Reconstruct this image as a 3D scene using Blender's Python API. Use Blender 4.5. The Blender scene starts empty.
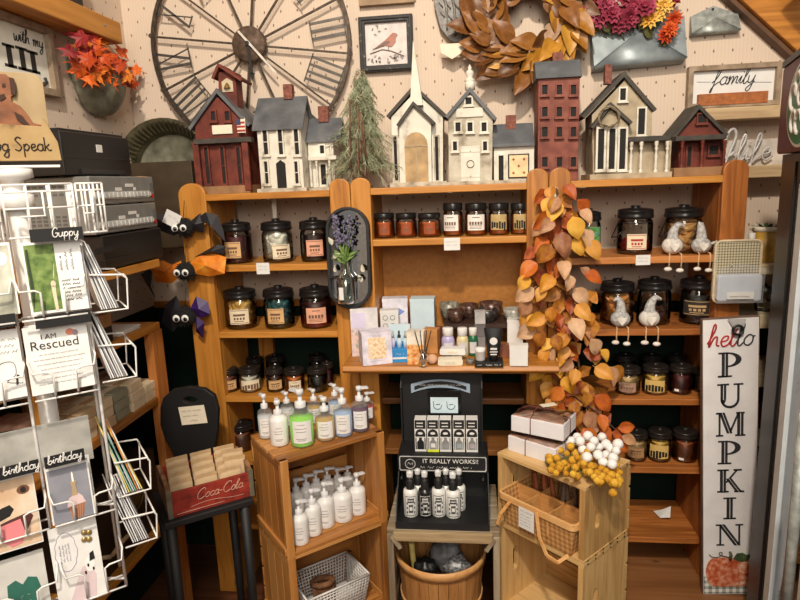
import bpy, bmesh, math, random
from mathutils import Vector, Matrix
random.seed(11)
C = bpy.context.scene.collection
PI = math.pi
rad = math.radians
# ---------------------------------------------------------------- camera model
YAW, PITCH, ROLL, FPX, ZC = rad(7), rad(11), rad(2.2), 600.0, 1.55
def _rot():
    cy, sy = math.cos(YAW), math.sin(YAW)
    f0 = Vector((-sy, cy, 0)); r0 = Vector((cy, sy, 0)); u0 = Vector((0, 0, 1))
    cp, sp = math.cos(PITCH), math.sin(PITCH)
    f = cp*f0 - sp*u0; u = cp*u0 + sp*f0
    c, s = math.cos(ROLL), math.sin(ROLL)
    return c*r0 - s*u, c*u + s*r0, f
R_, U_, F_ = _rot()
EYE = Vector((0, 0, ZC))
def ray(px, py): return F_ + R_*((px-400)/FPX) - U_*((py-300)/FPX)
def oy(px, py, Y):
    d = ray(px, py); return EYE + d*(Y/d.y)
def oz(px, py, Z):
    d = ray(px, py); return EYE + d*((Z-ZC)/d.z)
def ox(px, py, X):
    d = ray(px, py); return EYE + d*(X/d.x)
def RC(x0, y0, x1, y1, Y):
    """real extent (xl, xr, zb, zt) of a measured rectangle standing at depth Y"""
    xm, ym = (x0+x1)/2, (y0+y1)/2
    return oy(x0, ym, Y).x, oy(x1, ym, Y).x, oy(xm, y1, Y).z, oy(xm, y0, Y).z
def PX(px, py, Y):
    p = oy(px, py, Y); return (p.x, p.z)
def mpp(px, py, Y): return oy(px+1, py, Y).x - oy(px, py, Y).x
cam_d = bpy.data.cameras.new('camera'); cam = bpy.data.objects.new('camera', cam_d); C.objects.link(cam)
cam_d.sensor_width = 36; cam_d.lens = FPX/800*36; cam_d.clip_start = .02
m = Matrix.Identity(4)
for i in range(3):
    m[i][0], m[i][1], m[i][2], m[i][3] = R_[i], U_[i], -F_[i], EYE[i]
cam.matrix_world = m
sc = bpy.context.scene
sc.camera = cam
sc.view_settings.view_transform = 'Standard'; sc.view_settings.look = 'None'
sc.view_settings.gamma = 1; sc.view_settings.use_curve_mapping = False
sc.cycles.use_denoising = True
sc.cycles.max_bounces = 7; sc.cycles.transparent_max_bounces = 16; sc.cycles.glossy_bounces = 3
sc.cycles.diffuse_bounces = 4; sc.cycles.caustics_reflective = False; sc.cycles.caustics_refractive = False
# ---------------------------------------------------------------- materials
def lin(c):
    def f(v):
        v /= 255.0
        return v/12.92 if v <= .04045 else ((v+.055)/1.055)**2.4
    return (f(c[0]), f(c[1]), f(c[2]), 1)
MATS = {}
class NT:
    def __init__(s, name):
        s.m = bpy.data.materials.new(name); s.m.use_nodes = True
        s.t = s.m.node_tree; s.t.nodes.clear()
        s.out = s.n('ShaderNodeOutputMaterial')
    def n(s, typ, **kw):
        x = s.t.nodes.new(typ)
        for k, v in kw.items():
            if hasattr(x, k) and k not in x.inputs: setattr(x, k, v)
            else: x.inputs[k].default_value = v
        return x
    def l(s, a, b): s.t.links.new(a, b)
    def coords(s, scale=(1, 1, 1), rot=(0, 0, 0)):
        tc = s.n('ShaderNodeTexCoord'); mp = s.n('ShaderNodeMapping')
        mp.inputs['Scale'].default_value = scale; mp.inputs['Rotation'].default_value = rot
        s.l(tc.outputs['Object'], mp.inputs['Vector']); return mp.outputs['Vector']
    def math(s, op, a, b=None, c=None):
        x = s.n('ShaderNodeMath'); x.operation = op
        for i, v in enumerate((a, b, c)):
            if v is None: continue
            if isinstance(v, (int, float)): x.inputs[i].default_value = v
            else: s.l(v, x.inputs[i])
        return x.outputs[0]
    def ramp(s, fac, stops):
        r = s.n('ShaderNodeValToRGB'); e = r.color_ramp.elements
        while len(e) < len(stops): e.new(.5)
        for el, (p, c) in zip(e, stops): el.position = p; el.color = lin(c)
        s.l(fac, r.inputs['Fac']); return r.outputs['Color']
    def pb(s, color, rough=.5, metal=0, spec=.5):
        b = s.n('ShaderNodeBsdfPrincipled'); b.inputs['Roughness'].default_value = rough
        b.inputs['Metallic'].default_value = metal; b.inputs['Specular IOR Level'].default_value = spec
        if isinstance(color, tuple): b.inputs['Base Color'].default_value = lin(color)
        else: s.l(color, b.inputs['Base Color'])
        s.l(b.outputs[0], s.out.inputs[0]); return b
def cl(v): return max(0, min(255, v))
def mat(name, c, rough=.55, metal=0, noise=.12, nscale=25, bump=0, emit=0, rnd=0, spec=.5, sheen=0):
    if name in MATS: return MATS[name]
    t = NT(name)
    col = None
    if noise or rnd:
        nz = t.n('ShaderNodeTexNoise'); nz.inputs['Scale'].default_value = nscale; nz.inputs['Detail'].default_value = 4
        t.l(t.coords(), nz.inputs['Vector'])
        fac = nz.outputs['Fac']
        if rnd:
            oi = t.n('ShaderNodeObjectInfo')
            fac = t.math('ADD', t.math('MULTIPLY', fac, 1-rnd), t.math('MULTIPLY', oi.outputs['Random'], rnd))
        a = tuple(cl(v*(1-noise)) for v in c); b2 = tuple(cl(v*(1+noise*.8)) for v in c)
        col = t.ramp(fac, [(.3, a), (.7, b2)])
    b = t.pb(col if col is not None else tuple(c), rough, metal, spec)
    if sheen: b.inputs['Sheen Weight'].default_value = sheen
    if bump:
        n2 = t.n('ShaderNodeTexNoise'); n2.inputs['Scale'].default_value = nscale*4
        t.l(t.coords(), n2.inputs['Vector'])
        bp = t.n('ShaderNodeBump'); bp.inputs['Strength'].default_value = bump; bp.inputs['Distance'].default_value = .004
        t.l(n2.outputs['Fac'], bp.inputs['Height']); t.l(bp.outputs[0], b.inputs['Normal'])
    if emit:
        b.inputs['Emission Strength'].default_value = emit; b.inputs['Emission Color'].default_value = lin(c)
    MATS[name] = t.m; return t.m
def mottled(name, stops, scale=30, rough=.6, metal=0, detail=5, rnd=0, bump=0, stretch=(1, 1, 1)):
    """several colours of the thing's own mixed by noise"""
    if name in MATS: return MATS[name]
    t = NT(name); nz = t.n('ShaderNodeTexNoise'); nz.inputs['Scale'].default_value = scale; nz.inputs['Detail'].default_value = detail
    t.l(t.coords(stretch), nz.inputs['Vector']); fac = nz.outputs['Fac']
    if rnd:
        oi = t.n('ShaderNodeObjectInfo')
        fac = t.math('ADD', t.math('MULTIPLY', fac, 1-rnd), t.math('MULTIPLY', oi.outputs['Random'], rnd))
    b = t.pb(t.ramp(fac, stops), rough, metal)
    if bump:
        bp = t.n('ShaderNodeBump'); bp.inputs['Strength'].default_value = bump; bp.inputs['Distance'].default_value = .004
        t.l(nz.outputs['Fac'], bp.inputs['Height']); t.l(bp.outputs[0], b.inputs['Normal'])
    MATS[name] = t.m; return t.m
def wood(name, dark, mid, light, axis='x', scale=14, rough=.45, rnd=.25, knots=True):
    if name in MATS: return MATS[name]
    t = NT(name)
    st = {'x': (.08, 1, 1), 'y': (1, .08, 1), 'z': (1, 1, .08)}[axis]
    v = t.coords(st)
    nz = t.n('ShaderNodeTexNoise'); nz.inputs['Scale'].default_value = scale*3; nz.inputs['Detail'].default_value = 6
    nz.inputs['Distortion'].default_value = 1.2
    oi = t.n('ShaderNodeObjectInfo')
    av = t.n('ShaderNodeVectorMath'); av.operation = 'ADD'; t.l(v, av.inputs[0])
    cmb = t.n('ShaderNodeCombineXYZ'); t.l(t.math('MULTIPLY', oi.outputs['Random'], 7.3), cmb.inputs[0]); t.l(t.math('MULTIPLY', oi.outputs['Random'], 3.1), cmb.inputs[1])
    t.l(cmb.outputs[0], av.inputs[1]); t.l(av.outputs[0], nz.inputs['Vector'])
    fac = t.math('ADD', t.math('MULTIPLY', nz.outputs['Fac'], 1-rnd), t.math('MULTIPLY', oi.outputs['Random'], rnd))
    colr = t.ramp(fac, [(.28, dark), (.5, mid), (.72, light)])
    if knots:
        vo = t.n('ShaderNodeTexVoronoi'); vo.inputs['Scale'].default_value = 9
        t.l(t.coords({'x': (.5, 1, 1), 'y': (1, .5, 1), 'z': (1, 1, .5)}[axis]), vo.inputs['Vector'])
        k = t.n('ShaderNodeMapRange'); k.inputs[1].default_value = .03; k.inputs[2].default_value = .09; k.inputs[3].default_value = 1; k.inputs[4].default_value = 0
        t.l(vo.outputs['Distance'], k.inputs[0])
        mx = t.n('ShaderNodeMix'); mx.data_type = 'RGBA'; t.l(t.math('MULTIPLY', k.outputs[0], .7), mx.inputs['Factor'])
        t.l(colr, mx.inputs['A']); mx.inputs['B'].default_value = lin(tuple(v*.55 for v in dark)); colr = mx.outputs['Result']
    b = t.pb(colr, rough)
    bp = t.n('ShaderNodeBump'); bp.inputs['Strength'].default_value = .12; bp.inputs['Distance'].default_value = .003
    t.l(nz.outputs['Fac'], bp.inputs['Height']); t.l(bp.outputs[0], b.inputs['Normal'])
    MATS[name] = t.m; return t.m
def glass(name, tint=(245, 248, 245), gloss=.10, rough=.02):
    """clear thin-walled glass: see-through with a fresnel gloss"""
    if name in MATS: return MATS[name]
    t = NT(name)
    tr = t.n('ShaderNodeBsdfTransparent'); tr.inputs['Color'].default_value = lin(tint)
    gl = t.n('ShaderNodeBsdfGlossy'); gl.inputs['Roughness'].default_value = rough; gl.inputs['Color'].default_value = (1, 1, 1, 1)
    lw = t.n('ShaderNodeFresnel'); lw.inputs['IOR'].default_value = 1.45
    mx = t.n('ShaderNodeMixShader'); t.l(t.math('ADD', lw.outputs[0], gloss*.25), mx.inputs[0])
    t.l(tr.outputs[0], mx.inputs[1]); t.l(gl.outputs[0], mx.inputs[2]); t.l(mx.outputs[0], t.out.inputs[0])
    MATS[name] = t.m; return t.m
def liquid(name, c, alpha=.55):
    if name in MATS: return MATS[name]
    t = NT(name)
    tr = t.n('ShaderNodeBsdfTransparent'); tr.inputs['Color'].default_value = lin(c)
    b = t.n('ShaderNodeBsdfPrincipled'); b.inputs['Base Color'].default_value = lin(c); b.inputs['Roughness'].default_value = .1
    mx = t.n('ShaderNodeMixShader'); mx.inputs[0].default_value = alpha
    t.l(tr.outputs[0], mx.inputs[1]); t.l(b.outputs[0], mx.inputs[2]); t.l(mx.outputs[0], t.out.inputs[0])
    MATS[name] = t.m; return t.m
def checker(name, c1, c2, scale, rough=.8, axes='xz'):
    if name in MATS: return MATS[name]
    t = NT(name); tc = t.n('ShaderNodeTexCoord'); sp = t.n('ShaderNodeSeparateXYZ'); t.l(tc.outputs['Object'], sp.inputs[0])
    ia, ib = 'xyz'.index(axes[0]), 'xyz'.index(axes[1])
    a = t.math('LESS_THAN', t.math('FRACT', t.math('MULTIPLY', sp.outputs[ia], scale)), .5)
    b = t.math('LESS_THAN', t.math('FRACT', t.math('MULTIPLY', sp.outputs[ib], scale)), .5)
    f = t.math('MULTIPLY', t.math('ADD', a, b), .5)
    mid = tuple((p+q)/2 for p, q in zip(c1, c2))
    t.pb(t.ramp(f, [(0, c1), (.5, mid), (1, c2)]), rough); MATS[name] = t.m; return t.m
def wallpaper(name, ax, wains=1.095):
    """cream paper with faint stripes and staggered little brown sprigs; dark green wainscot below"""
    t = NT(name); tc = t.n('ShaderNodeTexCoord'); sp = t.n('ShaderNodeSeparateXYZ'); t.l(tc.outputs['Object'], sp.inputs[0])
    u0 = sp.outputs[ax]; z = sp.outputs[2]
    v = t.math('MULTIPLY', z, 1/.046)
    row = t.math('FLOOR', v)
    off = t.math('MULTIPLY', t.math('MODULO', t.math('ABSOLUTE', row), 2.0), .5)
    uu = t.math('ADD', t.math('MULTIPLY', u0, 1/.062), off)
    fu = t.math('SUBTRACT', t.math('FRACT', t.math('ADD', uu, 40)), .5); fv = t.math('SUBTRACT', t.math('FRACT', v), .5)
    d = t.math('SQRT', t.math('ADD', t.math('POWER', t.math('MULTIPLY', fu, 1.9), 2), t.math('POWER', t.math('MULTIPLY', fv, .75), 2)))
    dot = t.math('LESS_THAN', d, .085)
    st = t.math('MULTIPLY', t.math('ADD', t.math('SINE', t.math('MULTIPLY', u0, 2*PI/.012)), 1), .5)
    base = t.ramp(st, [(0, (213, 193, 174)), (1, (217, 198, 180))])
    mx = t.n('ShaderNodeMix'); mx.data_type = 'RGBA'; t.l(t.math('MULTIPLY', dot, .85), mx.inputs['Factor']); t.l(base, mx.inputs['A']); mx.inputs['B'].default_value = lin((112, 84, 66))
    mg = t.n('ShaderNodeMix'); mg.data_type = 'RGBA'; t.l(t.math('LESS_THAN', z, wains), mg.inputs['Factor'])
    t.l(mx.outputs['Result'], mg.inputs['A']); mg.inputs['B'].default_value = lin((16, 34, 27))
    t.pb(mg.outputs['Result'], .8, spec=.2); MATS[name] = t.m; return t.m
# ---------------------------------------------------------------- geometry builder
class G:
    def __init__(s): s.v = []; s.f = []; s.mi = []; s.sm = []
    def add(s, vs, fs, mi=0, smooth=False):
        b = len(s.v); s.v += [Vector(p) for p in vs]
        for f in fs: s.f.append([b+i for i in f]); s.mi.append(mi); s.sm.append(smooth)
        return s
    def box(s, x0, x1, y0, y1, z0, z1, mi=0, M=None):
        vs = [Vector(p) for p in ((x0,y0,z0),(x1,y0,z0),(x1,y1,z0),(x0,y1,z0),(x0,y0,z1),(x1,y0,z1),(x1,y1,z1),(x0,y1,z1))]
        if M is not None: vs = [M @ p for p in vs]
        return s.add(vs, [(3,2,1,0),(4,5,6,7),(0,1,5,4),(1,2,6,5),(2,3,7,6),(3,0,4,7)], mi)
    def bar(s, a, b, w, t, mi=0, up=(0, 1, 0)):
        """rectangular bar from a to b, w across, t along 'up'"""
        a, b = Vector(a), Vector(b); d = (b-a); L = d.length; d.normalize(); u = Vector(up); n = d.cross(u)
        if n.length < 1e-4: u = Vector((1, 0, 0)); n = d.cross(u)
        n.normalize(); u = n.cross(d).normalized()
        vs = []
        for p in (a, b):
            for sx, sy in ((-1,-1),(1,-1),(1,1),(-1,1)): vs.append(p + n*(sx*w/2) + u*(sy*t/2))
        return s.add(vs, [(3,2,1,0),(4,5,6,7),(0,1,5,4),(1,2,6,5),(2,3,7,6),(3,0,4,7)], mi)
    def prism(s, poly, d0, d1, axis='y', mi=0, M=None):
        """polygon in the plane across 'axis' pushed from d0 to d1"""
        n = len(poly)
        def P(a, b, d):
            p = Vector({'y': (a, d, b), 'z': (a, b, d), 'x': (d, a, b)}[axis]); return M @ p if M is not None else p
        vs = [P(a, b, d0) for a, b in poly] + [P(a, b, d1) for a, b in poly]
        fs = [tuple(range(n)), tuple(reversed(range(n, 2*n)))] + [(i, i+n, (i+1) % n+n, (i+1) % n) for i in range(n)]
        return s.add(vs, fs, mi)
    def ring(s, outer, inner, d0, d1, axis='y', mi=0, M=None):
        """a band between two loops of equal count, pushed from d0 to d1"""
        n = len(outer)
        def P(a, b, d):
            p = Vector({'y': (a, d, b), 'z': (a, b, d), 'x': (d, a, b)}[axis]); return M @ p if M is not None else p
        vs = [P(a, b, d) for d in (d0, d1) for lp in (outer, inner) for a, b in lp]
        fs = []
        for i in range(n):
            j = (i+1) % n
            fs += [(i, j, n+j, n+i), (2*n+j, 2*n+i, 3*n+i, 3*n+j), (j, i, 2*n+i, 2*n+j), (n+i, n+j, 3*n+j, 3*n+i)]
        return s.add(vs, fs, mi)
    def lathe(s, prof, c=(0, 0, 0), n=20, mi=0, M=None, smooth=True, a0=0, a1=2*PI):
        full = abs(a1-a0-2*PI) < 1e-6; k = n if full else n+1
        vs = []
        for r, z in prof:
            for i in range(k):
                a = a0+(a1-a0)*i/n; p = Vector((r*math.cos(a), r*math.sin(a), z))
                if M is not None: p = M @ p
                vs.append(p + Vector(c))
        fs = []
        for j in range(len(prof)-1):
            for i in range(n):
                i2 = (i+1) % k
                fs.append((j*k+i, j*k+i2, (j+1)*k+i2, (j+1)*k+i))
        s.add(vs, fs, mi, smooth)
        return s
    def cyl(s, a, b, r0, r1=None, n=12, mi=0, caps=True, smooth=True):
        r1 = r0 if r1 is None else r1
        a, b = Vector(a), Vector(b); d = (b-a).normalized(); u = d.orthogonal().normalized(); w = d.cross(u)
        vs = [p + (u*math.cos(2*PI*i/n)+w*math.sin(2*PI*i/n))*r for p, r in ((a, r0), (b, r1)) for i in range(n)]
        s.add(vs, [(i, (i+1) % n, (i+1) % n+n, i+n) for i in range(n)], mi, smooth)
        if caps:
            k = len(s.v)-2*n
            s.f.append([k+i for i in reversed(range(n))]); s.mi.append(mi); s.sm.append(False)
            s.f.append([k+n+i for i in range(n)]); s.mi.append(mi); s.sm.append(False)
        return s
    def tube(s, pts, r, n=6, mi=0, closed=False, taper=None):
        pts = [Vector(p) for p in pts]; N = len(pts); vs = []; u = None
        for i, p in enumerate(pts):
            a = pts[i-1] if (i > 0 or closed) else p; b = pts[(i+1) % N] if (i < N-1 or closed) else p
            d = (b-a)
            d = d.normalized() if d.length > 1e-9 else Vector((0, 0, 1))
            u = d.orthogonal().normalized() if u is None else (u-d*u.dot(d))
            u = u.normalized() if u.length > 1e-6 else d.orthogonal().normalized()
            w = d.cross(u); rr = r if taper is None else r+(taper-r)*i/max(1, N-1)
            vs += [p+(u*math.cos(2*PI*k/n)+w*math.sin(2*PI*k/n))*rr for k in range(n)]
        M_ = N if closed else N-1
        fs = [(i*n+k, i*n+(k+1) % n, ((i+1) % N)*n+(k+1) % n, ((i+1) % N)*n+k) for i in range(M_) for k in range(n)]
        if not closed: fs += [tuple(reversed(range(n))), tuple((N-1)*n+k for k in range(n))]
        return s.add(vs, fs, mi, True)
    def ball(s, c, r, nu=12, nv=8, sc=(1, 1, 1), mi=0, M=None):
        c = Vector(c); vs = []
        for j in range(nv+1):
            t = PI*j/nv
            for i in range(nu):
                a = 2*PI*i/nu
                p = Vector((math.sin(t)*math.cos(a)*r*sc[0], math.sin(t)*math.sin(a)*r*sc[1], math.cos(t)*r*sc[2]))
                if M is not None: p = M @ p
                vs.append(c+p)
        fs = [(j*nu+i, (j+1)*nu+i, (j+1)*nu+(i+1) % nu, j*nu+(i+1) % nu) for j in range(nv) for i in range(nu)]
        return s.add(vs, fs, mi, True)
    def grid(s, fn, nu, nv, mi=0, smooth=True, closed_u=False):
        k = nu if closed_u else nu+1
        vs = [fn(i/nu, j/nv) for j in range(nv+1) for i in range(k)]
        fs = [(j*k+i, j*k+(i+1) % k, (j+1)*k+(i+1) % k, (j+1)*k+i) for j in range(nv) for i in range(nu)]
        return s.add(vs, fs, mi, smooth)
    def text(s, txt, o, xd, zd, size, depth=.001, mi=0, align='CENTER', sx=1, shear=0):
        """raised block letters: baseline origin o, reading direction xd, up zd"""
        vs, fs = text_mesh(txt, align, shear)
        o, xd, zd = Vector(o), Vector(xd).normalized(), Vector(zd).normalized(); nn = xd.cross(zd)
        return s.add([o + xd*(p[0]*size*sx) + zd*(p[1]*size) + nn*(p[2]*depth) for p in vs], fs, mi)
    def script(s, txt, o, xd, zd, size, r, mi=0, align='CENTER', slant=.25, n=5):
        """cursive lettering drawn in strokes; size is the x-height"""
        o, xd, zd = Vector(o), Vector(xd).normalized(), Vector(zd).normalized()
        w = sum(GLY.get(ch, GLY[' '])[0] for ch in txt)
        x = {'CENTER': -w/2, 'LEFT': 0, 'RIGHT': -w}[align]
        for ch in txt:
            gw, strokes = GLY.get(ch, GLY[' '])
            for st in strokes:
                pts = [o + xd*((x+a+b*slant)*size) + zd*(b*size) for a, b in smooth_line(st, 4)]
                s.tube(pts, r, n, mi)
            x += gw
        return s
    def scribble(s, o, xd, zd, w, h, r, mi=0, waves=None):
        """one line of tiny unreadable handwriting"""
        o, xd, zd = Vector(o), Vector(xd).normalized(), Vector(zd).normalized()
        k = waves or max(3, int(w/h*1.1)); x = 0; pts = []
        while x < w:
            L = min(w-x, h*random.uniform(2, 5)); q = max(3, int(L/h*2.2))
            pts = [o + xd*(x+L*i/q) + zd*(h*((i % 2)*random.uniform(.5, 1))) for i in range(q+1)]
            s.tube(pts, r, 3, mi); x += L+h*.9
        return s
    def build(s, name, mats, parent=None, local=False, bev=0, sub=0, solid=0, label=None, kind=None):
        me = bpy.data.meshes.new(name)
        o = bpy.data.objects.new(name, me)
        vs = s.v
        if parent is not None and not local:
            Mi = W[parent.name].inverted(); vs = [Mi @ p for p in vs]
        base = Vector((0, 0, 0))
        if parent is not None:
            o.parent = parent
            if parent.name in SUBO: base = SUBO[parent.name]
            W[o.name] = W[parent.name]
        me.from_pydata([tuple(p) for p in vs], [], s.f)
        mats = mats if isinstance(mats, (list, tuple)) else [mats]
        for x in mats: me.materials.append(x)
        me.polygons.foreach_set('material_index', s.mi); me.polygons.foreach_set('use_smooth', s.sm)
        b = bmesh.new(); b.from_mesh(me); bmesh.ops.recalc_face_normals(b, faces=b.faces); b.to_mesh(me); b.free()
        C.objects.link(o)
        if bev:
            d = o.modifiers.new('bevel', 'BEVEL'); d.width = bev; d.segments = 2; d.limit_method = 'ANGLE'; d.angle_limit = rad(40)
        if solid:
            d = o.modifiers.new('solid', 'SOLIDIFY'); d.thickness = solid; d.offset = 0
        if sub:
            d = o.modifiers.new('sub', 'SUBSURF'); d.levels = sub; d.render_levels = sub
        if label: o['label'] = label
        if kind: o['kind'] = kind
        return o
W = {}; SUBO = {}
_tc = {}
def text_mesh(txt, align, shear):
    k = (txt, align, shear)
    if k in _tc: return _tc[k]
    cu = bpy.data.curves.new('t', 'FONT'); cu.body = txt; cu.align_x = align; cu.extrude = .5; cu.resolution_u = 3; cu.shear = shear
    ob = bpy.data.objects.new('t', cu); C.objects.link(ob); bpy.context.view_layer.update()
    me = bpy.data.meshes.new_from_object(ob.evaluated_get(bpy.context.evaluated_depsgraph_get()))
    vs = [tuple(v.co) for v in me.vertices]; fs = [tuple(p.vertices) for p in me.polygons]
    bpy.data.objects.remove(ob); bpy.data.curves.remove(cu); bpy.data.meshes.remove(me)
    _tc[k] = (vs, fs); return _tc[k]
def smooth_line(p, k=4):
    if len(p) < 3: return p
    out = []
    for i in range(len(p)-1):
        a = p[i-1] if i else p[0]; b, c = p[i], p[i+1]; d = p[i+2] if i+2 < len(p) else p[-1]
        for j in range(k):
            t = j/k; t2, t3 = t*t, t*t*t
            out.append(tuple(.5*(2*b[q]+(c[q]-a[q])*t+(2*a[q]-5*b[q]+4*c[q]-d[q])*t2+(3*b[q]-a[q]-3*c[q]+d[q])*t3) for q in range(len(b))))
    return out+[p[-1]]
_o = [(.8,.8),(.45,1),(.12,.65),(.15,.2),(.5,0),(.8,.3),(.8,.8)]
GLY = {' ': (.7, []),
 'a': (1.0, [_o, [(.82,1),(.8,.25),(1,0.05),(1.1,.2)]]), 'b': (.95, [[(-.05,.3),(.35,1.7),(.15,2),(.1,.3),(.45,0),(.8,.4),(.6,.85),(.15,.6)]]),
 'c': (.85, [[(.8,.8),(.45,1),(.1,.5),(.4,0),(.9,.25)]]), 'd': (1.0, [_o, [(.85,2),(.8,.25),(1.05,.1)]]),
 'e': (.85, [[(.1,.45),(.6,.6),(.6,.95),(.25,.9),(.1,.4),(.4,0),(.9,.3)]]),
 'f': (.8, [[(-.1,.3),(.3,.8),(.55,1.8),(.35,2.1),(.2,1.2),(.15,-.7),(.0,-.9),(.05,-.4),(.5,.2),(.85,.4)]]),
 'g': (.95, [_o, [(.82,1),(.8,-.6),(.5,-.95),(.2,-.6),(1.0,.25)]]), 'h': (1.0, [[(-.05,.3),(.4,1.7),(.2,2.05),(.12,0),(.4,.8),(.7,.9),(.75,.2),(1.0,.1)]]),
 'i': (.5, [[(-.05,.3),(.2,1),(.2,.15),(.5,.2)], [(.28,1.4),(.3,1.5)]]), 'k': (.95, [[(.1,2),(.1,0)], [(.1,.4),(.7,1)], [(.3,.55),(.6,.05),(.95,.15)]]),
 'l': (.55, [[(-.05,.25),(.4,1.6),(.3,2.1),(.12,1.4),(.15,.2),(.35,0),(.6,.3)]]), 'm': (1.4, [[(0,.7),(.15,1),(.15,0),(.35,.85),(.6,.9),(.62,0),(.85,.85),(1.1,.9),(1.1,.2),(1.4,.15)]]),
 'n': (1.0, [[(0,.7),(.15,1),(.15,0),(.4,.85),(.7,.9),(.72,.2),(1.0,.15)]]), 'o': (.95, [_o+[(.95,.85)]]), 'p': (.95, [[(.12,1),(.1,-.9)], [(.1,.5),(.45,1),(.8,.6),(.5,.05),(.1,.3)]]),
 'r': (.75, [[(0,.4),(.2,1.05),(.3,.85),(.65,.9),(.5,.2),(.8,.1)]]), 's': (.75, [[(0,.2),(.4,1),(.55,.5),(.4,.05),(.05,.1)]]), 't': (.65, [[(.0,.3),(.35,1.7),(.25,.2),(.45,0),(.7,.25)], [(.0,1.2),(.6,1.25)]]),
 'u': (1.0, [[(.05,.9),(.1,.2),(.4,0),(.7,.4),(.75,1),(.78,.2),(1.05,.1)]]), 'w': (1.2, [[(.05,1),(.15,.1),(.4,.05),(.55,.8),(.65,.1),(.95,.1),(1.1,1),(1.25,.85)]]),
 'y': (.95, [[(.05,1),(.15,.25),(.45,.1),(.72,.5),(.8,1)], [(.8,1),(.7,-.6),(.4,-.95),(.2,-.6),(.95,.25)]]),
 'C': (1.7, [[(1.5,1.6),(1.3,2.05),(.7,2),(.15,1.2),(.3,.3),(.9,-.05),(1.6,.35)]]), '-': (.7, [[(.1,.6),(.6,.65)]]),
 'S': (1.1, [[(.95,1.8),(.55,2),(.2,1.6),(.6,1.05),(.9,.5),(.5,0),(.05,.25)]]), 'D': (1.3, [[(.2,2),(.2,0),(.8,.1),(1.1,.9),(.8,1.8),(.1,2)]]),
 'L': (1.2, [[(.6,1.8),(.5,2),(.3,1.5),(.3,.1),(.1,0),(.5,.1),(1.1,.1)]]), 'G': (1.3, [[(1.1,1.6),(.7,2),(.2,1.3),(.3,.2),(.8,0),(1.1,.4),(1.1,.8),(.7,.8)]]), 'B': (1.2, [[(.15,2),(.15,0)], [(.15,2),(.8,1.8),(.7,1.15),(.2,1.05),(.9,.9),(.9,.2),(.15,0)]])}
# ---------------------------------------------------------------- scene objects
def _set(o, label, cat, group):
    o['label'] = label; o['category'] = cat
    if group: o['group'] = group
def thing(name, label, cat, loc=(0, 0, 0), rz=0, group=None, rot=None):
    o = bpy.data.objects.new(name, None); C.objects.link(o); o.empty_display_size = .03
    o.location = loc; o.rotation_euler = rot if rot else (0, 0, rz)
    W[o.name] = Matrix.Translation(Vector(loc)) @ o.rotation_euler.to_matrix().to_4x4()
    _set(o, label, cat, group); return o
def solo(g, name, mats, label, cat, group=None, origin=None, **kw):
    """a thing that is one mesh, its origin set at its base"""
    if origin is None:
        xs = [p.x for p in g.v]; ys = [p.y for p in g.v]; zs = [p.z for p in g.v]
        origin = Vector(((min(xs)+max(xs))/2, (min(ys)+max(ys))/2, min(zs)))
    origin = Vector(origin); g.v = [p-origin for p in g.v]
    o = g.build(name, mats, None, **kw); o.location = origin; W[o.name] = Matrix.Translation(origin)
    _set(o, label, cat, group); return o
def struct(g, name, mats, **kw): return g.build(name, mats, None, kind='structure', **kw)
def dup(root, loc, rz=None, label=None, rot=None):
    r = root.copy(); C.objects.link(r); r.location = loc
    if rot is not None: r.rotation_euler = rot
    elif rz is not None: r.rotation_euler = (0, 0, rz)
    if label: r['label'] = label
    W[r.name] = Matrix.Translation(Vector(loc)) @ r.rotation_euler.to_matrix().to_4x4()
    for ch in list(root.children):
        c = ch.copy(); C.objects.link(c); c.parent = r; W[c.name] = W[r.name]
        for g in list(ch.children):
            d = g.copy(); C.objects.link(d); d.parent = c
    return r
def put(me_obj, parent, loc, rot=(0, 0, 0), scale=1, material=None):
    """another copy of a part under its thing (local placement)"""
    c = me_obj.copy(); C.objects.link(c); c.parent = parent; c.location = loc; c.rotation_euler = rot
    c.scale = (scale,)*3 if isinstance(scale, (int, float)) else scale
    return c
def inner(poly, k, c=None):
    cx = sum(p[0] for p in poly)/len(poly) if c is None else c[0]; cy = sum(p[1] for p in poly)/len(poly) if c is None else c[1]
    return [(cx+(a-cx)*k, cy+(b-cy)*k) for a, b in poly]
def rrect(x0, x1, z0, z1, r, n=5):
    out = []
    for cx, cz, a0 in ((x1-r, z1-r, 0), (x0+r, z1-r, PI/2), (x0+r, z0+r, PI), (x1-r, z0+r, 1.5*PI)):
        out += [(cx+r*math.cos(a0+PI/2*i/n), cz+r*math.sin(a0+PI/2*i/n)) for i in range(n+1)]
    return out
def ell(cx, cz, a, b, n=24): return [(cx+a*math.cos(2*PI*i/n), cz+b*math.sin(2*PI*i/n)) for i in range(n)]
def to_cam(x, y): return math.atan2(-y, -x)
# ================================================================ materials in use
HON = ((146, 88, 30), (188, 124, 48), (206, 144, 66))
pine_x = wood('pine_x', *HON, 'x'); pine_y = wood('pine_y', *HON, 'y'); pine_z = wood('pine_z', *HON, 'z')
RED = ((136, 78, 34), (180, 110, 52), (202, 134, 74))
red_x = wood('reddish_pine_x', *RED, 'x'); red_y = wood('reddish_pine_y', *RED, 'y'); red_z = wood('reddish_pine_z', *RED, 'z')
CRW = ((134, 82, 34), (178, 118, 58), (200, 144, 82))
cr_x = wood('crate_wood_x', *CRW, 'x', rnd=.4); cr_y = wood('crate_wood_y', *CRW, 'y', rnd=.4); cr_z = wood('crate_wood_z', *CRW, 'z', rnd=.4)
PLW = ((168, 124, 72), (204, 164, 106), (220, 184, 128))
pl_x = wood('pale_crate_x', *PLW, 'x'); pl_y = wood('pale_crate_y', *PLW, 'y'); pl_z = wood('pale_crate_z', *PLW, 'z')
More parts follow.
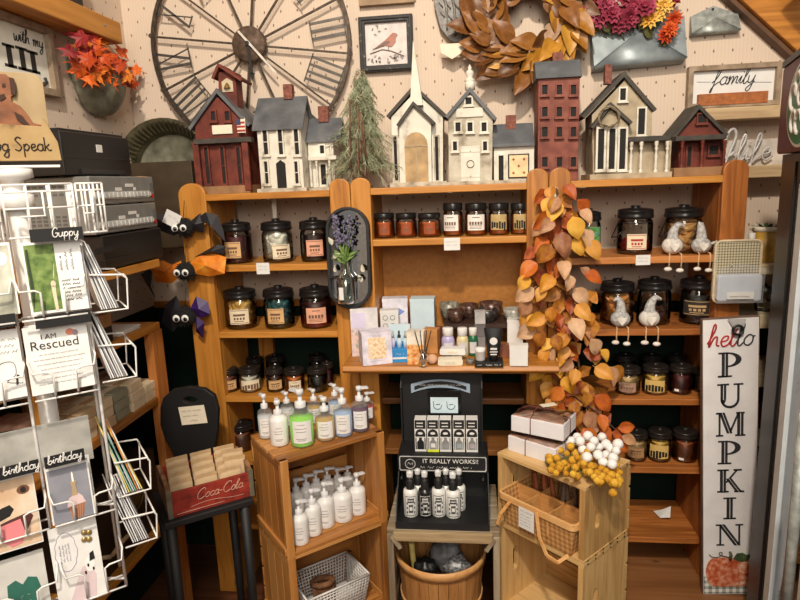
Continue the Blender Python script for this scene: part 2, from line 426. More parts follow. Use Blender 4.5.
WEA = ((96, 82, 66), (140, 124, 102), (172, 156, 132))
we_x = wood('weathered_x', *WEA, 'x'); we_y = wood('weathered_y', *WEA, 'y'); we_z = wood('weathered_z', *WEA, 'z')
dark_floor = wood('floor_wood', (52, 30, 18), (84, 50, 30), (104, 64, 40), 'x', 8)
board_br = wood('platform_wood', (86, 52, 28), (124, 78, 44), (146, 98, 60), 'x', 6)
hardboard = mat('hardboard', (166, 108, 42), .6, noise=.08, nscale=60)
black = mat('black_plastic', (20, 19, 20), .35, noise=.1)
blackm = mat('black_matt', (22, 22, 24), .6, noise=.1)
white = mat('white_paper', (226, 224, 221), .6, noise=.02)
cream = mat('cream_paper', (232, 222, 200), .7, noise=.03)
kraft = mat('kraft_paper', (206, 178, 140), .8, noise=.06)
ink = mat('dark_ink', (44, 40, 40), .7, noise=0)
greyink = mat('grey_ink', (122, 118, 122), .7, noise=0)
galv = mottled('galvanised', [(.3, (118, 122, 118)), (.5, (150, 154, 150)), (.7, (176, 180, 176))], 40, .45, .3)
galvd = mottled('old_galvanised', [(.3, (92, 90, 74)), (.5, (122, 120, 102)), (.7, (146, 144, 126))], 22, .55, .25)
darkmetal = mottled('dark_iron', [(.3, (50, 42, 36)), (.55, (78, 66, 56)), (.75, (104, 90, 76))], 60, .55, .5)
wirem = mat('wire_metal', (60, 58, 56), .4, .7, noise=.05)
whitewire = mat('white_enamel', (222, 220, 217), .3, noise=.02)
clear = glass('clear_glass')
wall_m = wallpaper('sprig_wallpaper', 0); wall_l = wallpaper('sprig_wallpaper_side', 1)
# ================================================================ setting
WY, WX = 2.30, -1.30
g = G(); g.box(WX, 1.9, WY, WY+.08, 0, 3.0); struct(g, 'wall_back', wall_m)
g = G(); g.box(WX-.08, WX, -.4, WY, 0, 3.0); struct(g, 'wall_left', wall_l)
g = G(); g.box(WX, 3.2, -3.2, WY, -.06, 0); struct(g, 'floor', dark_floor)
g = G(); g.box(.50, 1.85, 1.86, WY, 0, .15); struct(g, 'trim_1', board_br)
g = G(); g.box(WX, 1.9, WY-.018, WY, 1.085, 1.112); struct(g, 'trim_7', pine_x, bev=.003)
g = G(); g.box(WX-.08, 3.2, -3.28, -3.2, 0, 3.0); struct(g, 'wall_front', mat('far_wall', (214, 204, 190), .8))
# sloping rafter against the back wall, top right
a, b = Vector((*PX(731, -40, 2.26),)), None
def rafter(name, p0, p1, w, y0, y1, mt):
    d = Vector((p1[0]-p0[0], p1[1]-p0[1])).normalized(); n = Vector((-d.y, d.x))
    if n.y < 0: n = -n
    gg = G(); q = [p0, p1, (p1[0]+n.x*w, p1[1]+n.y*w), (p0[0]+n.x*w, p0[1]+n.y*w)]
    gg.prism(q, y0, y1); return struct(gg, name, mt, bev=.004)
p0, p1 = PX(699, -40, 2.235), PX(859, 107, 2.235)
rafter('trim_2', p0, p1, .125, 2.235, 2.297, pine_x)
rafter('trim_3', (p0[0]-.012, p0[1]-.012), (p1[0]-.012, p1[1]-.012), .016, 2.255, 2.299, mat('dark_trim', (96, 66, 44), .6))
# a purlin crossing behind the rafter top
p2 = PX(775, 32, 2.2); g = G(); g.bar((p2[0]-.01, 2.05, p2[1]+.12), (p2[0]+.30, 2.05, p2[1]+.40), .09, .05); struct(g, 'trim_4', pine_x)
# narrow ledge boards on the wall behind the family sign
g = G()
for (ya, yb) in ((108, 120), (166, 178)):
    xl, xr, zb, zt = RC(700, ya, 785, yb, 2.25); g = G(); g.box(xl, 1.55, 2.2, WY, zb, zt)
    struct(g, 'trim_%d' % (5 if ya < 150 else 6), wood('ledge_wood', (172, 142, 106), (206, 178, 138), (220, 196, 160), 'x'), bev=.003)
# ================================================================ bookcases (three bays)
ZS = dict(top=1.537, a=1.29, b=1.05, c=.808, d=.56, e=.295)
YF, YB = 2.0, 2.26
def post(parent, x0, x1, z0, zt, mt, y0=YF, y1=YF+.022, name='post'):
    g = G(); r = (x1-x0)/2; cx = (x0+x1)/2
    poly = [(x1, z0), (x1, zt-r*.8)] + [(cx+r*math.cos(t*PI/12), zt-r*.8+r*.8*math.sin(t*PI/12)) for t in range(1, 12)] + [(x0, zt-r*.8), (x0, z0)]
    g.prism(poly, y0, y1); return g.build(name, mt, parent, bev=.003)
def shelf(parent, x0, x1, z, mt, y0=YF, y1=YB, t=.022):
    g = G(); g.box(x0, x1, y0, y1, z-t, z); return g.build('shelf', mt, parent, bev=.002)
def side(parent, x0, x1, z0, z1, mt, name='side_panel'):
    g = G(); g.box(x0, x1, YF+.022, YB, z0, z1); return g.build(name, mt, parent)
bk = thing('bookcase', 'honey pine open bookcase on the left, lidded jars on its shelves under the red schoolhouse', 'bookcase', (-.70, 2.13, 0))
post(bk, -1.003, -.905, 0, 1.577, pine_z); post(bk, -.470, -.400, 0, 1.573, pine_z)
side(bk, -.925, -.905, 0, 1.515, pine_z, 'side_panel'); side(bk, -.470, -.452, 0, 1.515, pine_z)
for k in ('top', 'a', 'b', 'c', 'd', 'e'): shelf(bk, -.905, -.47, ZS[k], pine_x)
g = G(); g.box(-.86, -.80, 2.262, 2.285, .5, 1.02); g.build('back_batten', pine_z, bk)
hu = thing('hutch', 'honey pine hutch with hardboard back and a wide worktop, between mirror and leaf garland', 'hutch', (-.07, 2.13, 0))
post(hu, -.398, -.331, 0, 1.573, pine_z); post(hu, .180, .248, 0, 1.58, pine_z)
side(hu, -.349, -.331, .972, 1.515, pine_z); side(hu, .180, .198, .972, 1.515, pine_z)
shelf(hu, -.331, .180, ZS['top'], pine_x); shelf(hu, -.331, .180, 1.366, pine_x)
g = G(); g.box(-.331, .180, 2.215, 2.23, .972, 1.344); g.build('back_panel', hardboard, hu)
g = G(); g.prism([(1.846, .947), (1.836, .957), (1.846, .972), (2.24, .972), (2.24, .947)], -.425, .268, 'x'); g.build('worktop', pine_x, hu, bev=.003)
g = G(); g.box(-.385, .236, 1.93, 1.95, .918, .947); g.build('apron', pine_x, hu)
g = G(); g.box(-.349, -.331, YF+.022, 2.24, 0, .947); g.build('side_panel', pine_z, hu)
g = G(); g.box(.180, .198, YF+.022, 2.24, 0, .947); g.build('side_panel', pine_z, hu)
dsh = wood('pine_painted_shade', (92, 56, 26), (128, 80, 38), (150, 98, 52), 'x')  # pine in darker colours, painting in the shade under the worktop
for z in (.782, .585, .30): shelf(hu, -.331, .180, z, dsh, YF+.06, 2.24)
rb = thing('bookcase', 'reddish pine open bookcase on the right, with gnomes on its shelf edges', 'bookcase', (.55, 2.13, .15))
post(rb, .250, .318, .0, 1.58, pine_z); post(rb, .778, .853, .15, 1.583, red_z)
side(rb, .300, .318, .15, 1.515, red_z); side(rb, .778, .797, .15, 1.515, red_z)
for k in ('top', 'a', 'b', 'c', 'd', 'e'): shelf(rb, .318, .778, ZS[k]-.002*(k != 'top'), pine_x if k == 'top' else red_x)
# pale shelves in the corner past the right bookcase
cs = thing('corner_shelf', 'pale narrow shelving partly hidden between the pumpkin sign and the cold cabinet', 'shelf', (1.03, 2.15, .15))
pale = wood('pale_shelf', (176, 156, 122), (204, 184, 148), (216, 200, 168), 'x')
for py in (268, 322, 381, 440, 496):
    z = oy(760, py, 2.05).z; g = G(); g.box(.80, 1.25, 2.05, 2.27, z-.022, z+.024 if py != 268 else z+.01); g.build('shelf', pale, cs, bev=.002)
g = G(); g.box(1.23, 1.25, 2.06, 2.28, .15, 1.45); g.build('side_panel', pale, cs)
# shelving along the left wall
lw = thing('wall_shelving', 'honey pine shelving along the left wall behind the card spinner', 'shelf', (-1.18, 1.5, 0))
for z, x1 in ((1.35, -.955), (1.118, -1.06), (.872, -1.06), (.43, -1.06)):
    g = G(); g.box(WX+.005, x1, .75, 1.885 if z < 1.3 else 1.74, z-.024, z); g.build('shelf', pine_y, lw, bev=.002)
g = G(); g.box(-1.085, -1.055, 1.82, 1.885, 0, 1.094); g.build('post', red_z, lw)
g = G(); g.box(-1.085, -1.055, 1.28, 1.34, 0, 1.094); g.build('post', pine_z, lw)
for ya, yb in ((.8, 1.22), (1.5, 1.66)):
    g = G(); g.box(WX+.004, WX+.02, ya, yb, 0, 1.314); g.build('back_batten', pine_z, lw)
# high plank on the left wall
hp = thing('wall_plank', 'thick honey pine plank shelf high on the left wall above the leaf bucket', 'shelf', (-1.25, 1.4, 2.06))
g = G(); g.box(WX, -1.195, .6, 2.10, 2.062, 2.132); g.build('plank', pine_y, hp, bev=.004)
g = G(); g.cyl((-1.196, 2.0, 2.10), (-1.192, 2.0, 2.10), .004); g.build('screw', galv, hp)
g = G(); g.box(-1.285, -1.215, 1.72, 1.93, 2.132, 2.3); solo(g, 'speaker_box', black, 'black box standing on the high plank shelf at the top edge', 'box', bev=.004)
# ================================================================ light
def area(name, loc, tgt, size, power, c):
    d = bpy.data.lights.new(name, 'AREA'); d.size = size; d.energy = power; d.color = c; d.shape = 'DISK'
    o = bpy.data.objects.new(name, d); C.objects.link(o); o.location = loc
    o.rotation_euler = (Vector(tgt)-Vector(loc)).to_track_quat('-Z', 'Y').to_euler(); return o
area('ceiling_lamp', (-.15, -.55, 3.5), (-.1, 1.9, 1.3), .15, 88, (1, .88, .72))
area('ceiling_panel', (.25, -.45, 2.9), (0, 1.9, .9), .7, 20, (1, .92, .80))
area('front_fill_light', (.2, -1.7, 2.4), (0, 2, 1.0), 1.2, 40, (1, .94, .84))  # added fill from the front, brightens the jar contents; no actual fitting
area('far_wall_fill_light', (.6, -1.7, 2.9), (.4, -3.2, 1.2), .6, 45, (1, .95, .88))  # added light on the unseen far wall, so the mirror reflects it brighter
w = bpy.data.worlds.new('world'); sc.world = w; w.use_nodes = True
w.node_tree.nodes['Background'].inputs[0].default_value = (1, .90, .78, 1); w.node_tree.nodes['Background'].inputs[1].default_value = .22
sc.view_settings.exposure = 0
# ================================================================ little wooden houses on the top shelf
ZT = ZS['top']
slate = mottled('slate_paint', [(.3, (74, 76, 80)), (.6, (98, 100, 104)), (.8, (120, 120, 120))], 18, .6)
roofdk = mottled('charcoal_paint', [(.3, (52, 47, 42)), (.6, (70, 64, 57)), (.8, (90, 82, 72))], 30, .7)
barnred = mottled('barn_red', [(.28, (72, 28, 20)), (.5, (106, 42, 28)), (.75, (124, 58, 40))], 26, .65)
brickp = mottled('brick_paint', [(.3, (100, 52, 42)), (.5, (128, 68, 54)), (.75, (146, 88, 72))], 26, .7)
hwhite = mottled('worn_white', [(.28, (150, 138, 120)), (.42, (214, 208, 194)), (.7, (228, 224, 212))], 20, .7)
hgrey = mottled('worn_grey_white', [(.3, (134, 124, 106)), (.5, (186, 178, 160)), (.72, (206, 200, 184))], 24, .7)
beige = mottled('putty_paint', [(.3, (146, 130, 106)), (.5, (174, 158, 132)), (.75, (188, 174, 150))], 20, .7)
hole = mat('dark_opening', (26, 22, 20), .8, noise=0)
brick = mat('chimney_brick', (124, 74, 60), .8, noise=.25, nscale=90)
basew = mat('base_wood', (150, 112, 76), .7)
def hwall(par, pts, Y0, Y1, mt, name='wall'):
    g = G(); g.prism([(a, max(b, ZT+.003)) for a, b in (PX(x, y, Y0) for x, y in pts)], Y0, Y1); return g.build(name, mt, par, bev=.0015)
def hbox(par, r, Y0, Y1, mt, name, zb=None, bev=.001):
    xl, xr, b, t = RC(*r, Y0); b = max(b, ZT); t = max(t, b+.004); g = G(); g.box(xl, xr, Y0, Y1, b if zb is None else zb, t); return g.build(name, mt, par, bev=bev)
def groof(par, eL, ap, eR, Y0, Y1, mt, t=.011, name='roof'):
    L, A, R2 = (Vector(PX(*p, Y0)) for p in (eL, ap, eR)); g = G()
    for P in (L, R2):
        d = (P-A).normalized(); n = Vector((d.y, -d.x))
        if n.y > 0: n = -n
        g.prism([tuple(A), tuple(P), tuple(P+n*t), (A.x, A.y-t/abs(d.x))], Y0, Y1)
    return g.build(name, mt, par)
def win(par, r, Y, fm, d=.008, fw=.005, bars=0, name='window', arch=False):
    xl, xr, zb, zt = RC(*r, Y); g = G()
    g.ring([(xl, zb), (xr, zb), (xr, zt), (xl, zt)], [(xl+fw, zb+fw), (xr-fw, zb+fw), (xr-fw, zt-fw), (xl+fw, zt-fw)], Y-d, Y+.002)
    g.box(xl-.003, xr+.003, Y-d-.003, Y, zb-.004, zb+.001)
    for i in range(bars):
        z = zb+(zt-zb)*(i+1)/(bars+1); g.box(xl, xr, Y-d*.7, Y, z-.0012, z+.0012)
    o = g.build(name, fm, par)
    g = G(); g.box(xl+fw*.6, xr-fw*.6, Y-.003, Y+.001, zb+fw*.6, zt-fw*.6); g.build('pane', hole, o); return o
def spindle(par, px, ya, yb, Y, mt, r=.0048):
    x = oy(px, (ya+yb)/2, Y).x; za, zb = oy(px, ya, Y).z, oy(px, yb, Y).z; h = za-zb
    prof = [(r*1.3, 0), (r*1.3, .12), (r*.6, .16), (r*1.2, .22), (r*.8, .4), (r*1.1, .55), (r*.6, .72), (r*1.3, .78), (r*.7, .84), (r*1.3, .88), (r*1.3, 1)]
    g = G(); g.lathe([(a, zb+b*h) for a, b in prof], (x, Y, 0), 8); g.build('porch_post', mt, par)
# ---- schoolhouse
Y = 2.06
h = thing('wooden_schoolhouse', 'red wooden schoolhouse model with bell tower and a little flag', 'model house', (-.80, 2.12, ZT))
hwall(h, [(196, 190), (195, 125), (217, 97), (247, 124), (249, 189)], Y, 2.2, barnred)
hbox(h, (192, 186, 250, 194), Y-.02, 2.2, basew, 'base', zb=ZT)
groof(h, (188, 128), (216, 88), (250, 124), Y-.014, 2.21, slate)
hbox(h, (193, 138, 251, 143), Y-.03, Y, roofdk, 'porch_roof')
for px in (197, 246): hbox(h, (px-3, 142, px+3, 188), Y-.026, Y-.014, barnred, 'porch_post', zb=ZT+.01)
for px in (208, 224, 240): win(h, (px-3, 146, px+3, 185), Y, barnred, bars=1)
for px in (214, 228): win(h, (px-3.5, 110, px+3.5, 122), Y, barnred)
hbox(h, (212, 125, 232, 134), Y-.006, Y, cream, 'sign_board')
x, z = PX(241, 126, Y-.035)
g = G(); g.box(x-.014, x+.014, Y-.036, Y-.034, z-.022, z+.022, 0)
for k in range(3): g.box(x-.014, x+.014, Y-.0375, Y-.036, z-.018+k*.013, z-.012+k*.013, 1)
g.box(x-.014, x, Y-.038, Y-.0365, z+.004, z+.022, 2); g.tube([(x+.014, Y-.035, z-.026), (x+.015, Y-.035, z+.026)], .001)
g.build('flag', [cream, mat('flag_red', (170, 40, 36)), mat('flag_blue', (50, 60, 100))], h)
bt = hwall(h, [(219, 112), (218, 72), (235, 72), (238, 112)], 2.09, 2.15, barnred, 'bell_tower')
xl, xr, zb, zt = RC(222, 78, 233, 92, 2.088); g = G()
g.prism([(xl, zb), (xr, zb), (xr, zt-.012), ((xl+xr)/2, zt), (xl, zt-.012)], 2.086, 2.0905); g.build('arch_opening', mat('arch_cream', (196, 180, 152), .8), bt)
g = G(); g.lathe([(.012, 0), (.010, .004), (.006, .012), (.002, .018)], ((xl+xr)/2, 2.083, zb+.012), 10); g.build('bell', mat('brass', (170, 140, 80), .4, .8), bt)
groof(bt, (211, 78), (217.5, 63), (242, 79), 2.07, 2.17, barnred, .009)
# ---- tall white farmhouse: side to the front, ridge across
def ridge_roof(par, f0, f1, b0, b1, Y0, Y1, mt, t=.008):
    a, b = Vector((*PX(*f0, Y0),)), Vector((*PX(*f1, Y0),)); c, d = Vector((*PX(*b0, Y1),)), Vector((*PX(*b1, Y1),))
    z0, z1 = (a.y+b.y)/2, (c.y+d.y)/2; yb = 2*Y1-Y0
    xl, xr = min(a.x, c.x), max(b.x, d.x)
    g = G()
    g.prism([(Y0, z0), (Y1, z1), (yb, z0), (yb, z0-t), (Y1, z1-t*1.3), (Y0, z0-t)], xl, xr, 'x'); return g.build('roof', mt, par)
h = thing('wooden_farmhouse', 'tall white wooden farmhouse model with slate roof and one brick chimney', 'model house', (-.575, 2.13, ZT))
Y = 2.06
xl, xr, zb, zt = RC(259, 124, 302, 189, Y)
g = G(); z1 = zt+.085; g.prism([(Y, ZT+.012), (Y, zt), (Y+.07, z1), (Y+.14, zt), (Y+.14, ZT+.012)], xl, xr, 'x'); g.build('wall', hwhite, h)
g = G(); g.box(xl-.012, xr+.012, Y-.012, Y+.145, ZT, ZT+.012); g.build('base', hgrey, h)
g = G(); g.prism([(Y-.016, zt-.012), (Y+.07, z1+.012), (Y+.156, zt-.012), (Y+.156, zt-.02), (Y+.07, z1), (Y-.016, zt-.02)], xl-.012, xr+.014, 'x'); g.build('roof', slate, h)
hbox(h, (283, 84, 292, 99), 2.115, 2.145, brick, 'chimney')
for px in (266, 281, 297): win(h, (px-3.5, 128, px+3.5, 156), Y, hwhite, bars=1)
for px in (267, 297): win(h, (px-3, 160, px+3, 185), Y, hwhite, bars=1)
xa, xb, za, zb2 = RC(277, 160, 286, 187, Y); g = G()
g.prism([(xa, ZT+.012), (xb, ZT+.012), (xb, zb2-.012), ((xa+xb)/2, zb2), (xa, zb2-.012)], Y-.004, Y+.001); g.build('door', hole, h)
# ---- annex cottage behind the pine spray
h = thing('wooden_cottage', 'small white wooden cottage model with pillared porch, half behind the pine spray', 'model house', (-.435, 2.15, ZT))
Y = 2.13
xl, xr, zb, zt = RC(309, 137, 334, 189, Y)
g = G(); z1 = zt+.06; g.prism([(Y, ZT+.01), (Y, zt), (Y+.05, z1), (Y+.1, zt), (Y+.1, ZT+.01)], xl, xr, 'x'); g.build('wall', hwhite, h)
g = G(); g.prism([(Y-.014, zt-.01), (Y+.05, z1+.008), (Y+.114, zt-.01), (Y+.114, zt-.018), (Y+.05, z1), (Y-.014, zt-.018)], xl-.01, xr+.03, 'x'); g.build('roof', slate, h)
hbox(h, (318, 106, 328, 122), Y+.03, Y+.06, brick, 'chimney')
hbox(h, (308, 156, 336, 160), Y-.04, Y, hwhite, 'porch_roof')
for px in (311, 317, 330): spindle(h, px, 159, 187, Y-.032, hwhite, .004)
win(h, (319, 144, 326, 155), Y, hwhite); win(h, (320, 163, 328, 186), Y, hwhite, name='door')
g = G(); g.box(xl-.008, xr+.02, Y-.045, Y+.1, ZT, ZT+.01); g.build('base', hgrey, h)
# ---- church
h = thing('wooden_church', 'white wooden church model with a tall pointed steeple', 'model house', (-.17, 2.12, ZT))
Y = 2.09
hwall(h, [(393, 188), (391, 117), (415, 92), (443, 116), (443, 185)], Y, 2.2, hwhite)
hbox(h, (390, 182, 447, 190), Y-.045, 2.2, hgrey, 'base', zb=ZT)
groof(h, (386, 116), (414, 84), (447, 115), Y-.012, 2.21, roofdk)
v = hwall(h, [(400, 187), (399, 123), (413, 106), (431, 122), (432, 186)], Y-.035, Y, hwhite, 'vestibule')
groof(v, (396, 125), (413, 101), (435, 122), Y-.05, Y, roofdk, .010)
xl, xr, zb, zt = RC(405, 132, 428, 184, Y-.036); tan = mat('tan_door', (178, 148, 106), .7, noise=.15)
def archp(xl, xr, zb, zt, n=8):
    r = (xr-xl)/2; cx = (xl+xr)/2
    return [(xl, zb), (xr, zb)] + [(cx+r*math.cos(PI*i/n), zt-r*1.1+r*1.1*math.sin(PI*i/n)) for i in range(n+1)]
g = G(); g.prism(archp(xl, xr, zb, zt), Y-.041, Y-.034, mi=0)
g.box((xl+xr)/2-.001, (xl+xr)/2+.001, Y-.043, Y-.04, zb, zt-.02, 1); g.box(xl, xr, Y-.043, Y-.04, zb+(zt-zb)*.72, zb+(zt-zb)*.74, 1)
g.build('door', [tan, beige], v)
for px in (396, 437): win(h, (px-3, 135, px+3, 182), Y, hgrey)
A = Vector((*PX(413, 40, Y-.01),)); g = G(); x0, z0 = PX(417, 106, Y-.01); hw = .021
vs = [(x0-hw, Y-.03, z0), (x0+hw, Y-.03, z0), (x0+hw, Y+.012, z0), (x0-hw, Y+.012, z0), (A.x, Y-.01, A.y)]
g.add(vs, [(0, 1, 4), (1, 2, 4), (2, 3, 4), (3, 0, 4), (3, 2, 1, 0)]); g.build('steeple', hwhite, h)
# ---- grey barn house with cupola
h = thing('wooden_barn_house', 'weathered grey white wooden house model with double doors and a turned finial', 'model house', (.01, 2.12, ZT))
Y = 2.06
hwall(h, [(449, 186), (448, 117), (470, 93), (493, 118), (492, 184)], Y, 2.19, hgrey)
hbox(h, (446, 181, 495, 189), Y-.02, 2.19, hgrey, 'base', zb=ZT)
groof(h, (445, 116), (470, 87), (497, 118), Y-.016, 2.2, slate)
hbox(h, (456, 108, 483, 117), Y-.006, Y, hwhite, 'sign_board')
win(h, (464, 96, 473, 106), Y, hwhite)
for px in (458, 470, 484): win(h, (px-4, 121, px+4, 133), Y, hwhite)
for px in (455, 485): win(h, (px-3.5, 140, px+3.5, 152), Y, hwhite)
xl, xr, zb, zt = RC(461, 146, 480, 182, Y); g = G(); g.box(xl, xr, Y-.006, Y, zb, zt); g.box((xl+xr)/2-.001, (xl+xr)/2+.001, Y-.008, Y, zb, zt)
for k in (.15, .85): g.box(xl, xr, Y-.008, Y, zb+(zt-zb)*k-.003, zb+(zt-zb)*k+.003)
dd = g.build('door', hwhite, h); g = G(); g.tube([((xl+xr)/2+.012*math.cos(t*PI/8), Y-.008, (zb+zt)/2+.012*math.sin(t*PI/8)) for t in range(16)], .0012, 4, closed=True); g.build('ring_handle', darkmetal, dd)
x, z = PX(470, 90, Y+.02); zt = oy(470, 64, Y+.02).z; H = zt-z
g = G(); g.lathe([(0, 0), (.016, 0), (.016, H*.3), (.012, H*.32), (.02, H*.36), (.012, H*.42), (.008, H*.5), (.014, H*.6), (.012, H*.72), (.005, H*.78), (.007, H*.86), (0, H)], (x, Y+.02, z), 12); g.build('finial', hwhite, h)
# ---- low shop with quilt square
h = thing('wooden_shop_house', 'low white wooden house model showing a cream quilt square, beside the tall brick red one', 'model house', (.13, 2.12, ZT))
Y = 2.08
xl, xr, zb, zt = RC(494, 141, 534, 186, Y)
g = G(); z1 = zt+.05; g.prism([(Y, ZT+.01), (Y, zt), (Y+.05, z1), (Y+.1, zt), (Y+.1, ZT+.01)], xl, xr, 'x'); g.build('wall', hwhite, h)
g = G(); g.prism([(Y-.016, zt-.008), (Y+.05, z1+.01), (Y+.116, zt-.008), (Y+.116, zt-.018), (Y+.05, z1), (Y-.016, zt-.018)], xl-.004, xr, 'x'); g.build('roof', slate, h)
hbox(h, (506, 115, 516, 129), Y+.03, Y+.05, brick, 'chimney')
win(h, (497, 154, 505, 183), Y, hwhite, name='door')
xa, xb, za, zb2 = RC(508, 154, 529, 178, Y); g = G(); g.box(xa, xb, Y-.006, Y, za, zb2); q = g.build('quilt_square', [hole], h)
g = G(); g.box(xa+.004, xb-.004, Y-.009, Y-.005, za+.004, zb2-.004, 0)
for i in range(3):
    for j in range(3):
        if (i+j) % 2 == 0:
            cx, cz = xa+(xb-xa)*(.25+.25*i), za+(zb2-za)*(.22+.28*j); g.prism([(cx-.005, cz), (cx, cz-.005), (cx+.005, cz), (cx, cz+.005)], Y-.0105, Y-.008, mi=1)
g.build('quilt_pattern', [mat('quilt_peach', (226, 196, 150)), mat('quilt_brown', (150, 80, 44))], q)
g = G(); g.box(xl-.006, xr, Y-.02, Y+.11, ZT, ZT+.01); g.build('base', hgrey, h)
# ---- tall narrow brick house
h = thing('wooden_tower_house', 'tall narrow brick red wooden house model with four rows of windows', 'model house', (.27, 2.12, ZT))
Y = 2.07
xl, xr, zb, zt = RC(538, 76, 579, 183, Y)
g = G(); g.box(xl, xr, Y, Y+.13, ZT, zt); g.build('wall', brickp, h, bev=.002)
g = G(); z1 = oy(558, 62, Y+.03).z; g.prism([(Y-.012, zt-.006), (Y+.04, z1+.006), (Y+.09, z1+.006), (Y+.142, zt-.006)], xl-.008, xr+.006, 'x'); g.build('roof', slate, h)
hbox(h, (553, 52, 563, 66), Y+.04, Y+.065, brick, 'chimney')
for py in (84, 106, 126, 156):
    for px in (544.5, 559, 573): win(h, (px-4, py, px+4, py+12), Y, brickp, d=.009, fw=.004, bars=0)
# ---- putty house with wreath and porch
h = thing('wooden_wreath_house', 'putty wooden house model with a twig wreath over tall windows', 'model house', (.46, 2.12, ZT))
Y = 2.07
hwall(h, [(593, 180), (592, 115), (625, 80), (652, 108), (651, 178)], Y, 2.19, beige)
hbox(h, (590, 173, 672, 182), Y-.045, 2.19, beige, 'base', zb=ZT)
groof(h, (582, 116), (624.5, 71), (657, 109), Y-.016, 2.2, roofdk, .012)
hbox(h, (605, 64, 612, 84), Y+.05, Y+.075, brick, 'chimney')
v = hwall(h, [(596, 175), (596, 126), (611, 109), (628, 124), (628, 174)], Y-.03, Y, beige, 'bay')
groof(v, (591, 127), (611, 102), (633, 122), Y-.045, Y, roofdk, .010)
for px in (600.5, 611.5, 622): win(v, (px-5, 127, px+5, 171), Y-.03, hwhite, fw=.006, bars=0)
win(h, (636, 107, 646, 136), Y, hwhite, fw=.005); win(h, (618, 87, 627, 102), Y, hwhite, fw=.005)
x, z = PX(609, 117, Y-.05); g = G()
for k in range(26):
    t = 2*PI*k/26; g.tube([(x+.030*math.cos(t+q*.35)*(1+random.uniform(-.15, .15)), Y-.052+random.uniform(-.006, .006), z+.030*math.sin(t+q*.35)*(1+random.uniform(-.15, .15))) for q in range(5)], .0018, 4)
g.build('twig_wreath', mottled('twig', [(.3, (96, 84, 66)), (.7, (150, 136, 112))], 40), h)
hbox(h, (629, 136, 671, 141), Y-.045, Y+.01, roofdk, 'porch_roof')
for px in (631, 641, 656, 667): spindle(h, px, 141, 174, Y-.038, hwhite)
hbox(h, (651, 141, 671, 174), Y, Y+.1, beige, 'annex_wall', zb=ZT+.01)
# ---- small red cottage
h = thing('wooden_cottage', 'small red wooden cottage model with turned porch posts at the right end of the row', 'model house', (.70, 2.12, ZT))
Y = 2.08
hwall(h, [(679, 172), (678, 135), (700, 112), (725, 133), (724, 170)], Y, 2.19, barnred)
hbox(h, (674, 167, 728, 175), Y-.05, 2.19, basew, 'base', zb=ZT)
groof(h, (672, 137), (699.5, 104), (729, 134), Y-.016, 2.2, roofdk, .010)
win(h, (696, 113, 707, 124), Y, barnred, fw=.004)
hbox(h, (676, 135, 727, 140), Y-.05, Y, roofdk, 'porch_roof')
for px in (682, 702, 724): spindle(h, px, 140, 169, Y-.042, barnred)
win(h, (685, 145, 692, 168), Y, barnred, name='door'); win(h, (707, 144, 719, 156), Y, barnred)
# ---- pine spray
h = thing('pine_spray', 'drooping green artificial pine spray standing between the white cottage and the church', 'artificial plant', (-.31, 2.09, ZT))
pmat = mottled('pine_needle', [(.3, (112, 122, 94)), (.5, (160, 168, 136)), (.75, (196, 200, 170))], 30, .8)
pm2 = mottled('pine_needle_dry', [(.3, (104, 98, 70)), (.7, (168, 160, 128))], 30, .8); bark = mat('pine_bark', (120, 84, 66), .8, noise=.3)
x0, z0 = PX(363, 185, 2.09); zt = oy(367, 76, 2.09).z
g = G(); st = [(x0+.01*math.sin(i), 2.09+.012*math.cos(i*.8), ZT+(zt-ZT)*i/8) for i in range(9)]; g.tube(st, .006, 6, taper=.002); g.build('stem', bark, h)
def sprig(nb, zlo, zhi, xs, mt, name):
    g = G()
    for k in range(nb):
        f = random.random(); zz = zlo+(zhi-zlo)*f; sp = xs*(1-.78*f)*random.uniform(.6, 1.1)
        a = random.uniform(0, 2*PI); ex, ey = x0+sp*math.cos(a)*random.uniform(.5, 1)+.008*f, 2.085+min(.085, sp)*.75*math.sin(a)
        b0 = Vector((x0+.012*f, 2.09, zz+.02)); b2 = Vector((ex, ey, zz-.045*random.random())); b1 = (b0+b2)/2+Vector((0, 0, .022))
        for q in range(22):
            t = random.uniform(.15, 1); p = b0*(1-t)**2+b1*2*t*(1-t)+b2*t*t
            d = Vector((random.uniform(-1, 1), random.uniform(-1, 1), random.uniform(-1.3, .5))).normalized()*random.uniform(.014, .032)
            dp = d.orthogonal().normalized()*.0011; g.add([p-dp, p+dp, p+d+Vector((0, 0, -.006))], [(0, 1, 2)])
        g.tube([b0, b1, b2], .0012, 3)
    return g.build(name, mt, h, kind='stuff')
sprig(190, ZT+.05, zt-.02, .185, pmat, 'needles'); sprig(120, ZT+.05, zt, .17, pm2, 'needles')
g = G()
for k in range(7):
    a = random.uniform(-.03, .02); g.tube([(x0+a, 2.04, ZT+.17+.02*k), (x0+a*1.2, 2.035, ZT+.1+.015*k), (x0+a*1.4+.004, 2.035, ZT+.06+.012*k)], .0028, 4)
g.build('bare_twig', bark, h)
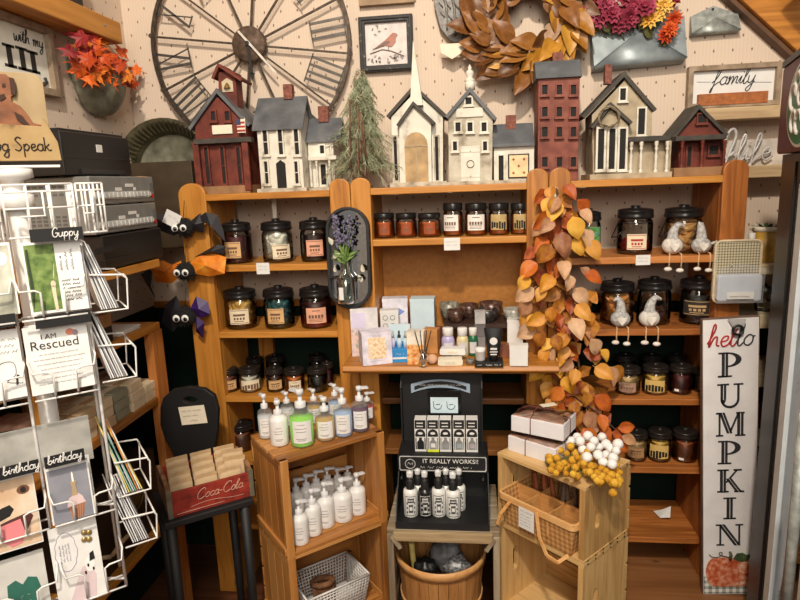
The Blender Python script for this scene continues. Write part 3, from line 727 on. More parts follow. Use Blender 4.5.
# ================================================================ things hung on the back wall
def maple(r=.03, lobes=5):
    pts = []
    tips = [(-130, .7), (-75, .9), (0, 1.15), (75, .9), (130, .7)] if lobes == 5 else [(-80, .9), (0, 1.1), (80, .9)]
    out = [(0, -.35)]
    prev = None
    for i, (a, l) in enumerate(tips):
        A = rad(a)
        if prev is not None:
            mA = rad((a+prev)/2); out.append((math.sin(mA)*.38, math.cos(mA)*.38))
        for da, k in ((-14, .66), (-9, .62), (0, 1), (9, .62), (14, .66)):
            B = rad(a+da); out.append((math.sin(B)*l*k, math.cos(B)*l*k))
        prev = a
    out = [(x*r, y*r) for x, y in out]
    return out
def leaf_maple(name, r, mt, parent):
    g = G(); p = maple(r); vs = [(0, 0, .10*r)] + [(x, y, -.5*(x*x+y*y)/r*random.uniform(.3, .8)) for x, y in p]
    n = len(p); g.add(vs, [(0, i+1, (i+1) % n+1) for i in range(n)], 0, False)
    g.tube([(0, -.3*r, 0), (0, -.9*r, -.1*r)], .035*r, 4)
    return g.build(name, mt, parent, local=True)
def leaf_oval(name, L, Wd, mt, parent, cup=.25, fold=.3, tip=1.0, n=8):
    g = G()
    def fn(u, v):
        t = v; wdt = Wd*(math.sin(PI*min(1, t**.75))**.8 if 0 < t < 1 else 0)*(1-.25*t*tip)
        x = (u-.5)*2*wdt/2
        return (x, t*L, abs(u-.5)*2*wdt*fold + cup*L*(-(t-.4)**2) + .02*L*math.sin(9*t+3*u))
    g.grid(fn, 4, n); g.tube([(0, -.12*L, -.06*L), (0, 0, -.04*L)], .012*L, 4)
    return g.build(name, mt, parent, local=True)
# ---- big open clock
cc = oy(250, 45, 2.265); R = .372; Yc = 2.265
ck = thing('wall_clock', 'huge open iron wall clock with bar numerals above the red schoolhouse', 'clock', cc)
g = G()
nn = 72
for rr, w, y0, y1 in ((R, .012, -.012, .006),):
    g.ring([(cc.x+(rr+w/2)*math.cos(2*PI*i/nn), cc.z+(rr+w/2)*math.sin(2*PI*i/nn)) for i in range(nn)], [(cc.x+(rr-w/2)*math.cos(2*PI*i/nn), cc.z+(rr-w/2)*math.sin(2*PI*i/nn)) for i in range(nn)], Yc+y0, Yc+y1)
g.build('rim', darkmetal, ck)
g = G(); g.lathe([(0, -.022), (.058, -.020), (.063, -.014), (.063, .004), (0, .006)], (cc.x, Yc, cc.z), 32, M=Matrix.Rotation(-PI/2, 3, 'X')); g.build('hub', mottled('rust_iron', [(.3, (62, 48, 40)), (.55, (96, 76, 62)), (.75, (124, 104, 88))], 45, .7, .3), ck)
OFF = rad(7)
def cp(r, a, y=0): return Vector((cc.x+r*math.cos(a), Yc+y, cc.z+r*math.sin(a)))
for k in range(12):
    a = OFF+rad(15)+k*PI/6
    g = G(); g.bar(cp(.055, a), cp(R+.012, a), .0065, .008); g.cyl(cp(R+.006, a, -.014), cp(R+.006, a, -.006), .008, n=8); g.build('spoke', darkmetal, ck)
NUM = ['III', 'II', 'I', 'XII', 'XI', 'X', 'IX', 'VIII', 'VII', 'VI', 'V', 'IIII']
steelb = mat('bar_steel', (88, 84, 80), .45, .6)
for k, s in enumerate(NUM):
    a = OFF+k*PI/6; g = G(); ri, ro = .235, R-.012
    wd = {'I': .026, 'V': .045, 'X': .045}; tot = sum(wd[c] for c in s); x = -tot/2
    er = Vector((math.cos(a), 0, math.sin(a))); et = Vector((math.sin(a), 0, -math.cos(a)))
    def q(r, t, y=-.006): return Vector((cc.x, Yc+y, cc.z))+er*r+et*t
    for c in s:
        w2 = wd[c]
        if c == 'I': g.bar(q(ri, x+w2/2), q(ro, x+w2/2), .009, .005)
        if c == 'X': g.bar(q(ri, x+.004), q(ro, x+w2-.004), .009, .005); g.bar(q(ro, x+.006), q(ri, x+w2-.006), .004, .005)
        if c == 'V': g.bar(q(ro, x+.003), q(ri, x+w2/2), .009, .005); g.bar(q(ro, x+w2-.003), q(ri, x+w2/2), .004, .005)
        x += w2
    for rr in (ri, ro): g.bar(q(rr, -tot/2), q(rr, tot/2), .004, .005)
    g.build('numeral', steelb, ck)
g = G(); p, q_ = Vector((*PX(238, 31, Yc-.03),)), Vector((*PX(276, 73, Yc-.03),))
g.bar((p.x, Yc-.03, p.y), (q_.x, Yc-.03, q_.y), .008, .002); g.build('minute_hand', mat('pale_hand', (216, 208, 196), .5), ck, label='pale minute hand')
q_ = PX(252, 74, Yc-.027); g = G(); g.bar((cc.x, Yc-.027, cc.z), (q_[0], Yc-.027, q_[1]), .010, .002); g.prism([(q_[0]-.012, q_[1]+.004), (q_[0]+.012, q_[1]+.004), (q_[0], q_[1]-.026)], Yc-.028, Yc-.026); g.cyl((cc.x, Yc-.034, cc.z), (cc.x, Yc-.02, cc.z), .008); g.build('hour_hand', blackm, ck)
# ---- bird picture
def frame(o, r, Y, fw, fm, pm, d=.022, tilt=0):
    xl, xr, zb, zt = RC(*r, Y-d); g = G(); fw2 = fw
    g.ring([(xl, zb), (xr, zb), (xr, zt), (xl, zt)], [(xl+fw, zb+fw), (xr-fw, zb+fw), (xr-fw, zt-fw), (xl+fw, zt-fw)], Y-d, Y)
    g.ring([(xl+.004, zb+.004), (xr-.004, zb+.004), (xr-.004, zt-.004), (xl+.004, zt-.004)], [(xl+fw*.6, zb+fw*.6), (xr-fw*.6, zb+fw*.6), (xr-fw*.6, zt-fw*.6), (xl+fw*.6, zt-fw*.6)], Y-d-.005, Y-d)
    g.build('frame', fm, o, bev=.002)
    g = G(); g.box(xl+fw*.8, xr-fw*.8, Y-d*.4, Y-.001, zb+fw*.8, zt-fw*.8); pic = g.build('picture', pm, o)
    return xl+fw, xr-fw, zb+fw, zt-fw, pic
o = thing('bird_picture', 'square black framed print of a reddish bird on a twig', 'picture', oy(386, 72, 2.29))
bw = mottled('worn_black_paint', [(.35, (30, 29, 30)), (.62, (44, 42, 42)), (.72, (120, 112, 104))], 60, .6)
xl, xr, zb, zt, pic = frame(o, (359, 15, 413, 71), 2.295, .022, bw, mottled('print_paper', [(.35, (206, 198, 196)), (.6, (224, 216, 212))], 30, .8))
yp = 2.283; cx, cz = (xl+xr)/2, (zb+zt)/2; s = (xr-xl)
body = [(-.30, -.12), (-.02, -.06), (.12, -.10), (.22, 0), (.24, .12), (.28, .16), (.24, .20), (.16, .21), (.10, .16), (-.02, .06)]
g = G(); g.prism([(cx+a*s, cz+b*s+.004) for a, b in body], yp-.001, yp+.002, mi=0)
g.prism([(cx+a*s, cz+b*s+.004) for a, b in [(-.34, -.14), (-.05, -.06), (.10, 0), (.06, .04), (-.04, .02)]], yp-.002, yp, mi=1)
g.tube([(cx-.4*s, yp, cz-.2*s), (cx-.1*s, yp, cz-.12*s), (cx+.1*s, yp, cz-.16*s), (cx+.42*s, yp, cz-.3*s)], .0015, 4, 1)
g.tube([(cx+.05*s, yp, cz-.06*s), (cx+.05*s, yp, cz-.14*s)], .0012, 4, 1)
g.build('bird_print', [mat('bird_rust', (168, 110, 92)), mat('bird_brown', (110, 84, 76))], pic)
g = G()
for k in range(34):
    a, b = random.choice([(-.28, .3), (-.1, .36), (.25, -.25), (.1, -.34), (-.3, -.32)]); px_, pz_ = cx+(a+random.uniform(-.14, .14))*s, cz+(b+random.uniform(-.08, .08))*s
    t = random.uniform(0, PI); g.prism([(px_+.006*math.cos(t), pz_+.006*math.sin(t)), (px_-.003*math.sin(t), pz_+.003*math.cos(t)), (px_-.006*math.cos(t), pz_-.006*math.sin(t)), (px_+.003*math.sin(t), pz_-.003*math.cos(t))], yp-.0008, yp+.0005)
g.build('leaf_print', mat('leaf_grey', (150, 138, 134)), pic)
xl, xr, zb, zt = RC(357, -60, 413, 3.5, 2.27); g = G(); g.box(xl, xr, 2.275, 2.298, zb, zt); solo(g, 'picture_frame', mat('tan_frame', (150, 122, 92), .6), 'tan frame edge just showing at the top above the bird print', 'picture')
# ---- embossed metal wing
o = thing('metal_wing', 'silver embossed metal wing hanging left of the leafy wreath', 'wall decor', oy(455, 44, 2.26))
pts = [(433, -30), (434, 5), (440, 28), (450, 41), (460, 43), (472, 36), (486, 10), (500, -30)]
P = [PX(x, y, 2.26) for x, y in pts]
sil = mottled('embossed_silver', [(.3, (84, 80, 77)), (.55, (122, 118, 114)), (.75, (156, 152, 148))], 50, .5, .15)
g = G(); g.prism(P, 2.262, 2.275); g.build('plate', sil, o, bev=.003)
for k, (xa, ya, xb, yb) in enumerate(((438, -20, 447, 30), (446, -24, 455, 36), (456, -26, 461, 38), (466, -26, 466, 34), (478, -26, 473, 22))):
    a, b = PX(xa, ya, 2.26), PX(xb, yb, 2.26); mx = ((a[0]+b[0])/2+.012, (a[1]+b[1])/2)
    g = G(); g.tube([(p[0], 2.259, p[1]) for p in smooth_line([a, mx, b], 5)], .007, 6, taper=.003)
    for q in range(4):
        f = (q+.7)/5; c0 = (a[0]+(b[0]-a[0])*f, a[1]+(b[1]-a[1])*f); g.tube([(c0[0], 2.256, c0[1]), (c0[0]-.014, 2.257, c0[1]+.018)], .0025, 4)
    g.build('feather', sil, o)
g = G(); g.prism([PX(x, y, 2.235) for x, y in ((440, 44), (462, 43), (463, 52), (452, 59), (441, 53))], 2.235, 2.237); t_ = g; tag = solo(g, 'paper_tag', cream, 'white paper tag hanging below the silver wing', 'tag')
# ---- magnolia leaf wreath
wc = oy(526, 20, 2.24); RW = .142
wr = thing('leaf_wreath', 'round wreath of brown and golden magnolia leaves above the barn house', 'wreath', wc)
g = G(); g.tube([(wc.x+RW*math.cos(2*PI*k/28), wc.y+.015, wc.z+RW*math.sin(2*PI*k/28)) for k in range(28)], .028, 8, closed=True); g.build('wreath_base', mat('wreath_base', (92, 60, 30), .8, noise=.3), wr)
LM = [mottled('magnolia_%d' % i, st, 40, .45, rnd=.35) for i, st in enumerate((
    [(.3, (92, 54, 22)), (.5, (134, 84, 34)), (.75, (166, 114, 54))], [(.3, (74, 44, 20)), (.55, (112, 70, 30)), (.75, (150, 100, 48))],
    [(.3, (150, 96, 26)), (.55, (188, 132, 44)), (.8, (206, 158, 70))], [(.3, (120, 88, 66)), (.55, (160, 128, 102)), (.8, (184, 156, 130))]))]
protos = [leaf_oval('leaf', .096, .064, LM[i % 4], wr, .3, .22) for i in range(4)]
for k in range(96):
    lay = k % 4; a = 2*PI*k/96*4.0/4+random.uniform(-.09, .09)
    r0 = (.096, .126, .150, .164)[lay]+random.uniform(-.008, .008)
    p = (r0*math.cos(a), -.016-(.012, .03, .026, .006)[lay]-.012*random.random(), r0*math.sin(a))
    d_ = a-rad((100, 75, 50, 35)[lay]+random.uniform(-22, 22))          # clockwise sweep of the tips
    ax = Vector((math.cos(d_), 0, math.sin(d_))); nrm = (Vector((0, -1, 0))+Vector((random.uniform(-.45, .45), 0, random.uniform(-.1, .5)))).normalized()
    ax = (ax-nrm*ax.dot(nrm)).normalized(); M3 = Matrix((nrm.cross(ax)*-1, ax, nrm)).transposed()
    if M3.determinant() < 0: M3 = Matrix((nrm.cross(ax), ax, nrm)).transposed()
    wgt = [.5, .5, .12, .05] if math.cos(a) < .3 else [.3, .1, .5, .18]
    i = random.choices(range(4), wgt)[0]
    if k < 4: c_ = protos[k]
    else: c_ = protos[i].copy(); C.objects.link(c_)
    c_.parent = wr; c_.location = p; c_.rotation_euler = M3.to_euler(); c_.scale = (random.uniform(.85, 1.15),)*3
# ---- envelope pockets
def envelope(o, pts_back, V, Y, d, mt):
    """folded metal envelope: back plate, two side flaps, front flap"""
    g = G(); P = [PX(x, y, Y) for x, y in pts_back]; g.prism(P, Y-.003, Y); g.build('back_plate', mt, o)
    return
env = thing('metal_envelope', 'large blue grey metal envelope wall pocket holding the autumn flowers', 'wall pocket', oy(635, 72, 2.29))
bl = mottled('zinc_blue', [(.3, (112, 122, 128)), (.55, (146, 156, 160)), (.8, (176, 184, 186))], 14, .4, .25)
def env_build(o, tl, tr, br, bl_, mid, Y, d, mt, top=None):
    TL, TR, BR, BL, MM = (Vector((*PX(*p, Y),)) for p in (tl, tr, br, bl_, mid))
    g = G(); poly = [tuple(BL), tuple(BR), tuple(TR)] + ([PX(*top, Y)] if top else []) + [tuple(TL)]
    g.prism(poly, Y-.003, Y); g.build('back_plate', mt, o)
    v3 = lambda p, y: (p.x, y, p.y)
    for A, B_ in ((TL, BL), (TR, BR)):
        g = G(); g.add([v3(A, Y-.004), v3(B_, Y-.004), v3(B_+(A-B_)*.08, Y-d*.95), v3(MM, Y-d*.62), v3(A, Y-d*.35)], [(0, 1, 2, 4), (4, 2, 3)]); g.build('side_flap', mt, o, solid=.0015)
    mb = (BL+BR)/2; up = (TL-BL)*.22
    g = G(); g.add([v3(BL, Y-.004), v3(BR, Y-.004), v3(BR+up*.3, Y-d), v3(BL+up*.3, Y-d), v3(MM, Y-d*.66), v3(mb+up, Y-d*.96)], [(0, 1, 2, 3), (3, 2, 5), (3, 5, 4), (5, 2, 4)], 0, True); g.build('front_flap', mt, o, solid=.0015)
    g = G(); g.tube([v3(BL+up*.3, Y-d*1.02), v3(MM, Y-d*.69), v3(BR+up*.3, Y-d*1.02)], .0022, 6); g.build('seam', mt, o)
env_build(env, (590, 27), (682, 17), (681, 64), (591, 73), (637, 32), 2.294, .062, bl)
e2 = thing('metal_envelope', 'small empty galvanised metal envelope above the family sign', 'wall pocket', oy(713, 36, 2.29))
env_build(e2, (690, 17), (737, 14), (737, 33), (689, 37), (714, 19), 2.294, .030, galv, top=(713, 6))
p = oy(713, 9, 2.288); g = G(); g.cyl((p.x, 2.287, p.z), (p.x, 2.295, p.z), .004); g.build('nail_hole', blackm, e2)
# ---- flowers in the envelope
fl = thing('flower_bunch', 'bunch of burgundy, yellow and orange artificial mums in the blue grey envelope', 'artificial flowers', oy(635, 30, 2.25))
def mum(name, R, mt, parent, layers=3, n=11, pw=.36):
    g = G()
    for L in range(layers):
        el = rad(12+L*26); rr = R*(1-.22*L); m_ = n-2*L
        for k in range(m_):
            a = 2*PI*k/m_+L*.3+random.uniform(-.1, .1); M = Matrix.Rotation(a, 3, 'Z') @ Matrix.Rotation(-el, 3, 'Y')
            w_ = rr*pw
            q = [M @ Vector(v) for v in ((.1*rr, -.25*w_, 0), (.6*rr, -w_*.5, .02*R), (rr, 0, -.10*R), (.6*rr, w_*.5, .02*R), (.1*rr, .25*w_, 0), (.6*rr, 0, -.06*R))]
            g.add([tuple(v) for v in q], [(0, 1, 5), (1, 2, 5), (2, 3, 5), (3, 4, 5), (4, 0, 5)], 0)
    g.ball((0, 0, .12*R), .16*R, 8, 5)
    return g.build(name, mt, parent, local=True)
burg = mottled('burgundy_petal', [(.3, (116, 26, 46)), (.55, (160, 54, 80)), (.8, (198, 110, 128))], 50, .7, rnd=.3)
mred = mottled('crimson_petal', [(.3, (120, 14, 20)), (.7, (172, 36, 44))], 50, .7, rnd=.3)
yel = mottled('yellow_petal', [(.3, (214, 150, 44)), (.6, (238, 196, 96)), (.8, (244, 216, 140))], 50, .7, rnd=.2)
org = mottled('orange_petal', [(.3, (176, 44, 14)), (.6, (214, 88, 28)), (.8, (230, 130, 50))], 50, .7, rnd=.2)
P_ = {k: mum('flower', r, m_, fl, pw=pw) for k, r, m_, pw in (('b', .040, burg, .72), ('r', .036, mred, .5), ('y', .036, yel, .36), ('o', .032, org, .36))}
sp_ = [('b', 588, 20), ('b', 601, 24), ('b', 612, 20), ('b', 606, 8), ('b', 620, 29), ('b', 630, 24), ('b', 634, 12), ('b', 624, 4), ('r', 596, 4), ('r', 612, -4), ('r', 640, 2), ('r', 592, 12), ('b', 645, 14), ('r', 672, 4), ('r', 660, -4), ('y', 658, 20), ('y', 650, 26), ('y', 664, 12), ('y', 655, 2), ('o', 670, 36), ('o', 674, 26), ('o', 666, 42), ('y', 642, 0)]
used_ = set()
for k, px, py in sp_:
    py -= 7; q = oy(px, py, 2.215+random.uniform(-.015, .015))
    c_ = P_[k] if k not in used_ else P_[k].copy()
    if k in used_: C.objects.link(c_)
    used_.add(k); c_.parent = fl; c_.location = q-Vector(fl.location); c_.rotation_euler = (PI/2+random.uniform(-.5, .4), random.uniform(-.5, .5), random.uniform(-.4, .4))
g = G()
for k, px, py in sp_:
    q = oy(px, py, 2.22); e = oy(636, 62, 2.27); g.tube([q, (q+e)/2+Vector((0, .02, 0)), e], .0018, 4)
g.build('stem', mat('flower_stem', (60, 70, 36), .7), fl)
lf = mottled('flower_leaf', [(.3, (58, 60, 26)), (.7, (98, 96, 44))], 40, .6)
l0 = leaf_oval('leaf', .05, .026, lf, fl, .3, .3)
for i, (px, py) in enumerate(((640, 30), (652, 38), (660, 46), (610, 32), (646, 8))):
    q = oy(px, py, 2.235); c_ = l0 if i == 0 else l0.copy()
    if i: C.objects.link(c_); c_.parent = fl
    c_.location = q-Vector(fl.location); c_.rotation_euler = (PI/2+.3, random.uniform(-1, 1), random.uniform(-.5, .5))
# ---- family sign
o = thing('family_sign', 'white family sign with grey wood frame and brown strip', 'sign', oy(733, 108, 2.28))
frm = mottled('driftwood', [(.3, (124, 104, 84)), (.55, (156, 136, 114)), (.8, (178, 160, 138))], 30, .8)
xl, xr, zb, zt = RC(688, 64, 781, 107, 2.27); fw = .017
g = G(); g.ring([(xl, zb), (xr, zb), (xr, zt), (xl, zt)], [(xl+fw, zb+fw), (xr-fw, zb+fw), (xr-fw, zt-fw), (xl+fw, zt-fw)], 2.265, 2.292); g.build('frame', frm, o, bev=.002)
g = G(); g.box(xl+fw, xr-fw, 2.283, 2.29, zb+fw, zt-fw); g.build('panel', white, o)
xa, xb, za, zb2 = RC(699, 92.5, 768, 104, 2.262); g = G(); g.box(xa, xb, 2.262, 2.283, za, zb2); st_ = g.build('brown_strip', mat('strip_brown', (164, 96, 48), .6, noise=.15, nscale=60), o)
g = G()
for k in range(2): g.scribble((xa+.02, 2.2615, zb2-.014-.013*k), (1, 0, 0), (0, 0, 1), (xb-xa)-.04, .005, .0006)
g.build('lettering', mat('strip_ink', (196, 136, 84), .6), st_)
p = PX(733, 84, 2.28); g = G(); g.script('family', (p[0], 2.281, p[1]), (1, 0, .0), (0, 0, 1), .026, .0016, slant=.3)
a, b = PX(697, 82, 2.28), PX(711, 82, 2.28); g.tube([(a[0], 2.282, a[1]), (b[0], 2.282, b[1])], .0007, 4); a, b = PX(753, 82, 2.28), PX(772, 82, 2.28); g.tube([(a[0], 2.282, a[1]), (b[0], 2.282, b[1])], .0007, 4)
g.build('lettering', ink, o)
# ---- wire word on the ledge behind the red cottage
o = thing('word_sign', 'silver metal script letters standing on the wall ledge behind the red cottage', 'sign', oy(752, 166, 2.23))
p = PX(724, 164, 2.23); g = G()
g.script('life', (p[0]+.035, 2.225, p[1]+.008), (1, 0, .0), (0, 0, 1), .042, .0034, align='LEFT', slant=.15, n=6)
g.tube([(p[0]+q[0], 2.222, p[1]+q[1]) for q in smooth_line([(-.012, .0), (.0, .09), (.02, .115), (.03, .09), (.01, .03), (-.01, -.02), (-.02, .0), (.03, .04)], 5)], .005, 6)
g.build('letters', mottled('silver_letters', [(.3, (176, 172, 170)), (.7, (222, 220, 218))], 40, .5, .1), o)
xl, xr, zb, zt = RC(722, 140, 783, 168, 2.245); g = G(); g.box(xl, xr+.03, 2.245, 2.255, zb, zt); g.build('backing', mat('pale_backing', (206, 196, 186), .8), o)
# ---- galvanised tray and dark board behind the electronics
o = thing('round_tray', 'big round galvanised tray with fluted rim leaning on the wall behind the schoolhouse', 'tray', oy(172, 200, 2.24))
c0 = oy(172, 173, 2.25); rT = mpp(172, 150, 2.25)*50
Mx = Matrix.Rotation(PI/2, 3, 'X')
g = G(); g.lathe([(0, .004), (rT*.70, .004), (rT*.73, .012)], (c0.x, 2.285, c0.z), 40, M=Mx); g.build('tray_face', galvd, o)
g = G(); g.lathe([(rT*.72, .010), (rT*.86, .05), (rT*.98, .085), (rT, .08), (rT*.9, .03), (rT*.74, .004)], (c0.x, 2.285, c0.z), 40, M=Mx); g.build('rim', mottled('tray_rim', [(.3, (64, 60, 44)), (.7, (98, 92, 70))], 26, .5, .5), o)
g = G()
for k in range(60):
    a = 2*PI*k/60; ca, sa = math.cos(a), math.sin(a)
    g.bar((c0.x+rT*.78*ca, 2.253, c0.z+rT*.78*sa), (c0.x+rT*.94*ca, 2.208, c0.z+rT*.94*sa), .005, .004)
g.build('fluting', mottled('tray_flute', [(.3, (96, 90, 66)), (.7, (132, 124, 96))], 26, .5, .5), o)
xl, xr, zb, zt = RC(126, 162, 199, 219, 2.14); g = G(); g.box(-1.298, -1.0, 2.12, 2.298, 1.345, zt)
solo(g, 'dark_box', mat('dark_brown_board', (62, 48, 30), .6, noise=.15), 'dark brown box in the corner under the round galvanised tray', 'box', bev=.003)
# ================================================================ left wall
o = thing('wall_sign', 'white sign with black serif letters in a weathered frame on the left wall', 'sign', (-1.29, 1.7, 1.84))
z0, z1, ya, yb = 1.853, 2.085, 1.33, 1.828; X = -1.285
def OX(px, py, X):
    p = ox(px, py, X); return (p.y, p.z)
zt_ = OX(50, 29, X)[1]; zb_ = OX(54, 97, X)[1]; yb = OX(53, 60, X)[0]; ya = yb-.5
g = G(); fw = .022; lp = [(ya, zb_), (yb, zb_), (yb, zt_), (ya, zt_)]; li = [(ya+fw, zb_+fw), (yb-fw, zb_+fw), (yb-fw, zt_-fw), (ya+fw, zt_-fw)]
g.ring(lp, li, -1.298, -1.272, 'x'); g.build('frame', frm, o, bev=.002)
g = G(); g.box(-1.297, -1.29, ya+fw, yb-fw, zb_+fw, zt_-fw); g.build('panel', mat('sign_white', (232, 232, 222), .6, noise=.03), o)
def serifbar(g, y, z0, z1, w, s, X=-1.289):
    g.box(X-.001, X, y-w/2, y+w/2, z0, z1); g.box(X-.001, X, y-s/2, y+s/2, z1-.008, z1); g.box(X-.001, X, y-s/2, y+s/2, z0, z0+.008)
g = G()
for px, py in ((8, 44), (21, 47), (32, 51)):
    q = OX(px, py, -1.289); serifbar(g, q[0], zb_+.06, q[1], .020, .046)
q = OX(45, 82, -1.289); g.tube([(-1.289, q[0], q[1]+.012), (-1.289, q[0]+.006, q[1]), (-1.289, q[0]-.014, q[1]-.012)], .006, 6)
q = OX(11, 36, -1.289); g.script('with my', (-1.289, q[0]+.07, q[1]-.008), (0, 1, 0), (0, 0, 1), .019, .0014, slant=.15)
g.build('lettering', ink, o)
# ---- bucket with maple leaves
X = -1.29
yl, zl = OX(69, 70, X); yr, zr = OX(119, 81, X); zbt = OX(106, 118, X)[1]; yc = (yl+yr)/2; rr = (yr-yl)/2; zt_ = (zl+zr)/2+.004
bu = thing('wall_bucket', 'half round galvanised bucket wall pocket on the left wall', 'wall pocket', (X, yc, zbt))
g = G(); n = 16
def bk_(u, v):
    a = -PI/2+PI*u; f = (1-(1-v)**2.2)**.55*1.0; r_ = rr*(.12+.88*f)*.92; return (X+r_*.62*math.cos(a), yc+r_*math.sin(a)-.012*(1-v), zbt+(zt_-zbt)*v)
g.grid(bk_, n, 12); g.build('bucket_front', galvd, bu, solid=.002)
g = G(); g.prism([(yc-rr, zt_+.05), (yc-rr*.98, zt_-.02), (yc-rr*.5, zbt+.03), (yc-.01, zbt), (yc+rr*.5, zbt+.03), (yc+rr*.98, zt_-.02), (yc+rr, zt_+.01), (yc, zt_+.07)], X-.008, X-.003, 'x'); g.build('back_plate', galvd, bu)
g = G(); g.tube([bk_(i/16, 1) for i in range(17)], .004, 6); g.build('rim', galvd, bu)
lb = thing('maple_leaf_bunch', 'orange and red artificial maple leaves filling the bucket on the left wall', 'artificial plant', (X+.04, yc, zt_))
mo = [mottled('maple_%d' % i, st, 45, .6, rnd=.35) for i, st in enumerate(([(.3, (200, 72, 10)), (.55, (232, 116, 26)), (.8, (240, 156, 60))], [(.3, (112, 16, 24)), (.6, (164, 34, 34)), (.8, (190, 62, 44))], [(.3, (170, 50, 12)), (.7, (214, 90, 20))]))]
pr = [leaf_maple('leaf', .05, mo[i], lb) for i in range(3)]
spots = [(0, 100, 42), (0, 98, 62), (1, 84, 46), (0, 76, 62), (2, 88, 60), (0, 108, 66), (0, 106, 76), (2, 116, 74), (2, 124, 80), (0, 137, 70), (2, 132, 84), (1, 70, 52), (1, 90, 36), (2, 96, 50), (0, 92, 52), (2, 118, 66), (0, 80, 70), (0, 112, 82), (2, 104, 58), (1, 82, 38), (0, 128, 76), (1, 86, 54), (2, 94, 68)]
fst = set()
spots += [(random.choice((0, 0, 0, 2)), random.uniform(78, 122), random.uniform(40, 80)) for k in range(16)]
for i, px, py in spots:
    q = ox(px, py, X+.075+random.uniform(-.02, .03)); c_ = pr[i] if i not in fst else pr[i].copy()
    if i in fst: C.objects.link(c_); c_.parent = lb
    fst.add(i); c_.location = q-Vector(lb.location); nrm = Vector((1, -.9, .3)).normalized(); e = nrm.to_track_quat('Z', 'Y').to_euler()
    c_.rotation_euler = (e.to_matrix() @ Matrix.Rotation(random.uniform(-1.5, 1.5), 3, 'Z') @ Matrix.Rotation(random.uniform(-.4, .4), 3, 'X')).to_euler(); c_.scale = (random.uniform(.75, 1.05),)*3
g = G()
for i, px, py in spots[::2]:
    q = ox(px, py, X+.07); g.tube([q, (q+Vector((X+.03, yc, zt_-.05)))/2, (X+.03, yc, zt_-.06)], .0015, 4)
g.build('stem', mat('brown_stem', (92, 62, 34), .7), lb)
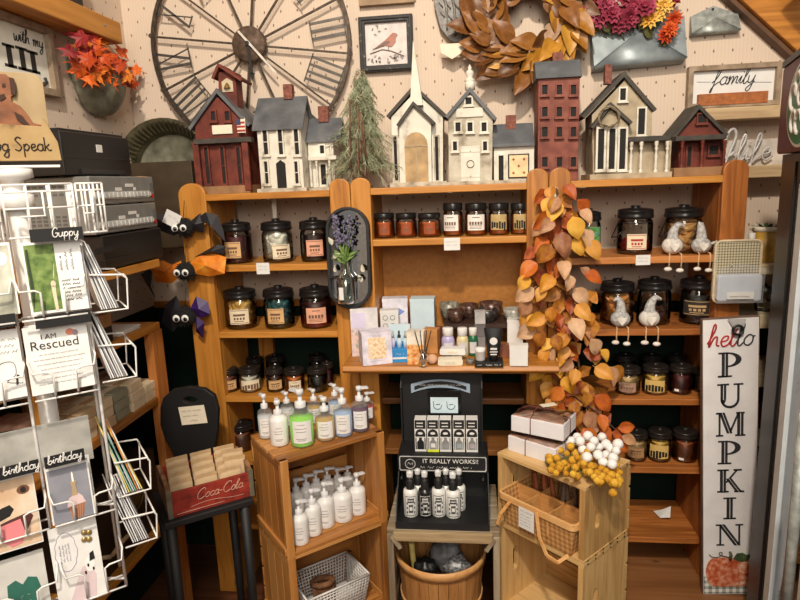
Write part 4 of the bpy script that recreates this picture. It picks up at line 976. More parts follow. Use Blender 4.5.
# ================================================================ candle jars
lidm = mat('black_lid', (30, 28, 28), .28, .1, noise=.1)
lidb = mat('bronze_lid', (58, 52, 48), .35, .6, noise=.15)
def wax(n, c): return mat('wax_'+n, c, .5, noise=.10, nscale=30)
labink = mat('label_ink', (112, 84, 64), .7, noise=0)
def jar(x, y, z, r, h, fill, label, cat_group, wcol=None, lab=None, labc=None, wire=False, lid='dome', face=0, labh=(.14, .50), labw=.75, name='candle_jar', lidmat=None, mark='box'):
    """lidded glass jar: shell, wax or melts, lid with knob, paper label, wire bail"""
    o = thing(name, label, 'jar', (x, y, z), 0, cat_group)
    hb = h*(.76 if lid == 'dome' else .80)
    g = G(); g.lathe([(r*.86, .001), (r*.97, .004), (r, h*.06), (r, hb*.80), (r*.97, hb*.88), (r*.84, hb*.97), (r*.84, hb)], n=22); g.build('glass_jar', clear, o, local=True)
    wi = wcol
    if fill == 'solid':
        g = G(); g.lathe([(0, .006), (r*.92, .006), (r*.94, h*.07), (r*.94, hb*.80), (0, hb*.81)], n=20); g.build('wax', wi, o, local=True)
    elif fill == 'layer':
        g = G(); g.lathe([(0, .006), (r*.92, .006), (r*.94, h*.07), (r*.94, hb*.42), (0, hb*.42)], n=20, mi=0); g.lathe([(0, hb*.42), (r*.94, hb*.42), (r*.94, hb*.80), (0, hb*.81)], n=20, mi=1); g.build('wax', wi, o, local=True)
    elif fill in ('melts', 'cookies', 'few'):
        top = hb*(.42 if fill == 'few' else .9); cnt = 14 if fill == 'few' else 46
        for k in range(cnt):
            a = k*2.4; rr = r*.66*math.sqrt(((k*7) % cnt+1)/cnt); zz = .02+ (top-.03)*((k+.5)/cnt); b = r*.36
            M = Matrix.Rotation(random.uniform(-1, 1), 3, 'X') @ Matrix.Rotation(random.uniform(-1, 1), 3, 'Y')
            g = G()
            if fill == 'cookies': g.lathe([(0, -.3*b), (b*1.0, -.3*b), (b*1.12, 0), (b*1.0, .3*b), (0, .3*b)], n=12, M=M, smooth=False)
            else: g.ball((0, 0, 0), b, 9, 6, (1, 1, .8), M=M)
            g.v = [p+Vector((rr*math.cos(a), rr*math.sin(a), max(zz, b*.8))) for p in g.v]
            g.build('wax_melt', wi, o, local=True)
    if lid == 'dome':
        g = G(); g.lathe([(r*.90, hb-.006), (r*1.0, hb-.004), (r*1.03, hb+.002), (r*1.0, hb+.006), (r*.98, h*.875), (r*1.0, h*.88), (r*.99, h*.895), (r*.90, h*.915), (r*.62, h*.93), (r*.30, h*.945)], n=24); lo = g.build('lid', lidmat or lidm, o, local=True)
        g = G(); g.lathe([(r*.30, h*.942), (r*.22, h*.955), (r*.30, h*.975), (r*.28, h*.99), (0, h*1.0)], n=14); k_ = g.build('knob', lidmat or lidm, o, local=True); k_.parent = lo
    else:
        g = G(); g.lathe([(r*.88, hb-.004), (r*.99, hb-.002), (r*1.0, hb+.004), (r*1.0, h-.003), (r*.96, h), (0, h)], n=24); g.build('lid', lidmat or lidm, o, local=True)
    if lab:
        a = to_cam(x, y)+face; w2 = labw
        g = G(); R1 = r*1.012; z0, z1 = h*labh[0], h*labh[1]
        g.grid(lambda u, v: (R1*math.cos(a-w2+2*w2*u), R1*math.sin(a-w2+2*w2*u), z0+(z1-z0)*v), 10, 1, 0)
        def arc(t0, t1, zz, th): g.grid(lambda u, v: (R1*1.008*math.cos(a+t0+(t1-t0)*u), R1*1.008*math.sin(a+t0+(t1-t0)*u), zz+th*(v-.5)), 6, 1, 1)
        hh = z1-z0
        if mark == 'box':
            for t in (-1, 1): arc(-w2*.92, w2*.92, (z0+z1)/2+t*hh*.42, hh*.035)
            arc(-w2*.6, w2*.6, z0+hh*.62, hh*.14)
            for q in range(4): arc(-w2*.55+q*w2*.3, -w2*.55+q*w2*.3+w2*.2, z0+hh*.38, hh*.16)
            arc(-w2*.5, w2*.45, z0+hh*.2, hh*.05)
        elif mark == 'lines':
            arc(-w2*.4, w2*.4, z0+hh*.82, hh*.05)
            for q in range(5): arc(-w2*.75+q*w2*.3, -w2*.75+q*w2*.3+w2*.22, z0+hh*.45, hh*.2)
            for q in range(3): arc(-w2*.7, w2*.6, z0+hh*(.12+.09*q), hh*.03)
        elif mark == 'art':
            for q in range(6): arc(-w2*.9+q*w2*.3, -w2*.9+q*w2*.3+w2*.24, z0+hh*(.2+.16*random.random()), hh*(.3+.3*random.random()))
        g.build('label', [lab, labc or labink], o, local=True, label=None)
    if wire:
        g = G(); zz = hb-.004
        g.tube([(r*.93*math.cos(t*2*PI/20), r*.93*math.sin(t*2*PI/20), zz-.014) for t in range(20)], .0022, 5, closed=True)
        pts = [(r*1.0*math.cos(PI*t/12), -r*.35-abs(math.sin(PI*t/12))*r*.3, zz-.014-math.sin(PI*t/12)*h*.20) for t in range(13)]
        sgn = -1
        g.tube([(-r*.95, 0, zz-.014), (-r*1.28, -r*.3, zz-.05), (-r*1.42, -r*.5, zz-h*.38), (-r*1.2, -r*.72, zz-h*.36), (-r*.75, -r*.8, zz-h*.2)], .0022, 5)
        g.build('wire_bail', wirem, o, local=True)
    return o
def jar_px(pxl, pxr, ytop, zs, Y, *a, **k):
    xc = (pxl+pxr)/2; x = oy(xc, ytop+20, Y).x; r = mpp(xc, ytop+20, Y)*(pxr-pxl)/2*.985; zt = oy(xc, ytop, Y).z
    return jar(x, Y, zs, r, zt-zs, *a, **k)
tan_l = mat('label_tan', (214, 172, 120), .7, noise=.04); cream_l = mat('label_cream', (232, 216, 186), .7, noise=.03); pink_l = mat('label_pink', (226, 166, 138), .7, noise=.04)
white_l = mat('label_white', (236, 232, 226), .7, noise=.02); yellow_l = mat('label_yellow', (216, 180, 104), .7, noise=.04)
Y = 2.085; za, zb_, zc, zd = ZS['a'], ZS['b'], ZS['c'], ZS['d']
gA = 'large candle jars on the upper left shelves'
jar_px(222, 251, 219, za, Y, 'solid', 'black-lidded jar of dark plum wax with a tan label, leftmost on its shelf', gA, wcol=wax('plum', (76, 24, 30)), lab=tan_l, face=-.35, labw=.55)
jar_px(262, 292, 218, za, Y, 'melts', 'black-lidded jar full of white wax melts like marshmallows', gA, wcol=wax('white', (232, 226, 212)), lab=cream_l, face=.25, labw=.6, labh=(.1, .42))
jar_px(300, 328, 217, za, Y, 'solid', 'black-lidded dark brown jar with pink label, half behind the oval mirror', gA, wcol=wax('choc', (46, 28, 26)), lab=pink_l, labw=.6)
jar_px(225, 256, 286, zb_, Y, 'melts', 'black-lidded jar of golden wax melts with cream label', gA, wcol=wax('gold', (206, 158, 78)), lab=cream_l, face=-.15, labw=.6)
jar_px(264, 294, 285, zb_, Y, 'melts', 'black-lidded jar of teal wax melts with peach label', gA, wcol=wax('teal', (38, 86, 88)), lab=tan_l, face=-.3, labw=.55)
jar_px(300, 331, 284, zb_, Y, 'layer', 'black-lidded jar with deep red wax at its base and peach label', gA, wcol=[wax('red', (132, 26, 28)), wax('dkred', (64, 24, 26))], lab=pink_l, labw=.65, mark='lines')
gB = 'small candle jars on the third left shelf'
yb2 = 2.07
jar_px(209, 219, 367, zc, 2.09, 'solid', 'small orange wax jar at the left end, cut off by the pine post', gB, wcol=wax('orange', (190, 104, 48)), lab=tan_l, labw=.6)
jar_px(219, 239, 366, zc, yb2, 'solid', 'small dark amber red jar with a peach label', gB, wcol=wax('amber', (112, 42, 20)), lab=tan_l, labw=.75, lidmat=lidb)
jar_px(240, 261, 365, zc, yb2, 'solid', 'small jar of off-white wax with black lettering', gB, wcol=wax('ivory', (216, 208, 188)), lab=cream_l, labw=.9, mark='art', lidmat=lidb)
jar_px(267, 284, 366, zc, yb2, 'solid', 'small dark brown wax jar with orange tan label', gB, wcol=wax('cocoa', (70, 40, 24)), lab=tan_l, labw=.8, lidmat=lidb)
jar_px(285, 305, 366, zc, yb2, 'solid', 'small jar of bright orange wax with white label', gB, wcol=wax('pumpkin', (206, 110, 44)), lab=cream_l, labw=.6, mark='lines', lidmat=lidb)
jar_px(308, 328, 365, zc, yb2, 'solid', 'small black jar behind the pump bottles', gB, wcol=wax('black', (26, 26, 24)), lidmat=lidb)
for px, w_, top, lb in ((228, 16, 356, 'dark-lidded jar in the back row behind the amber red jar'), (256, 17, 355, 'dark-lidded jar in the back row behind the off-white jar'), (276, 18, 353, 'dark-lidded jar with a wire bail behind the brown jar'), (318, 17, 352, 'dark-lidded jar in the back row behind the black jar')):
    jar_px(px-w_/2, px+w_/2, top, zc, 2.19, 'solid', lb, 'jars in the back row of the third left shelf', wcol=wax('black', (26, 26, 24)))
jar_px(322, 334, 360, zc, 2.12, 'solid', 'dark red jar at the right end of the third left shelf', gB, wcol=wax('plum', (76, 24, 30)), lidmat=lidb)
gC = 'dark jars on the low left shelf'
for px, w_, top, lb, Y_ in ((213, 22, 424, 'dark-lidded jar on the low shelf right beside the black chair back', 2.1), (242, 24, 420, 'black-lidded amber jar on the low shelf between the chair and the pump bottles', 2.1)):
    jar_px(px-w_/2, px+w_/2, top, zd, Y_, 'solid', lb, gC, wcol=wax('rust', (112, 58, 36)))
# centre bay: orange tumblers with flat lids
gD = 'orange candle tumblers on the hutch shelf'
ow = wax('burnt', (196, 94, 40)); ow2 = wax('burnt2', (208, 104, 44)); zs = 1.366
clr = mat('lid_flat', (26, 25, 25), .45)
for i, (a, b, lb) in enumerate(((374, 395, 'short burnt orange candle, leftmost on the hutch shelf'), (396, 417, 'short burnt orange candle, second from the left on the hutch shelf'), (418, 441, 'short burnt orange candle just left of the taller white-labelled ones'))):
    jar_px(a, b, 213, zs, 2.07, 'solid', lb, gD, wcol=ow, lid='flat', lab=mat('label_burnt', (160, 74, 34), .5), labw=.5, mark='lines', name='candle_tumbler', labh=(.15, .6))
for a, b, lb, lm, mk, fc in ((443, 463, 'tall orange candle with a white label turned to the left', white_l, 'lines', -.3), (465, 487, 'tall orange candle with a broad white label facing front', white_l, 'lines', 0), (488.5, 509, 'tall orange candle with a dark and cream picture label, left of the last one', mat('label_pic', (196, 170, 116), .7, noise=.15), 'art', 0), (510.5, 529, 'tall orange candle with a picture label, rightmost on the hutch shelf', mat('label_pic', (196, 170, 116), .7), 'art', .15)):
    jar_px(a, b, 203, zs, 2.07, 'solid', lb, gD, wcol=ow2, lid='flat', lab=lm, labw=.85, mark=mk, face=fc, name='candle_tumbler', labh=(.18, .66), labc=None if mk == 'lines' else blackm)
# right bay
gE = 'large candle jars on the upper right shelves'
Yr = 2.10
jar_px(576, 601, 208, za, Yr, 'few', 'jar with a blue and green label half hidden by the leaf garland', gE, wcol=wax('mint', (120, 170, 110)), lab=mottled('label_meadow', [(.35, (60, 120, 60)), (.5, (110, 170, 90)), (.65, (60, 110, 190))], 60, .6), labw=.7, labh=(.1, .6), mark=None, face=.5)
jar_px(617, 653, 205, za, Yr, 'few', 'big clear jar of a few red wax melts with a cream label and wire bail', gE, wcol=wax('cherry', (184, 44, 34)), lab=cream_l, wire=True, labw=.55, face=.15, labh=(.1, .42), labc=mat('label_red', (170, 50, 40), .7))
jar_px(664, 702, 204, za, Yr, 'cookies', 'big clear jar of tan cookie shaped melts behind two seated gnomes', gE, wcol=wax('biscuit', (206, 150, 88)), wire=True)
jar_px(600, 634, 278, zb_-.002, Yr, 'cookies', 'big jar of orange and tan biscuit melts behind the curly hatted gnome', gE, wcol=wax('biscuit2', (196, 128, 66)))
jar_px(637, 671, 276, zb_-.002, Yr, 'few', 'big dark jar with a few brown melts, behind the pointed hat gnome', gE, wcol=wax('umber', (84, 46, 34)))
jar_px(680, 716, 275, zb_-.002, Yr, 'solid', 'big black jar with an outlined dark label, left of the checked pad', gE, wcol=wax('soot', (34, 28, 28)), lab=mat('label_dark', (48, 40, 38), .6), labc=mat('label_line', (190, 160, 110), .6), labw=.8, labh=(.2, .52))
gF = 'small candle jars on the fourth right shelf'
jar_px(615, 640, 364, zc-.002, 2.07, 'layer', 'small tan layered candle jar, leftmost on the fourth right shelf', gF, wcol=[wax('mauve', (150, 116, 96)), wax('sand', (200, 160, 106))], lab=mat('label_mauve', (168, 132, 112), .7), labw=.7, mark='lines', labh=(.12, .45), lidmat=lidb)
jar_px(642, 668, 362, zc-.002, 2.07, 'layer', 'small yellow topped candle jar with a black picture label', gF, wcol=[wax('sand', (200, 160, 106)), wax('honey', (216, 168, 76))], lab=yellow_l, labc=blackm, labw=.8, mark='art', labh=(.12, .5), lidmat=lidb)
jar_px(669, 692, 362, zc-.002, 2.07, 'solid', 'small dark red candle jar with a tiny white sticker', gF, wcol=wax('wine', (88, 26, 28)), lab=white_l, labw=.2, mark=None, labh=(.12, .2), face=-.3, lidmat=lidb)
jar_px(692, 712, 366, zc-.002, 2.09, 'solid', 'small brown candle jar half behind the pumpkin sign', gF, wcol=wax('walnut', (92, 62, 48)), lidmat=lidb)
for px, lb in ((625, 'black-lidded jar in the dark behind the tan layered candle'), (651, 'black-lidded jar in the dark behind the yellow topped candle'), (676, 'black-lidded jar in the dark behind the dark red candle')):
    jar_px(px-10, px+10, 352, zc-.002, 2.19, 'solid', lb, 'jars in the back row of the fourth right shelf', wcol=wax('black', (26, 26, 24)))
gG = 'tall candle jars on the fifth right shelf'
jar_px(625, 647, 428, zd-.002, 2.07, 'layer', 'tall tan candle jar with a brown framed label, nearest the white berries', gG, wcol=[wax('fudge', (160, 116, 74)), wax('sand', (200, 160, 106))], lab=mat('label_fudge', (176, 132, 88), .7), labw=.8, mark='box', labh=(.15, .5), lidmat=lidb)
jar_px(647.5, 671, 427, zd-.002, 2.07, 'layer', 'tall honey yellow candle jar with a black picture label', gG, wcol=[wax('fudge', (160, 116, 74)), wax('honey', (216, 168, 76))], lab=yellow_l, labc=blackm, labw=.85, mark='art', labh=(.14, .55), lidmat=lidb)
jar_px(672, 697, 427, zd-.002, 2.07, 'solid', 'tall rust orange candle jar with a tiny white sticker', gG, wcol=wax('rust2', (150, 76, 36)), lab=white_l, labw=.2, mark=None, labh=(.1, .17), face=-.2, lidmat=lidb)
# ================================================================ price tags clipped on the shelf edges
def tagcard(px, py, w_, h_, Y, label, tilt=0):
    p = oy(px, py, Y); s = mpp(px, py, Y); w2, h2 = w_*s/2, h_*s/2
    o = thing('price_tag', label, 'price tag', p, 0, 'handwritten price tags', rot=(0, tilt, 0))
    g = G(); g.box(-w2, w2, -.001, .0005, -h2, h2); q = g.build('card', white, o, local=True)
    g = G()
    for k in range(2): g.scribble((-w2*.7, -.0014, h2*(.3-.6*k)), (1, 0, 0), (0, 0, 1), w2*1.3, h2*.25, .0004)
    t = g.build('handwriting', greyink, o, local=True); t.parent = q
tagcard(263, 268.5, 13, 11, 1.9993, 'small white price tag under the jar of white melts')
tagcard(452, 244, 16, 12.5, 1.9993, 'white price tag at the centre of the hutch shelf')
tagcard(643, 260, 14.5, 10.5, 1.9993, 'white price tag under the jar of red wax melts')
tagcard(552, 197, 8, 20, 1.985, 'narrow white tag hanging at the top of the leaf garland', tilt=.2)
# paper strip hanging from the shelf above the white melts
p = oy(270, 200, 2.08); g = G(); g.prism([(p.x-.010, 1.524), (p.x+.010, 1.524), (p.x+.006, 1.44), (p.x-.006, 1.44)], 2.12, 2.1215); solo(g, 'hanging_strip', cream, 'pale paper strip hanging down behind the jar of white melts', 'tag')
# ================================================================ gnomes
gw = mat('gnome_white', (216, 210, 202), .9, noise=.08, nscale=80, bump=.6); gg_ = mottled('gnome_grey', [(.3, (134, 132, 132)), (.5, (178, 176, 174)), (.7, (208, 206, 202))], 120, .9, bump=.5)
gp = mat('gnome_pale', (228, 220, 210), .8)
def gnome(px, ybot, ytop, w_, zs, Y, label, hat, body, lean, curl, hold=False):
    s = mpp(px, ybot, Y); x = oy(px, ybot, Y).x; R = w_*s/2; H = oy(px, ytop, Y).z-zs
    o = thing('gnome', label, 'gnome', (x, Y, zs), 0, 'plush gnomes sitting on the right shelves')
    g = G(); g.ball((0, 0, R*.86), R, 18, 12, (1, .85, .86)); g.build('body', body, o, local=True)
    hz = R*1.25; pts = [(0, 0, hz), (lean*.15*H, 0, hz+(H-hz)*.55), (lean*.35*H+curl*.4*R, 0, hz+(H-hz)*.95), (lean*.35*H+curl*1.0*R, -.002, hz+(H-hz)*.85)]
    g = G(); sm = smooth_line(pts, 4); n = len(sm); vs = []
    g.tube(sm, R*.62, 12, taper=R*.10); g.lathe([(R*.74, -.15*R), (R*.80, .02*R), (R*.6, .25*R)], (0, 0, hz-.08*R), 16); g.build('hat', hat, o, local=True)
    g = G(); g.ball((0, -R*.66, R*1.12), R*.16, 8, 6); g.build('nose', gp, o, local=True)
    g = G(); g.prism([(0, R*.25), (R*.5, R*.85), (R*.42, R*1.2), (0, R*1.05), (-R*.42, R*1.2), (-R*.5, R*.85)], -R*.9, -R*.72); g.build('beard', gp, o, local=True, bev=.003)
    for sx in (-1, 1):
        L = H*.40*(1 if sx < 0 else 1.12)
        g = G(); g.tube([(sx*R*.5, -R*.6, .006), (sx*R*.55, -R*1.1, .004), (sx*R*.58, -R*1.15, -.02), (sx*R*.56, -R*1.1, -L)], .0025, 5); lg = g.build('leg', mat('leg_cord', (206, 170, 130), .8), o, local=True)
        g = G(); g.ball((sx*R*.56-.004, -R*1.2, -L-.004), R*.30, 10, 6, (1.3, 1, .75)); q = g.build('foot', gp, o, local=True); q.parent = lg
    if hold:
        g = G(); g.tube([(R*.7, -R*.3, R*1.0), (R*1.1, -R*.4, R*1.15), (R*1.35, -R*.45, R*1.2)], R*.16, 8); g.ball((R*1.42, -R*.45, R*1.22), R*.22, 10, 6); g.build('arm', body, o, local=True)
    return o
gnome(672, 252, 224, 21, za, 2.035, 'white gnome with a folded grey hat sitting on the upper right shelf edge', gg_, gw, .1, 1.0)
gnome(701, 249, 222, 20, za, 2.035, 'grey gnome holding an arm out, nearest the checked pad', gg_, gg_, -.15, -.1, True)
gnome(620, 326, 298, 20, zb_-.002, 2.035, 'grey speckled gnome with curled hat on the shelf edge beside the leaf garland', gg_, gg_, .05, -.8)
gnome(649, 326, 297, 21, zb_-.002, 2.035, 'white gnome with a tall curling hat on the middle right shelf edge', gg_, gw, .15, .9)
# ================================================================ autumn leaf garland on the post
ga = thing('leaf_garland', 'long hanging garland of orange and yellow autumn leaves on the pine post', 'garland', oy(560, 200, 1.97))
GM = [mottled('autumn_%d' % i, st, 38, .55, rnd=.35) for i, st in enumerate((
    [(.3, (140, 80, 24)), (.5, (196, 132, 46)), (.72, (212, 158, 80))], [(.3, (126, 50, 14)), (.5, (182, 88, 26)), (.75, (212, 128, 50))],
    [(.3, (136, 84, 56)), (.55, (190, 144, 106)), (.8, (216, 184, 150))], [(.3, (170, 100, 22)), (.55, (216, 156, 46)), (.8, (228, 184, 90))]))]
pg = [leaf_oval('leaf', +.066, .052, GM[i], ga, .35, .28) for i in range(4)]
axis = [(556, 188), (563, 215), (560, 250), (566, 290), (572, 330), (580, 370), (582, 400), (580, 440), (577, 462)]
def gp_at(f):
    k = f*(len(axis)-1); i = min(int(k), len(axis)-2); t = k-i
    return axis[i][0]*(1-t)+axis[i+1][0]*t, axis[i][1]*(1-t)+axis[i+1][1]*t
wid = [10, 28, 34, 38, 42, 40, 34, 18, 6]
g = G(); g.tube([oy(*gp_at(i/20), 1.975) for i in range(21)], .004, 5); g.build('vine', mat('vine_brown', (88, 56, 32), .8), ga)
for k in range(98):
    f = ((k+.5)/98)**.92; px, py = gp_at(f); i = min(int(f*8), 7); w_ = wid[i]+(wid[i+1]-wid[i])*(f*8-i)
    off = random.uniform(-1, 1); q = oy(px+off*w_*.85-(8 if .25 < f < .6 else 0), py+random.uniform(-8, 8), 1.955-random.uniform(0, .075)*(1-off*off*.6))
    c_ = pg[k] if k < 4 else pg[random.choices(range(4), [.34, .16, .2, .30] if f < .8 else [.15, .5, .3, .05])[0]].copy()
    if k >= 4: C.objects.link(c_)
    c_.parent = ga; c_.location = q-Vector(ga.location)
    d = Vector((off*.9+random.uniform(-.5, .5), random.uniform(-.5, .1), -1+random.uniform(-.3, .7))).normalized()
    nn_ = Vector((off*.5+random.uniform(-.4, .4), -1, random.uniform(-.2, .6))).normalized(); d = (d-nn_*d.dot(nn_)).normalized()
    M3 = Matrix((d.cross(nn_), d, nn_)).transposed(); c_.rotation_euler = M3.to_euler(); c_.scale = (random.uniform(.75, 1.2),)*3
g = G()
for k in range(90):
    f = (k+.5)/90; px, py = gp_at(f); i = min(int(f*8), 7); w_ = wid[i]; off = random.uniform(-1, 1); q = oy(px+off*w_*.7, py+random.uniform(-8, 8), 1.972-random.uniform(0, .03)); a = random.uniform(-1.1, 1.1); L = random.uniform(.05, .075)
    d = Vector((math.sin(a), -.2, -math.cos(a))); t = Vector((math.cos(a), random.uniform(-.5, .5), math.sin(a)))*L*.36
    g.add([q, q+d*L*.35-t, q+d*L*.75-t*.6, q+d*L, q+d*L*.75+t*.6, q+d*L*.35+t, q+d*L*.5+Vector((0, .008, 0))], [(0, 1, 6), (1, 2, 6), (2, 3, 6), (3, 4, 6), (4, 5, 6), (5, 0, 6)], k % 2)
g.build('under_foliage', [GM[1], GM[0]], ga, kind='stuff')
# loose spray of copper leaves by the white berries
sp = thing('leaf_spray', 'sprig of copper orange leaves reaching right above the white berries', 'artificial plant', oy(590, 430, 1.93))
cop = [leaf_oval('leaf', .06, .042, GM[1], sp, .3, .3), leaf_oval('leaf', .055, .04, GM[2], sp, .3, .3)]
g = G(); g.tube([oy(572, 395, 1.95), oy(597, 412, 1.93), oy(605, 440, 1.9)], .0025, 5); g.tube([oy(597, 412, 1.93), oy(618, 432, 1.9), oy(632, 424, 1.9)], .002, 5); g.build('stem', mat('vine_brown', (88, 56, 32), .8), sp)
for k, (px, py, an, i) in enumerate(((600, 414, -80, 0), (601, 426, -60, 0), (612, 432, -20, 0), (618, 428, 10, 0), (614, 440, -40, 0), (605, 440, -70, 1), (622, 436, -25, 1), (596, 420, -110, 1), (588, 424, -100, 1))):
    c_ = cop[i] if k in (0,) or (k == 5) else cop[i].copy()
    if c_.name not in C.objects: C.objects.link(c_)
    c_.parent = sp; q = oy(px, py, 1.9+random.uniform(-.02, .02)); c_.location = q-Vector(sp.location)
    d = Vector((math.cos(rad(an)), -.2, math.sin(rad(an)))).normalized(); nn_ = Vector((.2, -1, .4)).normalized(); d = (d-nn_*d.dot(nn_)).normalized()
    c_.rotation_euler = Matrix((d.cross(nn_), d, nn_)).transposed().to_euler()
# ================================================================ oval mirror vase
mi_ = thing('oval_mirror', 'tall oval black framed mirror hanging on the pine posts with a bottle vase in front', 'mirror', oy(350, 306, 1.99))
def oval(px0, px1, py0, py1, Y, n=16):
    xl, xr, zb, zt = RC(px0, py0, px1, py1, Y); r = (xr-xl)/2; cx = (xl+xr)/2
    return [(cx+r*math.cos(PI*i/n), zt-r+r*math.sin(PI*i/n)) for i in range(n+1)] + [(cx-r*math.cos(PI*i/n), zb+r-r*math.sin(PI*i/n)) for i in range(n+1)]
op = oval(327.5, 370.5, 207, 308, 1.975); ip = oval(330.5, 367.5, 210, 305, 1.975)
g = G(); g.ring(op, ip, 1.965, 1.998); g.build('frame', blackm, mi_, bev=.002)
def mirror_mat():
    t = NT('mirror_glass'); b = t.pb((214, 216, 220), .03, 1.0); return t.m
g = G(); g.prism(ip, 1.99, 1.997); g.build('mirror_glass', mirror_mat(), mi_)
xc = oy(346, 285, 1.955).x; zv = oy(346, 303, 1.955).z; zh = oy(346, 262, 1.955).z
g = G(); g.tube([(xc+.052*math.cos(2*PI*k/20), 1.955+.028*math.sin(2*PI*k/20), zv+.085) for k in range(20)], .002, 5, closed=True); g.tube([(xc+.052, 1.955, zv+.085), (xc+.058, 1.985, zv+.085)], .002, 4); g.tube([(xc-.052, 1.955, zv+.085), (xc-.05, 1.985, zv+.085)], .002, 4); g.build('ring_holder', wirem, mi_)
H = zh-zv; r = .032
bvs = thing('bottle_vase', 'clear glass bottle vase with a tiny white label, held on the oval mirror', 'vase', (xc, 1.955, zv))
g = G(); g.lathe([(0, .002), (r*.95, .002), (r, .01), (r, H*.55), (r*.7, H*.68), (r*.42, H*.78), (r*.40, H*.95), (r*.5, H)], n=20); g.build('glass', glass('vase_glass', (226, 236, 228), .5), bvs, local=True)
g = G(); g.box(-r*.55, -r*.1, -r-.002, -r, H*.12, H*.42); g.build('label', white, bvs, local=True)
fo = thing('lavender_spray', 'lavender flowers and green leaves in the bottle vase on the mirror', 'artificial flowers', (xc, 1.955, zv+H))
lav = mottled('lavender', [(.3, (74, 70, 92)), (.55, (116, 110, 138)), (.8, (158, 148, 170))], 90, .8); gl = mottled('leaf_green', [(.3, (66, 92, 40)), (.55, (106, 134, 62)), (.8, (150, 172, 100))], 50, .6)
g = G(); g2 = G()
for k in range(9):
    a = random.uniform(-1, 1); tip = Vector((a*.045, random.uniform(-.015, .02), random.uniform(.10, .155))); b0 = Vector((0, 0, -.03))
    g.tube([b0, b0*.5+tip*.5+Vector((0, 0, .01)), tip], .0014, 4)
    for q in range(26):
        f = random.uniform(.55, 1.05); c = b0+(tip-b0)*f+Vector((random.uniform(-.007, .007), random.uniform(-.007, .007), 0)); g2.ball(c, random.uniform(.003, .0055), 5, 4)
g.build('stem', gl, fo, local=True); g2.build('lavender_head', lav, fo, local=True)
l_ = leaf_oval('leaf', .055, .012, gl, fo, .4, .3)
for k in range(16):
    c_ = l_ if k == 0 else l_.copy()
    if k: C.objects.link(c_); c_.parent = fo
    c_.location = (random.uniform(-.01, .01), random.uniform(-.012, .008), random.uniform(-.01, .02)); a = random.uniform(-1.5, 1.5)
    d = Vector((math.sin(a), random.uniform(-.6, .2), .25+math.cos(a))).normalized(); nn_ = Vector((0, -1, .2)).normalized(); d = (d-nn_*d.dot(nn_)).normalized()
    c_.rotation_euler = Matrix((d.cross(nn_), d, nn_)).transposed().to_euler(); c_.scale = (random.uniform(.7, 1.1),)*3
wl = leaf_oval('pale_leaf', .03, .018, mat('pale_leaf', (206, 200, 180), .7), fo, .3, .2)
for k, (px, py) in enumerate(((332, 245), (336, 272), (364, 272), (362, 282), (333, 258))):
    c_ = wl if k == 0 else wl.copy()
    if k: C.objects.link(c_); c_.parent = fo
    c_.location = oy(px, py, 1.955)-Vector(fo.location); c_.rotation_euler = (1.2, random.uniform(-1, 1), random.uniform(-1, 1))
mi_.rotation_euler = (rad(-3.5), 0, 0); mi_.location.y -= .012
# ================================================================ halloween spiders on the left post
fuzz = mat('black_fuzz', (26, 26, 26), .95, noise=.3, nscale=90, bump=1); eyew = mat('eye_white', (236, 236, 232), .25, noise=0); pup = mat('pupil', (12, 12, 12), .2, noise=0)
ribs = dict(black=mat('black_bow', (28, 26, 32), .6), orange=mottled('orange_bow', [(.3, (196, 92, 16)), (.6, (236, 144, 36)), (.8, (244, 184, 84))], 22, .5), purple=mat('purple_bow', (52, 26, 92), .5, noise=.2))
def spider(px, py, Rpx, Y, ribbon, label, wings):
    c = oy(px, py, Y); s = mpp(px, py, Y); R = Rpx*s
    o = thing('spider_ornament', label, 'halloween ornament', c, 0, 'googly eyed spiders hanging on the left post')
    g = G(); g.ball((0, 0, 0), R, 14, 10, (1, .9, .9))
    for k in range(220):
        d = Vector((random.gauss(0, 1), random.gauss(0, 1), random.gauss(0, 1))).normalized(); p = d*R*.92; t = d.orthogonal().normalized()*.0016
        g.add([p-t, p+t, p+d*R*.24+Vector((0, 0, -.002))], [(0, 1, 2)])
    g.build('body', fuzz, o, local=True)
    for ex in (-.55, .32):
        g = G(); g.ball((ex*R, -R*.88, -.05*R), R*.36, 14, 10, (1, .5, 1)); e = g.build('eye', eyew, o, local=True)
        g = G(); g.ball((ex*R+R*.10, -R*1.06, -.10*R), R*.2, 10, 8, (1, .5, 1)); q = g.build('pupil', pup, o, local=True); q.parent = e
    for poly, nm in wings:
        P = [((oy(x, y, Y).x-c.x)*1.12, (oy(x, y, Y).z-c.z)*1.15) for x, y in poly]
        n = len(P); cx, cz = sum(p[0] for p in P)/n, sum(p[1] for p in P)/n
        g = G(); vs = [(cx, -.018, cz)]+[(a, .004+random.uniform(-.010, .010), b) for a, b in P]; g.add(vs, [(0, i+1, (i+1) % n+1) for i in range(n)]); g.build('ribbon_loop', ribs[nm], o, local=True, solid=.0015)
    g = G(); g.tube([(0, 0, R*.7), (0, .01, R*1.6), (.001, .02, R*2.6)], .0012, 4); g.build('cord', pup, o, local=True)
    return o
spider(184, 227, 9.5, 1.955, 'black', 'topmost black googly eyed spider with black bow on the left post', [([(183, 222), (176, 214), (156, 217), (160, 229), (174, 235), (181, 229)], 'black'), ([(188, 223), (198, 215), (202, 223), (200, 232), (192, 229)], 'black'), ([(194, 220), (204, 214), (213, 217), (219, 230), (221, 240), (213, 233), (206, 224)], 'black')])
